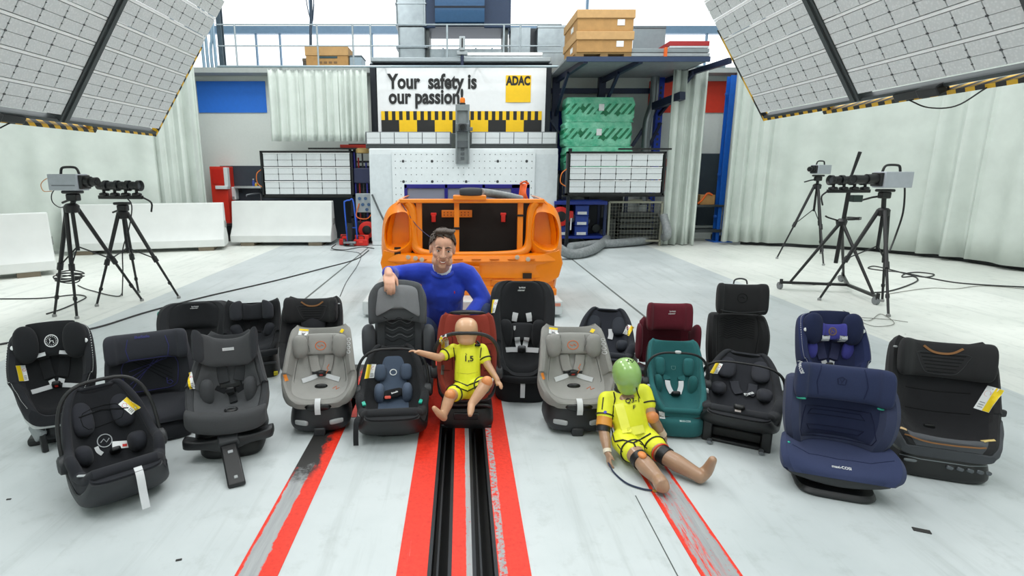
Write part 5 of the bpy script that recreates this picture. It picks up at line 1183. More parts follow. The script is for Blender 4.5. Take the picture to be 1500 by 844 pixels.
t = oval_seat('black oval child seat with teal side trim in the back row at left', G(285, 556), .28, False, True); t.r.scale = (1.12, 1.05, .80)
# ---- square shells with a tan leather strap
def square_seat(label, loc, rz, full):
    t = Thing('child_seat', label, 'child seat', loc, rz)
    SQ = F('1f1f20', var=.2); SI = F('18181a', var=.2); TAN = plain('8a5e34', .6)
    st = [(.235, .70, .18, .02), (.225, .685, .215, .05), (.20, .60, .232, .10), (.165, .48, .238, .14), (.125, .36, .24, .165), (.07, .265, .24, .17), (-.02, .215, .235, .15), (-.12, .20, .225, .10), (-.20, .205, .205, .045), (-.235, .195, .18, .0)]
    m = M(); m.bucket(st, .045, 3.2, rim=.035, eo=.5); t.part('seat_shell', m, SQ)
    m = M(); m.liner(st, .016, .012, 3.0, rim=.035, a=.30, b=.90); t.part('seat_liner', m, SI)
    head_pad(t, SQ, .615, .155, .205, .11, .12, -.25, .04, .06, inner=.5, e=.75)
    m = M(); out = [(-.10, .70), (.10, .70), (.105, .66), (.08, .60), (.05, .575), (-.05, .575), (-.08, .60), (-.105, .66)]
    for k in range(6): z = .69-k*.021; w_ = .098-.008*k; t.line([(-w_, z), (w_, z)], .0022, m=m)
    t.part('mesh_panel', m, F('0c0c0d'), target=False)
    t.part('mesh_border', t.line(smooth_outline(out, 3), .002, close=True), F('2c2c2e'), target=False)
    t.part('leather_strap', t.strap([(-.085, .735), (-.045, .705), (0, .697), (.045, .705), (.085, .735)], .012, .005, off=.006), TAN, target=False)
    for z in (.475, .35): t.part('liner_seam', t.line([(-.14, z), (0, z-.006), (.14, z)], .0022), F('0b0b0c'), target=False)
    for sx in (-1, 1): m = M(); p = t.hit(sx*.205, .715)[0]; m.sell(p, (.010, .006, .007), .8, .8); t.part('rim_button', m, plain('b9bcbd', .4))
    if full:
        m = M(); m.liner(st, .045, .01, 3.0, rim=.035, a=.86, b=1.0); t.part('front_bolster', m, F('55575b'))
        lo = [(y-.005, z-.005, hw+.012, wg-.01) for y, z, hw, wg in st[-4:]]; m = M(); m.bucket(lo, .06, 3.2, rim=.03, eo=.5); t.part('grey_skirt', m, F('4d4f53'))
        t.part('leather_piping', t.strap([(-.185, .178), (-.1, .155), (0, .152), (.09, .156), (.14, .162)], .008, .006, off=.01), TAN, target=False)
        t.part('leather_tag', t.patch(.165, .205, .05, .010, .35), plain('d9c07a', .6), target=False, smooth=False); t.part('leather_tag', t.patch(-.185, .21, .03, .012, -.3), plain('d9b98a', .6), target=False, smooth=False)
        block(t, 'base', .215, .225, .0, .125, plastic('131415', .35), y=-.01, e=.5, top=.9, bot=.9)
        m = M()
        for k in range(5): p = t.hit(.02+k*.042, .02)[0]; m = M(); m.sell(p+Vector((0, -.002, 0)), (.017, .012, .012), .7, .8, Matrix.Rotation(.35-.0*k, 3, 'Y')); t.part('base_button', m, plain('5d6165', .25, .5), target=False)
        m = M(); m.sell(t.hit(-.14, .03)[0], (.03, .01, .009), .6, .7); t.part('base_button', m, plain('75797c', .25, .5), target=False)
        t.part('base_trim', t.line([(-.18, .055), (-.1, .045), (.0, .045), (.1, .045), (.19, .06)], .003), plain('7d8285', .3, .5), target=False)
        m = M(); p = t.hit(-.03, .245)[0]; m.sell(p, (.025, .012, .016), .5, .6); t.part('buckle_stub', m, BLACKP)
    else:
        m = M(); T = Matrix.Translation(t.hit(0, .52)[0]+Vector((0, -.01, 0))) @ Matrix.Rotation(-.25, 4, 'X'); m.xpad([(-.095, 0, 0, .006, .03), (-.085, -.005, 0, .03, .085), (0, -.02, 0, .04, .105), (.085, -.005, 0, .03, .085), (.095, 0, 0, .006, .03)], 20, .9, 4, T=T); t.part('head_insert', m, F('232326'))
        block(t, 'base', .2, .21, .0, .16, BLACKP, y=0)
    return t
t = square_seat('black square child seat with tan piping at far right', G(1358, 668), -.36, True); t.r.scale = (1.06, 1, .94)
t.sticker(.185, .45, .085, .145, -.25, 'right', d=(.55, 1, -.3))
m = M(); m.tube([(.2, .26, .30), (.29, .30, .30), (.33, .30, .30)], .02, 10, flat=(1, 1.6)); t.part('connector_arm', m, BLACKP); m = M(); m.xpad([(.28, .30, .3, .01, .01), (.29, .30, .3, .02, .022), (.36, .30, .3, .02, .022), (.37, .30, .3, .01, .01)], 14, .7, 3); ca = t.part('connector_end', m, CHARP); m = M(); m.box(.30, .34, .275, .285, .296, .306); t.part('connector_slot', m, plain('b8babb', .4), parent=ca)
t = square_seat('black square child seat with tan strap directly behind a pale grey seat', G(458, 560), .05, False); t.r.scale = (1.02, 1, .83)
# ---- small black seat at the back in a square shell
t = Thing('child_seat', 'small black child seat with raised head wings in the back row', 'child seat', G(372, 548), .22)
st = [(.20, .60, .20, .01), (.195, .59, .218, .05), (.175, .50, .225, .09), (.14, .40, .225, .13), (.10, .32, .222, .145), (.03, .255, .22, .14), (-.06, .235, .215, .10), (-.15, .235, .20, .05), (-.20, .22, .17, .0)]
m = M(); m.bucket(st, .04, 3.4, rim=.03, eo=.45); t.part('seat_shell', m, F('161719'))
m = M(); m.liner(st, .02, .02, 2.6, rim=.03, a=.45, b=.92); t.part('seat_liner', m, F('1d1e21'))
m = M(); T = Matrix.Translation((0, .135, .535)) @ Matrix.Rotation(-.25, 4, 'X')
for sx in (-1, 1): 
    m = M(); m.xpad([(sx*.075, -.02, .01, .01, .06), (sx*.09, -.05, .01, .03, .085), (sx*.135, -.075, .0, .035, .08), (sx*.165, -.07, -.01, .02, .06), (sx*.172, -.065, -.01, .005, .03)], 18, .6, 4, T=T); t.part('headrest_wing', m, F('26272b'))
m = M(); m.xpad([(-.09, -.0, .0, .01, .05), (-.07, -.02, 0, .03, .075), (0, -.01, -.01, .03, .07), (.07, -.02, 0, .03, .075), (.09, 0, 0, .01, .05)], 18, .6, 4, T=T); t.part('headrest', m, F('1f2023'))
for sx in (-1, 1): m = M(); m.sell(t.hit(sx*.13, .40)[0]+Vector((0, -.02, 0)), (.045, .06, .06), .7, .8, Matrix.Rotation(sx*.3, 3, 'Y')); t.part('side_cushion', m, F('222327'))
harness(t, [[(-.05, .48), (-.04, .42), (-.03, .37)], [(.055, .48), (.045, .42), (.035, .37)]], [], F('121214'), STRAPB, .35, .05, .016)
m = M(); m.xpad([(-.20, -.19, .235, .01, .01), (-.19, -.2, .235, .03, .025), (0, -.23, .225, .03, .028), (.19, -.2, .235, .03, .025), (.2, -.19, .235, .01, .01)], 16, .6, 4); t.part('front_bolster', m, F('1a1b1d'))
block(t, 'base', .2, .21, .0, .20, plastic('0d0e0f', .5), e=.45, y=-.0, top=.95, bot=.98)
m = M(); m.box(-.17, .19, -.222, -.2, .13, .15); t.part('base_ridge', m, CHARP, bev=.005)
m = M(); m.box(.165, .195, -.21, -.18, .02, .05); t.part('yellow_tag', m, plain('c9b91f', .5), smooth=False)
t.r.scale = (.92, .95, .98)
# ------------------------------------------------------------------ boosters
def booster(label, loc, rz, cols, bst, head, cushion=True, wingless=False, group=None):
    """high back booster; cols = back, panel, head, seat fabrics; bst = stations of the backrest; head = (z, y, hw, hh, wing, thick, wing thickness)"""
    t = Thing('booster_seat', label, 'booster seat', loc, rz, group); cb, cp, ch, cs = cols
    m = M(); m.bucket(bst, .04, 3.0, rim=.055, eo=.55); t.part('backrest', m, F(cb))
    m = M(); m.liner(bst, .02, .004, 3.0, rim=.055, a=.05, b=.95, wf=.86); t.part('back_panel', m, F(cp))
    if head: z, y, hw, hh, wg, th, wt = head; head_pad(t, F(ch), z, y, hw, hh, wg, -.18, th, wt, inner=.6, e=.6)
    if cushion:
        sst = [(.13, .215, .19, .0), (.08, .21, .205, .03), (-.02, .20, .224, .055), (-.10, .195, .236, .055), (-.165, .185, .238, .035), (-.205, .165, .225, .01), (-.22, .135, .20, -.01)]
        m = M(); m.bucket(sst, .085, 2.6, rim=.05, eo=.5); t.part('seat_cushion', m, F(cs))
    return t
# navy booster front right
bst = [(.15, .585, .19, .02), (.148, .57, .215, .09), (.14, .50, .224, .155), (.13, .40, .224, .18), (.118, .30, .214, .17), (.105, .215, .195, .13)]
t = booster('navy blue high back booster standing in front of the blue tub seat', G(1222, 690), -.36, ('363c54', '1b2035', '2b3350', '353d5c'), bst, (.585, .075, .195, .105, .085, .045, .05))
t.r.scale = (1.10, 1, .97)
so = [(-.13, .45), (.13, .45), (.14, .40), (.15, .30), (.14, .265), (-.14, .265), (-.15, .30), (-.14, .40)]
t.part('panel_seam', t.line(so, .0024, close=True), F('10142a'), target=False)
for pts in ([(-.10, .43), (.10, .43), (.115, .40), (-.115, .40)], [(-.10, .305), (.10, .305), (.115, .335), (-.115, .335)]): t.part('panel_seam', t.line(pts, .0024, close=True), F('10142a'), target=False)
t.part('head_seam', t.line([(-.085, .70), (-.10, .60), (-.09, .53)], .0022), F('161b33'), target=False); t.part('head_seam', t.line([(.085, .70), (.10, .60), (.09, .53)], .0022), F('161b33'), target=False)
t.part('emblem', t.line([(.0, .645), (-.018, .63), (-.014, .60), (.014, .60), (.018, .63)], .0022, close=True), F('151a30'), target=False); t.part('emblem_mark', t.line([(-.008, .632), (0, .61), (.008, .632)], .002), F('151a30'), target=False)
t.part('seat_print', t.text('maxi-COSI', .017, .0, .125, 0), WHITE, target=False, smooth=False)
t.part('head_print', t.text('MAXI-COSI', .016, -.178, .675, -1.15, d=(.5, 1, -.3)), WHITE, target=False, smooth=False)
t.part('seat_seam', t.line([(-.19, .215), (-.12, .175), (0, .165), (.12, .172), (.2, .21)], .0022), F('232a4a'), target=False)
for x, z in ((-.165, .495), (.16, .485)): m = M(); m.sell(t.hit(x, z)[0], (.02, .012, .006), .7, .8); t.part('teal_trim', m, plain('1f8f78', .4), target=False)
m = M(); m.sell(t.hit(-.205, .225)[0], (.006, .006, .006)); t.part('green_clip', m, plain('1fb89a', .4), target=False)
m = M(); m.xpad([(-.20, -.03, .125, .05, .01), (-.19, -.04, .115, .13, .025), (0, -.045, .10, .155, .04), (.19, -.04, .115, .13, .025), (.20, -.03, .125, .05, .01)], 22, .5, 4); t.part('seat_underside', m, plastic('2c2e31', .5))
m = M(); m.zpad([(.0, 0, -.03, .15, .17), (.018, 0, -.03, .16, .18), (.04, 0, -.02, .152, .17)], 30, .45, 3); t.part('foot_plate', m, plastic('1a1b1d', .35))
block(t, 'foot', .13, .12, .02, .10, BLACKG, y=.0, e=.45, top=1.0, bot=1.0)
# charcoal booster with navy quilting at left
bst = [(.16, .60, .16, .01), (.155, .585, .185, .05), (.14, .48, .20, .10), (.12, .36, .205, .115), (.105, .26, .20, .10), (.095, .20, .185, .08)]
t = booster('charcoal booster with diagonal navy quilting behind the black carrier at left', G(228, 620), .48, ('222327', '1f2024', '26272c', '212226'), bst, (.585, .07, .19, .10, .085, .045, .05))
NQ = plain('30306e', .7)
for k in range(4): t.part('quilt_line', t.line([(-.10, .30+k*.045), (.02+k*.02, .50)], .0022), NQ, target=False); t.part('quilt_line', t.line([(.10, .31+k*.035), (-.08+k*.02, .505)], .0022), F('111215'), target=False)
t.part('panel_border', t.line(smooth_outline([(-.12, .50), (0, .515), (.12, .50), (.125, .36), (.10, .29), (0, .28), (-.10, .29), (-.125, .36)], 3), .0022, close=True), NQ, target=False)
t.part('logo', t.text('BeSafe', .026, -.02, .665, -.02, .03), NQ, target=False, smooth=False); t.part('seat_emblem', t.line([(.07, .355), (.07, .315), (.085, .305), (.098, .318), (.088, .335), (.072, .33)], .0028), NQ, target=False)
for sx in (-1, 1):
    t.part('head_piping', t.line([(sx*.085, .665), (sx*.098, .59), (sx*.088, .52)], .002), NQ, target=False)
    m = M(); m.sell((sx*.205, -.03, .245), (.035, .16, .055), .5, .7); t.part('armrest', m, F('232428'))
m = M(); m.lathe([(.02, 0), (.045, .004), (.046, .010), (.024, .012)], (.205, -.12, .29), (-.5, -.6, .6), 18); t.part('belt_guide', m, plain('cfd3d4', .4)); m = M(); m.lathe([(.012, 0), (.022, .004), (.022, .018), (.01, .016)], (.205, -.12, .292), (-.5, -.6, .6), 14); t.part('teal_guide_ring', m, plain('3aa597', .4), target=False)
block(t, 'base', .185, .19, .0, .12, F('1c1d20'), y=-.04, e=.45)
# tall grey booster under the man's hand
bst = [(.15, .60, .155, .0), (.145, .585, .168, .03), (.13, .46, .17, .05), (.115, .34, .17, .05), (.105, .26, .165, .04), (.10, .20, .15, .03)]
t = booster('tall grey high back booster with the man\'s hand on its headrest', G(583, 572), .0, ('4a4c4f', '2c2e30', '77797b', '3a3b3d'), bst, None)
m = M(); T = Matrix.Translation((0, .10, .70)) @ Matrix.Rotation(-.12, 4, 'X'); TG = F('55585b')
half = [(.192, -.10, -.06, .012, .06), (.188, -.105, -.05, .035, .095), (.165, -.09, -.025, .045, .125), (.125, -.03, -.005, .04, .14)]
m.xpad([(-x, b, c, d_, e_) for x, b, c, d_, e_ in half]+[(0, 0, .012, .035, .140)]+half[::-1], 24, .6, 5, T=T); t.part('headrest', m, TG)
out = smooth_outline([(-.115, .10), (0, .118), (.115, .10), (.138, .02), (.145, -.085), (.120, -.092), (.105, -.06), (.05, -.05), (-.05, -.05), (-.105, -.06), (-.115, -.085), (-.145, -.085), (-.138, .02)], 4)
m = M(); m.pillow(out, .020, .0, 6, 6, yf=lambda x, z: -.040-.068*(abs(x)/.16)**2.2, T=T); t.part('headrest_cushion', m, F('85878a'))
for sx in (-1, 1): m = M(); m.xpad([(sx*.165, .06, .43, .04, .07), (sx*.18, .03, .44, .065, .105), (sx*.215, .0, .44, .06, .115), (sx*.238, -.01, .44, .03, .09), (sx*.243, -.01, .44, .01, .05)], 20, .7, 4); t.part('side_wing', m, F('54565a'))
for k in range(7):
    z = .60-k*.05; t.part('quilt_line', t.line([(x, z+.012*math.cos(x*60)) for x in [-.10+.02*i for i in range(11)]], .0024), F('1a1b1d'), target=False)
    if k < 3: t.part('pale_wave_line', t.line([(x, z-.018+.012*math.cos(x*60)) for x in [-.09+.02*i for i in range(10)]], .0014), F('8d8f92'), target=False)
block(t, 'base', .2, .2, .0, .13, F('232426'), y=-.04, e=.45); scale_thing(t, (1.0, 1, 1.02))
# maroon booster
bst = [(.17, .60, .17, .0), (.165, .585, .185, .03), (.15, .46, .19, .06), (.135, .34, .19, .06), (.12, .25, .18, .05)]
t = booster('maroon high back booster with side wings behind the teal carrier', G(980, 560), -.1, ('561a25', '4d1721', '5f1d29', '4a1720'), bst, (.655, .08, .165, .115, .09, .045, .045))
for sx in (-1, 1): m = M(); m.xpad([(sx*.175, .08, .43, .03, .08), (sx*.19, .03, .45, .07, .13), (sx*.215, .0, .46, .075, .15), (sx*.232, -.01, .46, .03, .12), (sx*.236, -.01, .46, .01, .06)], 20, .7, 4); t.part('side_wing', m, F('5a1c28'))
t.part('logo', t.text('britax', .019, .03, .715, .08), WHITE, target=False, smooth=False); t.part('logo', t.text('römer', .019, .025, .695, .08), WHITE, target=False, smooth=False)
for z in (.50, .42): t.part('back_seam', t.line([(-.12, z), (0, z+.015), (.12, z)], .0022), F('33101a'), target=False)
block(t, 'base', .2, .2, .0, .13, BLACKP, y=-.02, e=.45)
for sx in (-1, 1): m = M(); m.sell((sx*.2, -.1, .24), (.035, .07, .04), .6, .7); t.part('armrest', m, plain('b8bbbd', .4) if sx > 0 else CHARP)
# tall black quilted booster
bst = [(.17, .62, .175, .02), (.168, .60, .205, .08), (.158, .50, .222, .155), (.146, .38, .222, .17), (.13, .27, .21, .15), (.115, .20, .195, .12)]
t = booster('tall black quilted booster in the back row right of the maroon booster', G(1078, 570), -.15, ('1b1b1c', '222223', '1d1d1e', '1a1a1b'), bst, (.745, .10, .185, .115, .085, .045, .05))
for k in range(9): t.part('quilt_line', t.line([(-.13, .52+k*.018-.05), (-.09, .535+k*.018-.05), (-.05, .52+k*.018-.05), (0, .54+k*.018-.05), (.05, .52+k*.018-.05), (.09, .535+k*.018-.05), (.13, .52+k*.018-.05)], .0022), F('0e0e0f'), target=False)
t.part('emblem', t.ring(.01, .775, .035, .003), F('0b0b0c'), target=False); t.part('emblem_mark', t.line([(-.006, .775), (.012, .785), (.025, .772)], .003), F('0b0b0c'), target=False)
t.part('head_seam', t.line([(-.16, .675), (0, .665), (.16, .675)], .0024), F('3a3a3c'), target=False)
m = M(); m.tube([(-.05, .11, .855), (-.04, .115, .885), (0, .118, .895), (.04, .115, .885), (.05, .11, .855)], .006, 8, smooth=4); t.part('top_loop', m, plain('3a3b3d', .5))
block(t, 'base', .21, .21, .0, .13, BLACKP, y=-.04, e=.45)
for sx in (-1, 1): t.part('back_seam', t.line([(sx*.145, .66), (sx*.15, .5), (sx*.14, .36)], .0024), F('0c0c0d'), target=False)
# ------------------------------------------------------------------ infant carriers
CST = [(.305, .47, .085, .0), (.30, .46, .13, .03), (.258, .36, .178, .085), (.19, .23, .202, .135), (.10, .12, .213, .175), (-.01, .06, .216, .195), (-.12, .055, .212, .185), (-.205, .085, .202, .14), (-.262, .15, .182, .08), (-.285, .215, .155, .025)]
def carrier(label, loc, rz, shell, inn, plast, z0=0.0, st=None, lean=.25, H=.32, hmat=None, hy=.02, hz=.235, tilt=None, name='infant_carrier', bol=.027, hr=.0095):
    t = Thing(name, label, 'infant carrier', loc, rz, tilt=tilt); s_ = [(y, z+z0, hw, wg) for y, z, hw, wg in (st or CST)]; t.st = s_
    m = M(); m.bucket(s_, .03, 4.2, rim=.03, eo=.55); t.part('carrier_cover', m, F(shell))
    lo = [(y, z-.012, hw+.004, max(wg-.09, wg*.25)) for y, z, hw, wg in s_]
    m = M(); m.bucket(lo, .034, 4.2, rim=.012, eo=.55); t.part('carrier_shell', m, plast)
    m = M(); m.liner(s_, .018, .012, 4.2, rim=.03, a=.06, b=.93); t.part('seat_liner', m, F(inn))
    if bol:
        L, R_ = rim_path(s_, 1, rim=.03, inn=.55, off=-.012); P = L[3:]+R_[3:][::-1]; n_ = len(P); m = M(); m.tube(P, [bol*(.55+.55*math.sin(PI*i/(n_-1))) for i in range(n_)], 12); m.sell(P[0], (bol*.55,)*3); m.sell(P[-1], (bol*.55,)*3); t.part('rim_bolster', m, F(shell))
    if H: arch(t, hz+z0, hy, .225, H, lean, hmat or BLACKP, hr)
    return t
def newborn(t, c, z0, zs=1, emb=None):                      # head ring cushion, side pads and harness of a carrier
    for sx in (-1, 1): m = M(); p = t.hit(sx*.10, .405+z0)[0]; m.sell(p+Vector((0, .0, -.004)), (.058, .036, .10), .7, .75, Matrix.Rotation(-.75, 3, 'X') @ Matrix.Rotation(-sx*.35, 3, 'Z')); t.part('head_cushion', m, F(c))
    for sx in (-1, 1): m = M(); p = t.hit(sx*.12, .22+z0)[0]; m.sell(p+Vector((sx*.012, .0, -.012)), (.05, .10, .055), .75, .8, Matrix.Rotation(-.35, 3, 'X')); t.part('side_cushion', m, F(c))
# black carrier front left
t = carrier('black infant carrier in the front row at far left with pale strap hanging', G(172, 690), .75, '1a1b1f', '17181b', plastic('26282c', .5), lean=.40, H=.37, hz=.215, hy=-.02)
t.r.scale = (1.06, 1.06, 1.0)
newborn(t, '202126', 0)
t.part('head_patch', t.line(smooth_outline([(-.09, .43), (.07, .44), (.08, .36), (-.08, .34)], 3), .002, close=True), F('08090a'), target=False)
t.part('fold', t.line([(-.11, .415), (0, .425), (.12, .40)], .004), F('0c0d0f'), target=False)
t.part('emblem', t.ring(-.015, .255, .034, .0028), plain('b3b7ba', .5), target=False); t.part('emblem_mark', t.line([(-.035, .25), (-.018, .265), (-.008, .245), (.008, .262)], .0026), plain('b3b7ba', .5), target=False)
q_ = t.hit(.05, .215)[0]+Vector((0, -.012, 0)); T_ = Matrix.Translation(q_) @ Matrix.Rotation(.25, 4, 'Y') @ Matrix.Rotation(-.7, 4, 'X'); m = M(); m.box(-.04, .04, -.004, .004, -.02, .02, T=T_); t.part('chest_label', m, WHITE, target=False, smooth=False); m = M(); m.box(.008, .03, -.0055, .0, -.012, .002, T=T_); t.part('red_label_print', m, RED_INK, target=False, smooth=False)
buckle(t, .02, .185, 1); t.part('hip_strap', t.strap([(-.06, .235), (-.055, .21), (-.04, .19)], .02, .003, off=.006), STRAPW, target=False)
t.sticker(.125, .41, .055, .085, .55, 'right')
pull_tab(t, [(.045, -.262, .20), (.045, -.295, .215), (.045, -.33, .185), (.045, -.35, .10), (.046, -.37, .03)], .036)
m = M(); m.ribbon([(-.19, -.20, .22), (-.15, -.245, .225), (-.12, -.265, .222)], .012, .006); t.part('rim_clip', m, plain('b9bcbe', .4))
t.part('side_emblem', t.ring(.165, .10, .03, .002, d=(-.6, 1, -.2)), plain('55585c', .5), target=False)
# black carrier with slate blue inlay, front centre
t = carrier('black infant carrier with slate blue inlay in front of the tall grey booster', G(572, 612), .10, '1c1d1f', '1a1b1d', plastic('191a1c', .45), lean=.28, H=.29, hz=.245)
SL = '4a5668'; INL = F(SL)
m = M(); m.liner(t.st, .026, .05, 4.2, rim=.03, a=.16, b=.72, wf=.80); t.part('newborn_inlay', m, INL)
for sx in (-1, 1):
    m = M(); m.sell(t.hit(sx*.085, .37)[0]+Vector((0, -.012, 0)), (.04, .035, .06), .7, .8, Matrix.Rotation(-.5, 3, 'X')); t.part('head_cushion', m, INL)
    m = M(); m.sell(t.hit(sx*.09, .22)[0]+Vector((0, -.01, 0)), (.035, .06, .07), .8, .8); t.part('side_cushion', m, F('556174'))
t.part('emblem', t.ring(.0, .365, .021, .0035), WHITE, target=False); t.part('emblem_bar', t.line([(-.012, .352), (-.018, .348)], .003), WHITE, target=False)
m = M(); m.xpad([(-.065, 0, 0, .008, .01), (-.05, -.004, 0, .016, .03), (0, -.004, .01, .018, .034), (.05, -.004, .02, .016, .03), (.07, 0, .022, .008, .01)], 16, .7, 4, T=Matrix.Translation(t.hit(-.005, .20)[0]+Vector((0, -.02, .01))) @ Matrix.Rotation(-.7, 4, 'X')); t.part('chest_pad', m, F('121315'))
t.part('pad_print', t.text('lionelo', .016, .01, .222, .3, .03), WHITE, target=False, smooth=False); m = M(); m.sell(t.hit(-.035, .195)[0]+Vector((0, -.004, 0)), (.02, .006, .011), .4, .4, Matrix.Rotation(-.5, 3, 'X')); t.part('red_label', m, plain('e05a48', .5), target=False)
t.sticker(-.145, .385, .055, .10, -.15, 'left'); t.part('front_emblem', t.patch(-.17, .115, .03, .026, -.2, d=(.2, 1, -.3)), WHITE, target=False, smooth=False)
for sx, z in ((-1, .20), (1, .20)): m = M(); m.ribbon([(sx*.175, -.12, z+.035), (sx*.165, -.16, z+.03)], .02, .01); t.part('teal_clip', m, plain('1fa890', .4))
m = M(); m.ribbon([(-.19, -.235, .19), (-.205, -.27, .17), (-.21, -.28, .08), (-.212, -.275, .01)], .03, .004); t.part('hanging_strap', m, STRAPB)
block(t, 'base', .15, .2, .0, .06, BLACKP, y=.02); m = M(); m.box(-.10, .12, -.185, -.17, .03, .037); t.part('pale_edge', m, plain('9b9da0', .4), smooth=False)
# rust red carrier with the dummy in it, on its black base
RST = [(.27, .60, .155, .0), (.265, .588, .186, .03), (.23, .49, .205, .07), (.185, .38, .21, .10), (.13, .28, .208, .12), (.06, .20, .205, .13), (-.02, .155, .20, .13), (-.10, .14, .19, .10), (-.165, .14, .17, .06), (-.20, .145, .145, .02)]
t = carrier('rust red infant carrier on black base holding the small yellow dummy', G(686, 592), -.02, '7d2e22', '87352a', plastic('17181a', .45), z0=.10, st=RST, lean=-.36, H=.34, hz=.25, hy=-.02, bol=0, hmat=CHARP, hr=.0135)
t.r.scale = (1, 1, .97)
for sx in (-1, 1):
    for z in (.50, .40, .30): t.part('cover_seam', t.line([(sx*.185, z+.06), (sx*.12, z+.055)], .002), F('4d1a12'), target=False)
    t.part('cover_seam', t.line([(sx*.10, .66), (sx*.105, .5), (sx*.10, .36)], .0024), F('4d1a12'), target=False); t.part('rib_line', t.line([(sx*.045, .70), (sx*.045, .645)], .0024), F('4d1a12'), target=False)
m = M(); m.xpad([(-.14, .31, .70, .004, .004), (-.10, .285, .715, .02, .012), (0, .27, .722, .03, .016), (.10, .285, .715, .02, .012), (.14, .31, .7, .004, .004)], 14, .7, 4); t.part('black_canopy_edge', m, BLACKP)
t.sticker(-.155, .565, .05, .105, .02, 'left'); t.part('side_tag', t.patch(-.165, .36, .018, .07), plain('5b5f61', .5), target=False, smooth=False); t.part('white_tag', t.patch(.178, .30, .012, .05, -.35), WHITE, target=False, smooth=False); t.part('belt_clip', t.patch(.155, .49, .022, .03), plain('26282b', .4), target=False)
block(t, 'base', .185, .21, .0, .14, plastic('141517', .45), y=-.01, e=.4, top=.9, bot=.95)
m = M(); m.tube([(-.16, -.18, .15), (-.12, -.21, .175), (.12, -.21, .175), (.16, -.18, .15)], .016, 10, smooth=4, flat=(1, .7)); t.part('base_grip', m, CHARP); m = M(); m.box(-.085, .085, -.225, -.20, .07, .12); t.part('base_panel', m, plastic('222427', .3), bev=.008)
for sx in (-1, 1): m = M(); m.box(sx*.15-.02, sx*.15+.02, -.2, -.16, .0, .02); t.part('base_foot', m, BLACKP, bev=.004)
# teal carrier
TST = [(y, z, hw*.95, wg) for y, z, hw, wg in RST]
t = carrier('teal infant carrier on teal base between the crash dummy and black carrier', G(990, 612), -.14, '2b6264', '245a5c', plastic('1c2325', .45), z0=.06, st=TST, lean=.05, H=.26, hz=.30, hy=.05, bol=.02)
TE = '2f686a'; t.r.scale = (.98, .98, .93)
for sx in (-1, 1):
    m = M(); m.sell(t.hit(sx*.105, .52)[0]+Vector((0, -.01, 0)), (.04, .035, .075), .6, .8, Matrix.Rotation(-.3, 3, 'X')); t.part('head_wing', m, F(TE))
    m = M(); m.sell(t.hit(sx*.125, .36)[0], (.035, .05, .085), .8, .8); t.part('side_cushion', m, F('275f60'))
    t.part('shoulder_pad', t.strap([(sx*.05, .435), (sx*.055, .42), (sx*.05, .40)], .05, .012, off=.01), F(TE), bev=.003); t.part('shoulder_strap', t.strap([(sx*.05, .40), (sx*.045, .345), (sx*.025, .285)], .036, .004, off=.012), STRAPW, target=False)
buckle(t, 0, .275, 1.2)
t.part('emblem', t.line([(-.015, .52), (.015, .52), (.013, .495), (0, .487), (-.013, .495)], .002, close=True), plain('5f8f8c', .5), target=False); m = M(); m.sell(t.hit(0, .645)[0], (.022, .012, .012), .6, .7); t.part('top_catch', m, plain('c5c9ca', .4))
for x, z in ((-.205, .40), (.205, .39)): m = M(); m.sell((x, -.02, z-.06), (.012, .02, .026), .6, .7); t.part('side_button', m, plain('b9bdbe', .4))
m = M(); m.zpad([(.0, 0, -.05, .14, .15), (.03, 0, -.06, .175, .19), (.10, 0, -.07, .18, .195), (.15, 0, -.07, .17, .185), (.17, 0, -.06, .14, .15)], 30, .65, 4); t.part('base', m, F('2a6062')); m = M(); m.zpad([(-.0, 0, -.03, .13, .15), (.05, 0, -.035, .165, .178)], 30, .65, 3); t.part('base_underside', m, plastic('232628', .5)); t.part('base_print', t.text('MAXI-COSI', .015, .02, .115, 0, d=(0, 1, -.15)), plain('b9cfcd', .5), target=False, smooth=False); t.part('pale_strap', t.patch(-.13, .15, .035, .055, .1, d=(0, 1, -.15)), STRAPW, target=False, smooth=False)
# black carrier on its base, right
t = carrier('black infant carrier clipped on a boxy base right of the teal carrier', G(1092, 632), -.50, '1e1f22', '202125', plastic('191a1c', .45), z0=.10, lean=.0, H=.24, hz=.24, hy=.06)
newborn(t, '26272c', .12); t.sticker(-.15, .50, .042, .095, -.25, 'left')
t.part('shoulder_pad', t.strap([(-.045, .40), (-.03, .34), (-.01, .30)], .05, .016, off=.012), F('2b2c31'), bev=.004); t.part('shoulder_pad', t.strap([(.06, .40), (.06, .34), (.045, .30)], .05, .016, off=.012), F('2b2c31'), bev=.004)
t.part('pad_print', t.text('nuna', .030, .045, .315, .6, .03, off=.022), WHITE, target=False, smooth=False); buckle(t, 0, .27, 1.1); t.part('red_label', t.patch(-.005, .255, .03, .014), plain('e6d9d6', .5), target=False, smooth=False)
m = M(); m.sell((.222, -.03, .30), (.012, .02, .02), .6, .7); t.part('yellow_tag', m, plain('d4c326', .5))
fr = M()
for sx in (-1, 1): fr.box(sx*.15-.025, sx*.15+.025, -.24, -.18, .0, .20); fr.box(sx*.15-.022, sx*.15+.022, -.2, .24, .0, .06); fr.box(sx*.15-.02, sx*.15+.02, .17, .22, .05, .16)
fr.box(-.17, .17, -.23, -.17, .0, .03); t.part('base_frame', fr, plastic('18191b', .45), bev=.008); m = M(); m.box(-.14, .14, -.19, .2, .02, .12); t.part('base_tray', m, plastic('101112', .5), bev=.02)
for sx in (-1, 1): m = M(); m.cyl((sx*.13, -.245, .02), (sx*.13, -.285, .02), .014); t.part('connector', m, plain('7c8084', .35, .6))
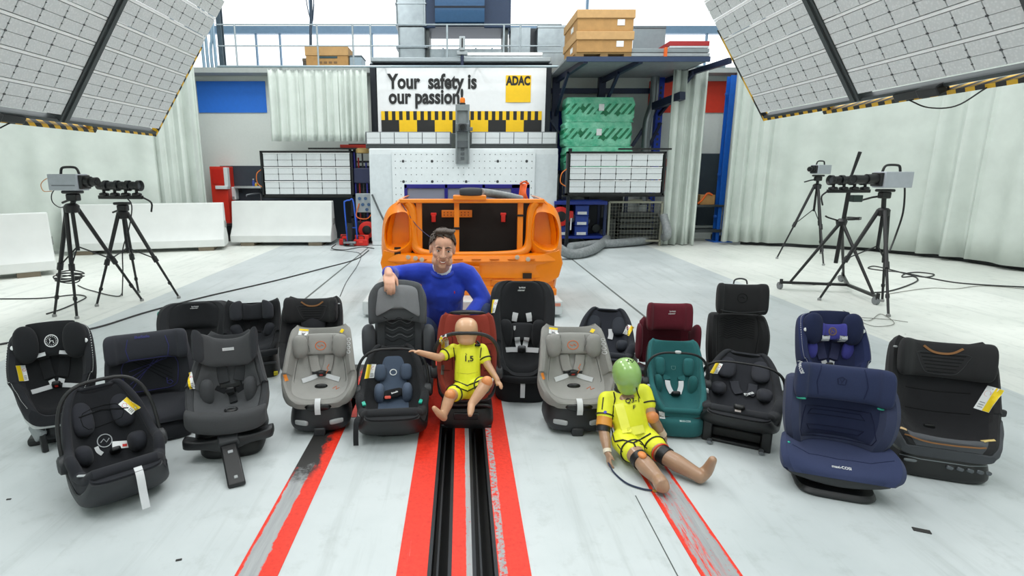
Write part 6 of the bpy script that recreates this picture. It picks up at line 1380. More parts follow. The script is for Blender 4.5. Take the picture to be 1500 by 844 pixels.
# dark carrier seen over the back of the right pale grey seat
t = carrier('dark infant carrier mostly hidden behind the right pale grey seat', G(886, 560), -.30, '1d1f24', '202228', plastic('17181a', .45), z0=.14, H=0)
t.r.scale = (1, .95, .92); newborn(t, '23262c', .14)
for sx in (-1, 1): t.part('shoulder_strap', t.strap([(sx*.045-.01, .50), (sx*.05-.01, .44), (sx*.045-.01, .40)], .036, .005, off=.010), STRAPW, target=False)
t.sticker(.165, .51, .05, .10, -.3, 'right'); block(t, 'base', .17, .22, .0, .16, BLACKP)
m = M(); m.ribbon([(.19, .02, .30), (.225, .0, .25), (.23, -.03, .17)], .03, .006); t.part('pale_side_strap', m, plain('b9bcbe', .5))
# final stand of every seat: x, y on the floor, width, depth and height scale
STAND = {
    'pale grey child seat beside': (-0.798, 2.926, 0.877, 0.702, 0.781),
    'pale grey child seat left': (0.638, 2.930, 0.911, 0.729, 0.784),
    'black tub': (-2.146, 2.718, 0.796, 0.636, 0.943),
    'royal blue': (2.173, 3.046, 0.799, 0.639, 0.903),
    'charcoal child seat': (-1.196, 2.648, 0.916, 0.733, 0.897),
    'black high oval': (0.390, 3.365, 0.937, 0.749, 0.947),
    'black oval': (-1.940, 3.800, 1.102, 0.881, 0.613),
    'black square child seat with tan piping': (2.303, 2.450, 0.915, 0.622, 0.847),
    'black square child seat with tan strap': (-1.016, 3.540, 0.873, 0.698, 0.793),
    'small black child': (-1.494, 3.749, 0.869, 0.696, 0.809),
    'navy blue': (1.720, 2.314, 0.983, 0.786, 0.804),
    'charcoal booster': (-1.723, 2.861, 1.060, 0.901, 0.805),
    'tall grey': (-0.390, 3.243, 0.924, 0.786, 0.899),
    'maroon': (1.314, 3.336, 0.844, 0.718, 0.782),
    'tall black': (1.745, 3.295, 0.815, 0.693, 0.853),
    'black infant carrier in the front': (-1.577, 2.272, 0.850, 0.850, 0.890),
    'black infant carrier with slate': (-0.390, 2.913, 0.908, 0.908, 0.809),
    'rust red': (0.030, 3.006, 0.842, 0.716, 0.818),
    'teal infant': (1.210, 2.884, 0.764, 0.649, 0.687),
    'black infant carrier clipped': (1.552, 2.845, 0.936, 0.936, 0.645),
    'dark infant': (0.984, 3.601, 0.924, 0.924, 0.722),
}
for o in list(C.objects):
    for k, (x, y, a, d, b) in STAND.items():
        if o.parent is None and o.get('label', '').startswith(k): o.location = (x, y, 0); o.scale = (a, d, b)
# ================================================================== people and crash dummies
class Body(M):
    def limb(s, pts, rad, sm=4, n=14):
        P = catmull(pts, sm) if sm and len(pts) > 2 else [Vector(p) for p in pts]
        if len(P) != len(rad):
            N = len(P); k = len(rad)-1; rr = []
            for i in range(N):
                q = i/(N-1)*k; j = min(k-1, int(q)); rr.append(rad[j]*(1-(q-j))+rad[j+1]*(q-j))
        else: rr = list(rad)
        s.tube(P, rr, n); s.sell(P[0], (rr[0]*.995,)*3, n=14, k=8); s.sell(P[-1], (rr[-1]*.995,)*3, n=14, k=8); return s
    def ell(s, c, r, T=None): s.sell(c, r, T=T, n=24, k=14); return s
def voxel(o, size, smooth=3, fac=.5):
    d = o.modifiers.new('skin_surface', 'REMESH'); d.mode = 'VOXEL'; d.voxel_size = size; d.use_smooth_shade = True
    if smooth: q = o.modifiers.new('soften', 'SMOOTH'); q.iterations = smooth; q.factor = fac
    return o
def hand(b, W, fd, nrm, side, L=.185, curl=.5, spread=.16, fr=.0088, thumb=.5):
    """W wrist, fd finger direction, nrm back-of-hand normal, side = direction towards the thumb"""
    W, fd, nrm, side = Vector(W), Vector(fd).normalized(), Vector(nrm).normalized(), Vector(side).normalized()
    side = (side-fd*side.dot(fd)).normalized(); nrm = fd.cross(side) if fd.cross(side).dot(nrm) > 0 else -fd.cross(side)
    pl = L*.52; T = Matrix((side, fd, nrm)).transposed()
    b.sell(W+fd*pl*.55, (L*.215, pl*.60, L*.075), .8, .7, T, 22, 12)
    b.limb([W-fd*L*.15, W+fd*L*.12], [L*.15, L*.16], 0)
    for k, (o, ln, r) in enumerate(((.150, .40, 1.0), (.052, .45, 1.05), (-.048, .42, 1.0), (-.142, .33, .88))):
        p = W+fd*(pl*(.98 if k < 3 else .92))+side*o*L; d = (fd+side*(o*spread*2)).normalized(); pts = [p-d*L*.10, p]; a = 0
        for j, seg in enumerate((.44, .32, .24)):
            a += curl*(.9, 1.0, .8)[j]; q = d*math.cos(a)-nrm*math.sin(a); p = p+q*ln*L*seg; pts.append(p)
        b.limb(pts, [fr*r*1.08, fr*r*1.1, fr*r, fr*r*.92, fr*r*.8], 3, 10)
    p = W+fd*pl*.22+side*L*.17; d = (fd*.75+side*thumb-nrm*.35).normalized(); d2 = (fd*.95+side*thumb*.35-nrm*.55).normalized()
    b.limb([p-d*L*.06, p+d*L*.16, p+d*L*.16+d2*L*.15, p+d*L*.16+d2*L*.26], [fr*1.5, fr*1.3, fr*1.1, fr*.9], 3, 10)
# ------------------------------------------------------------------ the man
R0 = Vector((-.10, 3.72, 0)); MS = skin('d9a88e')
t = Thing('person', 'man in royal blue sweater crouching behind the seats, arm over the grey booster', 'person', R0)
V_ = lambda p: Vector(p)-R0
HT = Matrix.Translation(V_((-.122, 3.49, .935))) @ Matrix.Rotation(.10, 4, 'Z') @ Matrix.Rotation(.07, 4, 'Y') @ Matrix.Rotation(.04, 4, 'X')
def hp(x, y, z): return HT @ Vector((x, y, z))
H3 = HT.to_3x3()
b = Body()
def he(c, r): b.ell(hp(*c), r, H3)
he((0, .022, .035), (.074, .094, .084)); he((0, -.018, -.02), (.064, .074, .085)); he((0, -.030, -.072), (.050, .052, .040)); he((0, -.068, -.100), (.024, .022, .018))
he((0, -.052, .045), (.056, .038, .045))
for sx in (-1, 1):
    he((sx*.042, -.060, -.024), (.021, .022, .019)); he((sx*.047, -.036, -.070), (.020, .036, .034)); he((sx*.076, .012, -.004), (.010, .021, .033)); he((sx*.032, -.075, .022), (.022, .012, .0085)); he((sx*.0125, -.098, -.034), (.0095, .011, .009)); he((sx*.026, -.080, -.055), (.012, .012, .016))
    he((sx*.031, -.072, -.012), (.016, .010, .006))
b.limb([hp(0, -.086, .020), hp(0, -.099, -.006), hp(0, -.111, -.032)], [.0085, .010, .0125], 3)
b.limb([hp(-.026, -.078, -.066), hp(0, -.091, -.070), hp(.026, -.078, -.066)], [.006, .008, .006], 3)
NK = V_((-.128, 3.575, .78))
b.limb([hp(0, .02, -.05), hp(0, .03, -.10), NK, V_((-.13, 3.62, .70))], [.056, .054, .056, .06], 3)
shL, elL, wrL = V_((-.29, 3.61, .755)), V_((-.475, 3.66, .735)), V_((-.458, 3.38, .800))
shR, elR, wrR = V_((.035, 3.60, .745)), V_((.150, 3.57, .575)), V_((.055, 3.42, .52))
pel = V_((-.12, 3.80, .22)); kR, kL = V_((.155, 3.50, .50)), V_((-.25, 3.52, .40))
for (s_, e_, w_) in ((shL, elL, wrL), (shR, elR, wrR)): b.limb([s_, e_], [.05, .04], 0); b.limb([e_, w_], [.04, .028], 0)
b.limb([V_((-.128, 3.63, .68)), V_((-.13, 3.70, .48)), pel], [.085, .09, .11], 3)
for sx, k_, ft in ((-1, kL, V_((-.26, 3.75, .05))), (1, kR, V_((.14, 3.62, .05)))):
    b.limb([pel+Vector((sx*.08, 0, 0)), k_], [.085, .062], 0); b.limb([k_, ft], [.058, .04], 0); b.limb([ft+Vector((0, .03, -.012)), ft+Vector((0, -.14, -.02))], [.032, .026], 0)
hand(b, wrL+Vector((.004, -.035, .0)), (.16, -.86, -.48), (-.1, -.5, .85), (1, .2, -.05), .178, .62, .14, .0088)
hand(b, wrR+Vector((-.02, -.02, 0)), (-.8, -.5, -.25), (0, -.2, 1), (.2, -1, 0), .17, .35, .1, .0085)
o = t.part('body', b, MS, target=False); voxel(o, .0046, 3, .5)
# eyes, brows, mouth
for sx in (-1, 1):
    m = M(); m.sell(hp(sx*.031, -.0785, .001), (.0130, .009, .0062), 1, 1, H3); e = t.part('eye', m, plain('e6e0da', .25), target=False)
    m = M(); m.lathe([(.0055, 0), (.0055, .002), (.001, .0022)], hp(sx*.031+.001, -.0868, .0015), H3 @ Vector((0, -1, .1)), 12); t.part('iris', m, plain('2e2620', .2), parent=e, target=False)
    m = Body(); m.limb([hp(sx*.014, -.086, .0060), hp(sx*.031, -.0872, .0095), hp(sx*.046, -.078, .004)], [.0022, .003, .0018], 3, 8); t.part('eyelid', m, skin('b27a60'), target=False)
    m = Body(); m.limb([hp(sx*.013, -.0885, .020), hp(sx*.03, -.089, .0265), hp(sx*.052, -.075, .021)], [.0034, .0042, .002], 3, 8); t.part('eyebrow', m, plain('3d2f26', .8), target=False)
m = M(); m.ribbon([hp(-.024, -.0835, -.0595), hp(-.012, -.0955, -.0645), hp(0, -.0985, -.066), hp(.012, -.0955, -.0645), hp(.024, -.0835, -.0595)], .0095, .003, 3, H3 @ Vector((0, 0, 1))); t.part('teeth', m, plain('ece6dc', .3), target=False)
for z0, dz, r_ in ((-.0575, -.0045, .0028), (-.067, -.0075, .0036)):
    m = Body(); m.limb([hp(-.028, -.081, -.057), hp(-.013, -.0965, z0+dz*.6), hp(0, -.100, z0+dz), hp(.013, -.0965, z0+dz*.6), hp(.028, -.081, -.057)], [.0015, r_, r_, r_, .0015], 3, 8); t.part('lip', m, skin('a9604f'), target=False)
for sx in (-1, 1): m = Body(); m.limb([hp(sx*.022, -.094, -.034), hp(sx*.037, -.082, -.05), hp(sx*.040, -.074, -.064)], [.0012, .002, .001], 3, 6); t.part('smile_line', m, skin('a8705a'), target=False)
# short brown hair brushed to one side
hb = Body(); rnd = random.Random(4)
def hair_ok(x, y, z): return z > .086-max(0, (y+.05))*.95 and not (z < .03 and y < -.01 and abs(x) < .07) and z > -.06
for i in range(900):
    a, f = rnd.uniform(0, 2*PI), math.acos(rnd.uniform(-.75, 1)); x, y, z = .078*math.sin(f)*math.cos(a), .020+.098*math.sin(f)*math.sin(a), .038+.089*math.cos(f)
    if not hair_ok(x, y, z): continue
    n = Vector((x/.006, (y-.02)/.0096, (z-.038)/.0079)).normalized(); g = Vector((.55, -.25, -.35)) if z > .06 else Vector((0, .35, -1)); g = (g-n*g.dot(n)).normalized()
    p = Vector((x, y, z)); L = rnd.uniform(.016, .034); q = p+g*L+n*.007
    hb.limb([hp(*(p-n*.006)), hp(*(p+n*.005+g*L*.4)), hp(*q)], [.0055, .0045, .0012], 2, 6)
hb.ell(hp(0, .024, .042), (.074, .092, .086), H3) if False else None
for k in range(9): x = -.05+k*.0125; hb.limb([hp(x-.004, -.045, .104), hp(x+.003, -.062, .120), hp(x+.014, -.040, .132-.002*abs(k-4)), hp(x+.02, .0, .130)], [.007, .009, .008, .004], 3, 8)
o = t.part('hair', hb, NT('hair').m, target=False); hm = o.data.materials[0]; q = NT('brown_hair'); n_ = q.noise(160, 3, q.co()); q.col(q.mix(q.step(n_, .3, .7), lin('2b221d'), lin('5c4d42'))); q.set(.6); o.data.materials[0] = q.m
voxel(o, .0032, 0)
# sweater
b = Body()
b.limb([V_((-.128, 3.60, .735)), V_((-.128, 3.62, .66)), V_((-.13, 3.66, .52)), V_((-.13, 3.71, .40)), V_((-.12, 3.77, .30))], [.085, .142, .142, .135, .14], 3)
b.ell(V_((-.128, 3.605, .72)), (.175, .090, .07)); b.limb([V_((-.128, 3.59, .70)), V_((-.128, 3.575, .775))], [.10, .068], 0); b.ell(V_((-.128, 3.575, .63)), (.15, .085, .11))
b.limb([V_((-.20, 3.61, .745)), shL, elL], [.075, .072, .058], 3); b.limb([elL, elL.lerp(wrL, .5), wrL.lerp(elL, .06)], [.058, .053, .043], 3)
b.limb([V_((-.06, 3.61, .74)), shR, elR], [.075, .074, .057], 3); b.limb([elR, elR.lerp(wrR, .5), wrR], [.057, .052, .042], 3)
for k in range(6):                                          # folds at the elbow and the waist
    f = k/6; c = shR.lerp(elR, .45+.5*f); b.limb([c+Vector((-.05, -.035, -.01)), c+Vector((0, -.062, .005)), c+Vector((.045, -.03, .012))], [.006, .012, .006], 3)
    z = .52-.035*k; b.limb([V_((-.23+.02*k, 3.545+.02*k, z+.05)), V_((-.14, 3.522+.022*k, z)), V_((-.02, 3.56+.02*k, z+.02))], [.006, .013, .006], 3)
    c = shL.lerp(elL, .2+.6*f); b.limb([c+Vector((-.0, -.05, .035)), c+Vector((.01, -.066, -.0)), c+Vector((.02, -.05, -.04))], [.006, .01, .006], 3)
sw = NT('sweater_knit'); n_ = sw.noise(700, 2, sw.co()); n2_ = sw.noise(8, 4, sw.co()); sw.col(sw.mix(sw.step(n2_, .3, .7), lin('2238a6'), lin('2b47c4'))); sw.set(.85, 0, .2, 0, .25); sw.bump(sw.math('ADD', n_, sw.math('MULTIPLY', n2_, 4)), .3, .004)
o = t.part('sweater', b, sw.m); voxel(o, .0085, 4, .5)
cuffs = Body(); cuffs.limb([wrL.lerp(elL, .10), wrL.lerp(elL, .02)], [.044, .043], 0); o = t.part('cuff', cuffs, sw.m, target=False)
m = M(); R = []
def ringpts(c, rx, ry, z, tilt, n=28): return [c+Vector((rx*math.cos(2*PI*i/n), ry*math.sin(2*PI*i/n), z+tilt*math.sin(2*PI*i/n))) for i in range(n)]
NC = V_((-.127, 3.572, .795))
m.tube(ringpts(NC, .074, .072, -.010, .036), .011, 10, closed=True); t.part('sweater_collar', m, sw.m, target=False)
m = M(); m.loft([ringpts(NC, .064, .062, -.012, .038), ringpts(NC, .064, .064, .024, .030), ringpts(NC, .057, .058, .024, .030), ringpts(NC, .057, .055, -.012, .038)], cap=False); t.part('shirt_collar', m, plain('e3e6ea', .8), target=False)
p, n_ = t.hit(-.128+.10+.052, .62, (0, 1, 0)); m = M(); m.sell(V_((-.045, 3.462, .655)), (.004, .004, .010)); t.part('chest_emblem', m, plain('b8243a', .6), target=False)
b = Body(); b.limb([V_((-.12, 3.78, .30)), pel], [.135, .15], 0); 
for sx, k_, ft in ((-1, kL, V_((-.26, 3.75, .08))), (1, kR, V_((.14, 3.62, .08)))): b.limb([pel+Vector((sx*.07, 0, 0)), k_], [.10, .078], 0); b.limb([k_, ft], [.072, .056], 0)
o = t.part('jeans', b, F('232c44'), target=False); voxel(o, .012, 3)
for sx, ft in ((-1, V_((-.26, 3.75, .0))), (1, V_((.14, 3.62, .0)))): m = M(); m.xpad([(-.045, 0, .035, .10, .02), (-.03, 0, .04, .14, .038), (.03, 0, .04, .14, .038), (.045, 0, .035, .10, .02)], 18, .7, 3, T=Matrix.Translation(ft+Vector((0, -.05, 0)))); t.part('shoe', m, plain('2a2320', .5), target=False)
# ------------------------------------------------------------------ small yellow dummy sitting in the red carrier
TAN = plain('c79a78', .42, 0, .5, .15, var=.06, scale=20); YEL = NT('yellow_suit'); n_ = YEL.noise(7, 4, YEL.co()); YEL.col(YEL.mix(YEL.step(n_, .3, .7), lin('dde024'), lin('f3f33e'))); YEL.set(.55, 0, .4); YEL.bump(n_, .2, .01); YEL = YEL.m; PIPE = plain('141414', .5)
R0 = Vector((.035, 2.95, .10)); t = Thing('crash_test_dummy', 'small crash test dummy in yellow suit sitting in the rust red carrier', 'crash test dummy', R0)
V_ = lambda p: Vector(p)-R0
S1_, S2_ = V_((-.045, 2.985, .425)), V_((.115, 2.985, .425)); E1, Hd1 = V_((-.125, 2.90, .405)), V_((-.235, 2.85, .455)); E2, Hd2 = V_((.148, 2.925, .355)), V_((.198, 2.85, .295))
P1, P2 = V_((-.005, 2.87, .225)), V_((.072, 2.87, .225)); K1, A1 = V_((-.06, 2.735, .25)), V_((-.097, 2.675, .165)); K2, A2 = V_((.135, 2.735, .325)), V_((.052, 2.66, .235))
b = Body(); b.limb([V_((.035, 2.98, .40)), V_((.034, 2.94, .30)), V_((.034, 2.90, .235))], [.066, .068, .066], 3); b.limb([V_((.037, 3.0, .42)), V_((.036, 2.99, .48))], [.03, .03], 0)
b.limb([S1_, E1], [.028, .023], 0); b.limb([E1, Hd1], [.023, .015], 0); b.limb([S2_, E2], [.028, .023], 0); b.limb([E2, Hd2], [.023, .015], 0)
hand(b, Hd1, (-.85, -.35, .35), (0, .3, 1), (.3, -.8, .4), .062, .25, .05, .0048, .4); hand(b, Hd2, (.45, -.7, -.5), (.3, -.3, .9), (-.8, -.4, 0), .062, .25, .05, .0048, .4)
for p_, k_, a_ in ((P1, K1, A1), (P2, K2, A2)): b.limb([p_, k_], [.042, .033], 0); b.limb([k_, k_.lerp(a_, .45), a_], [.032, .030, .021], 3)
b.limb([A1+Vector((.004, .0, -.012)), A1+Vector((-.02, -.02, .02)), A1+Vector((-.045, -.03, .055))], [.020, .019, .013], 3); b.limb([A2, A2+Vector((-.004, -.035, -.018)), A2+Vector((-.008, -.06, -.03))], [.02, .019, .013], 3)
o = t.part('body', b, TAN, target=False); voxel(o, .0042, 3)
HC = V_((.028, 2.975, .545)); m = Body(); m.sell(HC, (.066, .072, .068), .8, .75, n=28, k=18); m.sell(HC+Vector((0, -.014, -.045)), (.054, .056, .035), .8, .75); hd = t.part('head', m, plain('cfa27c', .35, 0, .5, .2, var=.04), target=False); voxel(hd, .005, 8)
m = Body(); m.limb([V_((.035, 2.99, .445)), V_((.033, 2.985, .485))], [.036, .034], 0); t.part('neck', m, BLACKP, target=False)
m = M(); m.tube([HC+Vector((.06, .01, -.07)), HC+Vector((.075, -.01, -.085)), HC+Vector((.05, -.03, -.08))], .007, 6, smooth=4); t.part('neck_cable', m, BLACKP, target=False)
b = Body(); b.limb([V_((.035, 2.975, .415)), V_((.035, 2.955, .36)), V_((.034, 2.93, .29)), V_((.034, 2.90, .235))], [.068, .073, .075, .073], 3); b.ell(V_((.035, 2.985, .415)), (.088, .045, .04))
for s_, e_ in ((S1_, E1), (S2_, E2)): b.limb([s_, s_.lerp(e_, .62)], [.036, .033], 0)
for p_, k_ in ((P1, K1), (P2, K2)): b.limb([p_, p_.lerp(k_, .62)], [.051, .046], 0)
o = t.part('suit', b, YEL); voxel(o, .006, 4)
def cuff(t, a, e_, f, r, mat=PIPE, name='piping'):
    d = (e_-a).normalized(); c = a.lerp(e_, f); q = Vector((0, 0, 1)).rotation_difference(d); m = M(); m.tube([c+q @ Vector((r*math.cos(2*PI*i/20), r*math.sin(2*PI*i/20), 0)) for i in range(20)], .004, 6, closed=True); t.part(name, m, mat, target=False)
for s_, e_ in ((S1_, E1), (S2_, E2)): cuff(t, s_, e_, .62, .034)
for p_, k_ in ((P1, K1), (P2, K2)): cuff(t, p_, k_, .64, .047)
D0 = (0, 1, -.35)
def sline(pts, r=.003): t.part('piping', t.line(pts, r, d=D0, step=.01), PIPE, target=False)
OX, OZ = R0.x, R0.z                                         # picture-like helper: x and z where a line of sight meets the suit
def L_(p, dY): return (p.x, p.z-.35*(-(p.y)) if False else p.z+.35*p.y)
c_ = lambda x, y, z: L_(V_((x, y, z)), 0)
sline([c_(-.045, 2.93, .455), c_(-.040, 2.91, .42), c_(-.036, 2.90, .39)]); sline([c_(.112, 2.93, .455), c_(.108, 2.91, .42), c_(.104, 2.90, .39)])
sline([c_(-.04, 2.86, .285), c_(.034, 2.84, .265), c_(.10, 2.86, .292)], .004); sline([c_(-.03, 2.84, .262), c_(.034, 2.82, .24), c_(.09, 2.84, .27)], .0035)
t.part('size_print', t.text('1,5', .045, *c_(.040, 2.9, .385), 0, .02, d=D0, off=.006), PIPE, target=False, smooth=False); t.part('size_mark', t.line([c_(.022, 2.9, .432), c_(.03, 2.9, .425), c_(.022, 2.9, .418)], .0015, d=D0), PIPE, target=False)
t.part('chest_seam', t.line([c_(-.025, 2.88, .325), c_(.034, 2.87, .322), c_(.09, 2.88, .328)], .0014, d=D0), plain('b9b620', .5), target=False)
for k_, nm in ((K1, 'left'), (K2, 'right')): m = Body(); m.ell(k_+Vector((0, -.012, .012)), (.030, .027, .028)); t.part('knee_patch', m, plain('e0935a', .4), target=False)
# ------------------------------------------------------------------ green headed dummy on the floor
R0 = Vector((.90, 2.62, 0)); t = Thing('crash_test_dummy', 'crash test dummy with green head in yellow suit seated on the floor', 'crash test dummy', R0)
V_ = lambda p: Vector(p)-R0
SK = plain('a9856a', .38, 0, .5, .25, var=.07, scale=14)
NKp = V_(A(913, 575, 2.70)); SH1, SH2 = V_(A(889, 586, 2.69)), V_(A(942, 575, 2.71)); PEL = V_(G(928, 640, .085))
EL1 = V_(A(884, 628, 2.60)); HD1 = V_(G(890, 664, .05)); EL2 = V_(A(954, 610, 2.62)); HD2 = V_(G(973, 643, .055))
HP1, HP2 = V_(G(914, 646, .085)), V_(G(945, 643, .085)); KN1, KN2 = V_(G(938, 674, .08)), V_(G(972, 667, .075)); AN1, AN2 = V_(G(965, 703, .048)), V_(G(1024, 697, .042))
CH = NKp.lerp(PEL, .35)+Vector((0, -.01, 0))
b = Body(); b.limb([NKp.lerp(PEL, .12), CH, PEL], [.06, .075, .075], 3); b.limb([NKp.lerp(PEL, .1), NKp+Vector((0, 0, .03))], [.03, .03], 0)
b.limb([SH1, EL1], [.036, .029], 0); b.limb([EL1, EL1.lerp(HD1, .45), HD1], [.028, .028, .017], 3); b.limb([SH2, EL2], [.036, .029], 0); b.limb([EL2, EL2.lerp(HD2, .45), HD2], [.028, .028, .017], 3)
hand(b, HD1, (HD1-EL1).normalized()+Vector((0, 0, -.15)), (-1, -.3, .1), (.2, -1, 0), .085, .30, .04, .0062, .35); hand(b, HD2, (HD2-EL2).normalized()+Vector((-.1, 0, -.05)), (.9, -.3, .3), (-.4, -1, 0), .085, .30, .04, .0062, .35)
for h_, k_, a_ in ((HP1, KN1, AN1), (HP2, KN2, AN2)): b.limb([h_, k_], [.056, .042], 0); b.limb([k_, k_.lerp(a_, .4), a_], [.040, .043, .031], 3)
b.limb([AN1, V_(G(970, 712, .05)), V_(A(973, 712, 2.215))], [.034, .036, .024], 3)
b.limb([AN2+Vector((.005, .005, -.008)), V_(A(1035, 690, 2.31)), V_(A(1044, 674, 2.28))], [.032, .028, .019], 3)
o = t.part('body', b, SK, target=False); voxel(o, .0048, 4)
GH = plain('8fb565', .22, 0, .5, .5, var=.03); HC = V_(A(918, 548, 2.66)); T = Matrix.Rotation(-.12, 3, 'Y') @ Matrix.Rotation(.38, 3, 'X')
m = Body(); m.sell(HC, (.072, .086, .084), .95, .9, T, 30, 20); m.sell(HC+T @ Vector((.0, -.024, -.045)), (.056, .060, .058), .9, .85, T, 30, 20); hd = t.part('head', m, GH); voxel(hd, .006, 10)
t2 = M()
for dx, dz in ((-.012, .0), (.004, .008), (.018, .004), (.008, -.008), (-.004, .018)): 
    bv = BVHTree.FromPolygons(m.v, m.f); p_, n_, i_, d_ = bv.ray_cast(HC+Vector((dx+.005, -.5+.0, .066+dz*.6+.45*.5)), Vector((0, 1, -.45)).normalized())
    if p_: t2.lathe([(.004, 0), (.004, .002), (.001, .002)], p_, n_, 8)
t.part('head_hole', t2, BLACKG, parent=hd, target=False, split=True)
m = Body(); m.limb([NKp+Vector((-.004, .0, -.012)), NKp.lerp(HC, .45)], [.048, .044], 0); t.part('neck', m, BLACKP, target=False)
for k in range(2): m = M(); c = NKp+Vector((0, 0, .002+.016*k)); m.tube([c+Vector((.05*math.cos(2*PI*i/20), .05*math.sin(2*PI*i/20), .008*math.cos(2*PI*i/20))) for i in range(20)], .004, 6, closed=True); t.part('neck_ring', m, STEEL if k else BLACKG, target=False)
b = Body(); b.limb([NKp.lerp(PEL, .10), NKp.lerp(PEL, .3), NKp.lerp(PEL, .65), PEL], [.060, .088, .090, .088], 3); b.limb([SH1, NKp.lerp(PEL, .14), SH2], [.045, .05, .045], 3)
b.limb([SH1, SH1.lerp(EL1, .55)], [.047, .044], 0); b.limb([SH2, SH2.lerp(EL2, .50)], [.047, .044], 0)
for h_, k_ in ((HP1, KN1), (HP2, KN2)): b.limb([h_, h_.lerp(k_, .52)], [.066, .060], 0)
o = t.part('suit', b, YEL); voxel(o, .0065, 4)
cuff(t, SH1, EL1, .55, .045); cuff(t, SH2, EL2, .50, .045); cuff(t, HP1, KN1, .54, .061); cuff(t, HP2, KN2, .54, .061)
def band(a, e_, f0, f1, r, mat, name): m = M(); m.tube([a.lerp(e_, f0), a.lerp(e_, f1)], r, 20); t.part(name, m, mat, target=False)
band(SH1, EL1, .60, .92, .040, plain('d8923a', .4), 'orange_sleeve_band'); band(SH1, EL1, .95, 1.12, .036, BLACKP, 'elbow_joint'); band(EL1, HD1, .86, 1.0, .021, plain('ded2bd', .6), 'wrist_tape'); band(EL2, HD2, .62, .85, .025, plain('d9c2a8', .6), 'wrist_tape')
for k_, h_, a_ in ((KN1, HP1, AN1), (KN2, HP2, AN2)): 
    band(k_.lerp(h_, .12), k_.lerp(a_, .12), 0, 1, .046, BLACKP, 'knee_joint')
m = Body(); m.ell(KN1+Vector((0, -.018, .036)), (.020, .026, .014)); t.part('orange_knee_pad', m, plain('e08a4a', .4), target=False)
cuff(t, HP2, KN2, .86, .047, plain('e0452a', .4), 'red_knee_ring')
m = Body(); m.ell(EL2+Vector((0, -.012, .0)), (.034, .030, .032)); t.part('elbow_pad', m, plain('d98a52', .4), target=False)
D0 = (0, 1, -.42)
def px2(px, py): 
    """the line of sight of a pixel written in the thing's own front view"""
    r = ray(px, py); tt = (R0.y)/r.y; p = Vector((0, 0, CAMH))+r*tt-R0; return (p.x, p.z)
def pline(pxs, r=.0035, mat=PIPE, name='piping'): 
    d = ray(*pxs[len(pxs)//2]); t.part(name, t.line([px2(*q) for q in pxs], r, d=tuple(d), step=.01), mat, target=False)
pline([(899, 574), (901, 584), (899, 596), (897, 612), (896, 628), (900, 645)]); pline([(932, 568), (934, 576), (937, 584)]); pline([(902, 647), (914, 645), (928, 649), (940, 643), (952, 636)], .0042)
pline([(928, 649), (931, 655)], .004); pline([(905, 652), (912, 662)], .003); pline([(938, 650), (948, 657)], .003); pline([(884, 582), (882, 600)], .003)
d = tuple(ray(927, 592)); t.part('size_print', t.text('Q3-1', .036, *px2(927, 590), .1, .015, d=d, off=.006), PIPE, target=False, smooth=False); t.part('size_print', t.text('F', .030, *px2(929, 599), .1, .015, d=d, off=.006), PIPE, target=False, smooth=False)
LY = plain('f0ef5a', .55); m = M(); a_ = px2(908, 604); 
t.part('yellow_label', t.strap([px2(907, 592), px2(913, 612), px2(919, 633)], .045, .003, d=d, off=.007), LY, target=False); t.part('yellow_label', t.strap([px2(920, 632), px2(932, 629), px2(942, 627)], .04, .003, d=d, off=.009), LY, target=False)
t.part('sleeve_badge', t.disc(*px2(886.5, 604), .008, d=tuple(ray(886, 604)), off=.006), plain('4a4ac0', .5), target=False)
m = M(); m.tube([V_(G(891, 678, .02)), V_(G(900, 693, .006)), V_(G(918, 708, .006)), V_(G(940, 716, .006)), V_(G(955, 718.5, .006))], .0042, 6, smooth=6); t.part('sensor_cable', m, plain('24304a', .5), target=False); m = M(); q_ = V_(G(956, 719, .006)); m.cyl(q_, q_+Vector((.018, -.004, 0)), .007); t.part('cable_plug', m, plain('b89a4a', .4, .5), target=False)
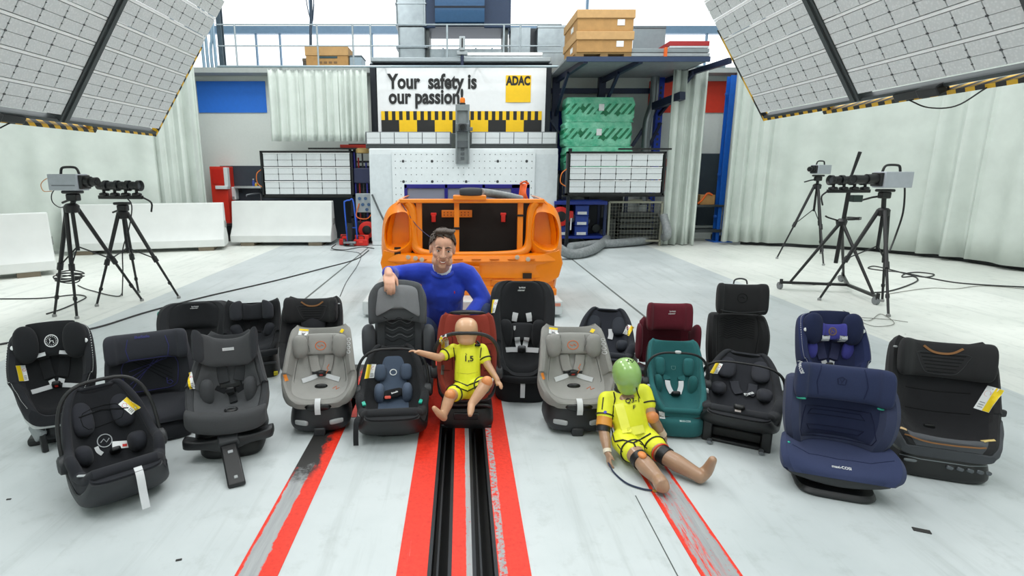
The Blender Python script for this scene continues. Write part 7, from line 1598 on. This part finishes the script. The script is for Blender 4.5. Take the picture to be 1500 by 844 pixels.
# ================================================================== tripods, cameras, lamps, cables
def tripod(label, apex, feet, headtop, spread=True, group=None, mid=.45, col=True):
    """apex = where the legs meet, feet = floor points, headtop = top of the pan head"""
    c = Vector((apex.x, apex.y, 0)); t = Thing('tripod', label, 'tripod', c, 0, group); ap = apex-c
    for i, f in enumerate(feet):
        f = f-c; d = Vector((f.x, f.y, 0)).normalized(); top = ap+d*.05; kn = top.lerp(f, .55)
        m = M(); m.cyl(top, kn, .021, .019, 10); m.cyl(top.lerp(f, .5), top.lerp(f, .56), .027, n=10)
        lg = t.part('leg', m, BLACKP)
        m = M(); m.cyl(kn, f+Vector((0, 0, .015)), .014, .012, 8); m.cyl(top.lerp(f, .8), top.lerp(f, .83), .019, n=8); t.part('lower_tube', m, BLACKP, parent=lg)
        m = M(); m.lathe([(.010, 0), (.02, .0), (.02, .02), (.012, .03)], f, n=10); t.part('rubber_foot', m, plain('8a8c8a', .6), parent=lg)
        if spread: m = M(); m.cyl(Vector((ap.x, ap.y, ap.z-.38)), top.lerp(f, .52), .007, n=6); t.part('spreader', m, BLACKP)
    m = M(); m.cyl(Vector((ap.x, ap.y, ap.z-.42)), ap, .017, n=10); m.lathe([(.03, -.06), (.06, -.05), (.065, .01), (.045, .03), (.02, .035)], ap, n=14)
    m.cyl(ap, (headtop-c)-Vector((0, 0, .09)), .022, n=10); t.part('centre_column', m, BLACKP)
    hc = headtop-c; m = M(); m.box(hc.x-.05, hc.x+.05, hc.y-.04, hc.y+.04, hc.z-.10, hc.z-.03); m.box(hc.x-.08, hc.x+.08, hc.y-.05, hc.y+.05, hc.z-.03, hc.z); t.part('pan_head', m, BLACKP, bev=.012)
    m = M(); m.tube([hc+Vector((.03, .03, -.07)), hc+Vector((-.08, .06, -.09)), hc+Vector((-.17, .08, -.12))], .011, 8); t.part('pan_handle', m, BLACKP)
    return t
def speed_camera(label, base, yaw, group=None, lens=.16, s=1.0):
    t = Thing('high_speed_camera', label, 'camera', base, yaw); BODY = plain('a9aeb6', .4, .2)
    m = M(); m.box(-.19*s, .13*s, -.075*s, .075*s, .0, .16*s); t.part('camera_body', m, BODY, bev=.008); m = M(); m.box(.125*s, .165*s, -.06*s, .06*s, .015*s, .15*s); t.part('front_plate', m, BLACKP, bev=.008)
    m = M(); m.cyl((.16*s, 0, .085*s), (.16*s+lens*.45, 0, .085*s), .052*s, n=18); m.cyl((.16*s+lens*.45, 0, .085*s), (.16*s+lens, 0, .085*s), .04*s, .044*s, 18); t.part('lens', m, BLACKP)
    m = M(); m.cyl((.16*s+lens, 0, .085*s), (.162*s+lens, 0, .085*s), .034*s, n=18); t.part('front_glass', m, BLACKG)
    m = M(); m.tube([(-.10*s, 0, .16*s), (-.085*s, 0, .21*s), (-.05*s, 0, .225*s), (.05*s, 0, .225*s), (.085*s, 0, .205*s), (.10*s, 0, .16*s)], .012*s, 8, smooth=3); t.part('carry_handle', m, BLACKP)
    m = M(); m.box(-.15*s, .10*s, -.078*s, -.075*s, .045*s, .055*s); t.part('side_seam', m, plain('6d7178', .5), smooth=False)
    return t
def lamp_row(label, c, yaw, n=4, gap=.165, ang=.0):
    t = Thing('spot_lamp_row', label, 'lamp row', c, yaw); m = M(); m.box(-gap*n/2, gap*n/2, -.02, .02, -.02, .02); t.part('cross_bar', m, BLACKP, bev=.005)
    for i in range(n):
        x = -gap*(n-1)/2+gap*i; T = Matrix.Translation((x, 0, .125)) @ Matrix.Rotation(ang, 4, 'Z')
        T = T @ Matrix.Scale(.74, 4); m = M(); m.lathe([(.02, -.10), (.058, -.085), (.062, -.03), (.058, -.01), (.058, .01), (.078, .03), (.078, .08), (.07, .08), (.05, .05)], (0, 0, 0), (1, 0, 0), 18); m.xf(T); l = t.part('spot_lamp', m, BLACKP)
        m = M(); m.sell((x, -.0, .03), (.045, .045, .022), .7, .7); m.cyl((x, 0, .03), (x, 0, .1), .016); t.part('lamp_bracket', m, BLACKG, parent=l)
        m = M(); m.lathe([(.05, .051), (.002, .052)], (0, 0, 0), (1, 0, 0), 18); m.xf(T); t.part('lamp_glass', m, plain('2c2f33', .1), parent=l)
    m = M(); m.tube([(gap*n/2, 0, 0), (gap*n/2+.08, .02, -.06), (gap*n/2+.06, .03, -.16)], .01, 6, smooth=4); t.part('tilt_handle', m, BLACKP)
    return t
def mean(v): return Vector((sum(p.x for p in v)/len(v), sum(p.y for p in v)/len(v), 0))
# left pair
ft = [G(80, 464), G(113, 467), G(208, 441)]; c = mean(ft); ap = A(105, 303, c.y-.25); hd = A(106, 279, ap.y)
tripod('black camera tripod standing furthest left by the white barriers', ap, ft, hd)
p = hd.copy(); p.x += .0; speed_camera('silver box camera with black lens on the left tripod', p, -.12, lens=.12, s=.95)
ft = [G(142, 449), G(203, 429), G(262, 437)]; c = mean(ft); ap = A(180, 313, c.y); hd = A(179, 296, c.y)
tripod('black tripod carrying a row of lamps beside the left camera', ap, ft, hd); lamp_row('row of four black spot lamps on the second left tripod', A(177, 289, c.y), -.1, 4, .128)
# right trio
ft = [G(1138, 379), G(1206, 389), G(1202, 372)]; ap = A(1197, 272, mean(ft).y+.15); hd = A(1199, 256, ap.y); tripod('black camera tripod standing furthest back at right', ap, ft, hd); speed_camera('small silver box camera on the tripod furthest back at right', A(1200, 255, ap.y), PI+.35, lens=.09, s=.92)
ft = [G(1200, 440), G(1292, 442), G(1301, 464)]; ap = A(1294, 309, 5.95); hd = A(1297, 277, 5.95); tripod('black camera tripod standing nearest at right', ap, ft, hd); speed_camera('silver box camera with long black lens at right', A(1302, 275, 5.95), PI+.12, lens=.26, s=1.05)
# wheeled dolly stand with lamps
hub = G(1240, 428); t = Thing('lamp_dolly', 'wheeled black dolly stand carrying lamps among the right tripods', 'dolly', hub)
e1, e2, e3 = G(1143, 424)-hub, G(1284, 447)-hub, G(1233, 413)-hub; ap = A(1233, 324, hub.y)-hub; tp = A(1243, 282, hub.y)-hub
for e in (e1, e2, e3):
    m = M(); m.bar(Vector((0, 0, .09)), e+Vector((0, 0, .09)), .035, .03); t.part('base_bar', m, BLACKP, smooth=False)
    m = M(); m.cyl(ap+Vector((0, 0, 0)), e*.86+Vector((0, 0, .1)), .02, .014, 10); t.part('leg', m, BLACKP)
    m = M(); m.cyl(e+Vector((-.015, .02, .045)), e+Vector((.015, .02, .045)), .045, n=16); t.part('caster', m, plain('75797b', .5)); m = M(); m.cyl(e+Vector((0, 0, .06)), e+Vector((0, 0, .13)), .018); t.part('caster_fork', m, BLACKP)
m = M(); m.cyl(ap-Vector((0, 0, .5)), tp, .022, n=12); m.lathe([(.05, -.05), (.06, 0), (.03, .03)], ap, n=12); t.part('column', m, BLACKP)
m = M(); m.tube([ap+Vector((-.02, 0, 0)), ap+Vector((-.16, 0, .04)), ap+Vector((-.2, 0, .06))], .01, 6, smooth=3); t.part('crank_handle', m, BLACKP)
m = M(); m.cyl(tp+Vector((.02, .05, .1)), tp+Vector((.10, .05, .46)), .012, .02, 8); t.part('antenna', m, BLACKP)
m = M(); m.box(tp.x+.05, tp.x+.16, -.03, .05, tp.z-.11, tp.z-.03); t.part('control_box', m, plain('20302c', .4), bev=.008)
m = M(); Q = [ap+Vector((.05+.10*k/24, .02*math.sin(k*1.6), .03+.02*math.cos(k*1.6))) for k in range(40)]; m.tube(Q, .006, 5); t.part('coiled_cable', m, BLACKP)
lamp_row('row of four black spot lamps on the wheeled dolly at right', A(1243, 280, hub.y), PI+.10, 4, .132)
# cables on the floor
def cable(label, pxs, r=.007, h='1c1d1f', z=.008, extra=None, sm=8):
    pts = [G(x, y, z) for x, y in pxs]+(extra or []); m = M(); m.tube(pts, r, 6, smooth=sm); return tag(obj('cable', m, plain(h, .5)), label, 'cable')
cable('long black cable running from the left edge to the white block', [(-20, 508), (60, 494), (141, 480), (216, 457), (300, 435), (400, 412), (470, 394), (521, 380), (540, 367)], .009)
cable('black cable curling on the pale floor under the left camera tripod', [(-10, 438), (60, 437), (108, 432), (126, 435), (113, 443), (90, 453), (68, 460)])
cable('thin black cable linking the two left tripods along the floor', [(114, 418), (125, 423), (139, 427), (158, 432), (174, 434), (179, 429)], .006)
cable('thin grey cable looping left of the sled near the long cable', [(484, 366), (508, 368), (528, 372), (524, 388), (508, 412), (498, 434)], .005, '4a4d4f')
cable('short black cable lying by the red tool boxes', [(492, 358), (486, 364), (505, 366), (530, 362), (548, 364)], .008)
cable('black cable with wide loops on the pale floor right of the dolly', [(1274, 429), (1300, 427), (1325, 420), (1344, 411), (1338, 405), (1322, 406), (1326, 401), (1345, 399), (1368, 402), (1358, 406), (1335, 403), (1300, 394), (1280, 390), (1272, 393), (1290, 396), (1320, 399), (1360, 407), (1400, 414), (1450, 418), (1510, 421)], .009)
cable('thin grey cable snaking over the pale floor to the right edge', [(1300, 431), (1330, 426), (1365, 422), (1400, 423), (1440, 419), (1510, 424)], .004, '75736a')
cable('thin pale cable on the floor in front of the dolly', [(1160, 417), (1190, 418), (1215, 413), (1228, 404)], .003, '8d8f8c')
cable('thin tangled cable on the pale floor behind the blue seats', [(1235, 455), (1270, 470), (1290, 460), (1310, 474), (1280, 478), (1255, 466), (1300, 468), (1330, 472)], .003, '77776f')
# hanging cables
def air_cable(label, pts, r=.007, h='1a1b1d'): m = M(); m.tube(pts, r, 6, smooth=6); return tag(obj('cable', m, plain(h, .5)), label, 'cable')
Y = 5.9; air_cable('black cable hanging from the lamps on the second left tripod', [A(184, 288, 6.0), A(193, 302, 5.95), A(189, 335, 5.95), A(180, 365, 6.0), A(180, 400, 6.02), G(179, 433, .01)])
air_cable('black cable hanging from the back of the right box camera', [A(1318, 268, 6.0), A(1325, 272, 6.05), A(1323, 310, 6.1), A(1312, 345, 6.1), A(1303, 368, 6.0)], .01)
air_cable('thin orange wire looping from the left box camera', [A(80, 261, 5.5), A(68, 262, 5.5), A(60, 270, 5.5), A(64, 280, 5.5), A(76, 280, 5.5)], .004, 'b9814e')
air_cable('black wire looping below the left box camera', [A(84, 273, 5.45), A(76, 284, 5.45), A(77, 296, 5.45), A(88, 304, 5.4), A(100, 300, 5.4)], .005)
m = M()
cc = A(98, 405, 5.62)
for k in range(5):
    r = .12+.015*(k % 3); z = -.05+k*.022; m.tube([cc+Vector((r*math.cos(2*PI*i/22)+.01*k, r*.6*math.sin(2*PI*i/22), z+.012*math.sin(2*PI*i/22*2+k))) for i in range(22)], .0065, 6, closed=True)
o = obj('cable_coil', m, plain('17181a', .5)); tag(o, 'coil of black cable hung inside the left camera tripod legs', 'cable')
# scraps on the floor
for (px, py, a, s, l) in ((1350, 778, -.4, 1, 'small dark scrap of tape on the floor at lower right'), (262, 821, .3, .35, 'tiny dark chip on the floor at lower left'), (13, 732, .2, .3, 'tiny dark chip on the floor near the left edge')):
    m = M(); m.box(-.03*s, .03*s, -.012*s, .012*s, 0, .004); m.xf(Matrix.Translation(G(px, py)) @ Matrix.Rotation(a, 4, 'Z')); tag(obj('floor_scrap', m, plain('2f2e2d', .6), bev=.001), l, 'scrap')
m = M(); m.box(-.5, .3, -.02, .02, 0, .03); m.xf(Matrix.Translation(G(105, 371)+Vector((0, .5, 0)))); tag(obj('floor_beam', m, plain('8aa0b4', .5), bev=.004), 'low pale blue beam on the floor between the left barriers', 'beam')
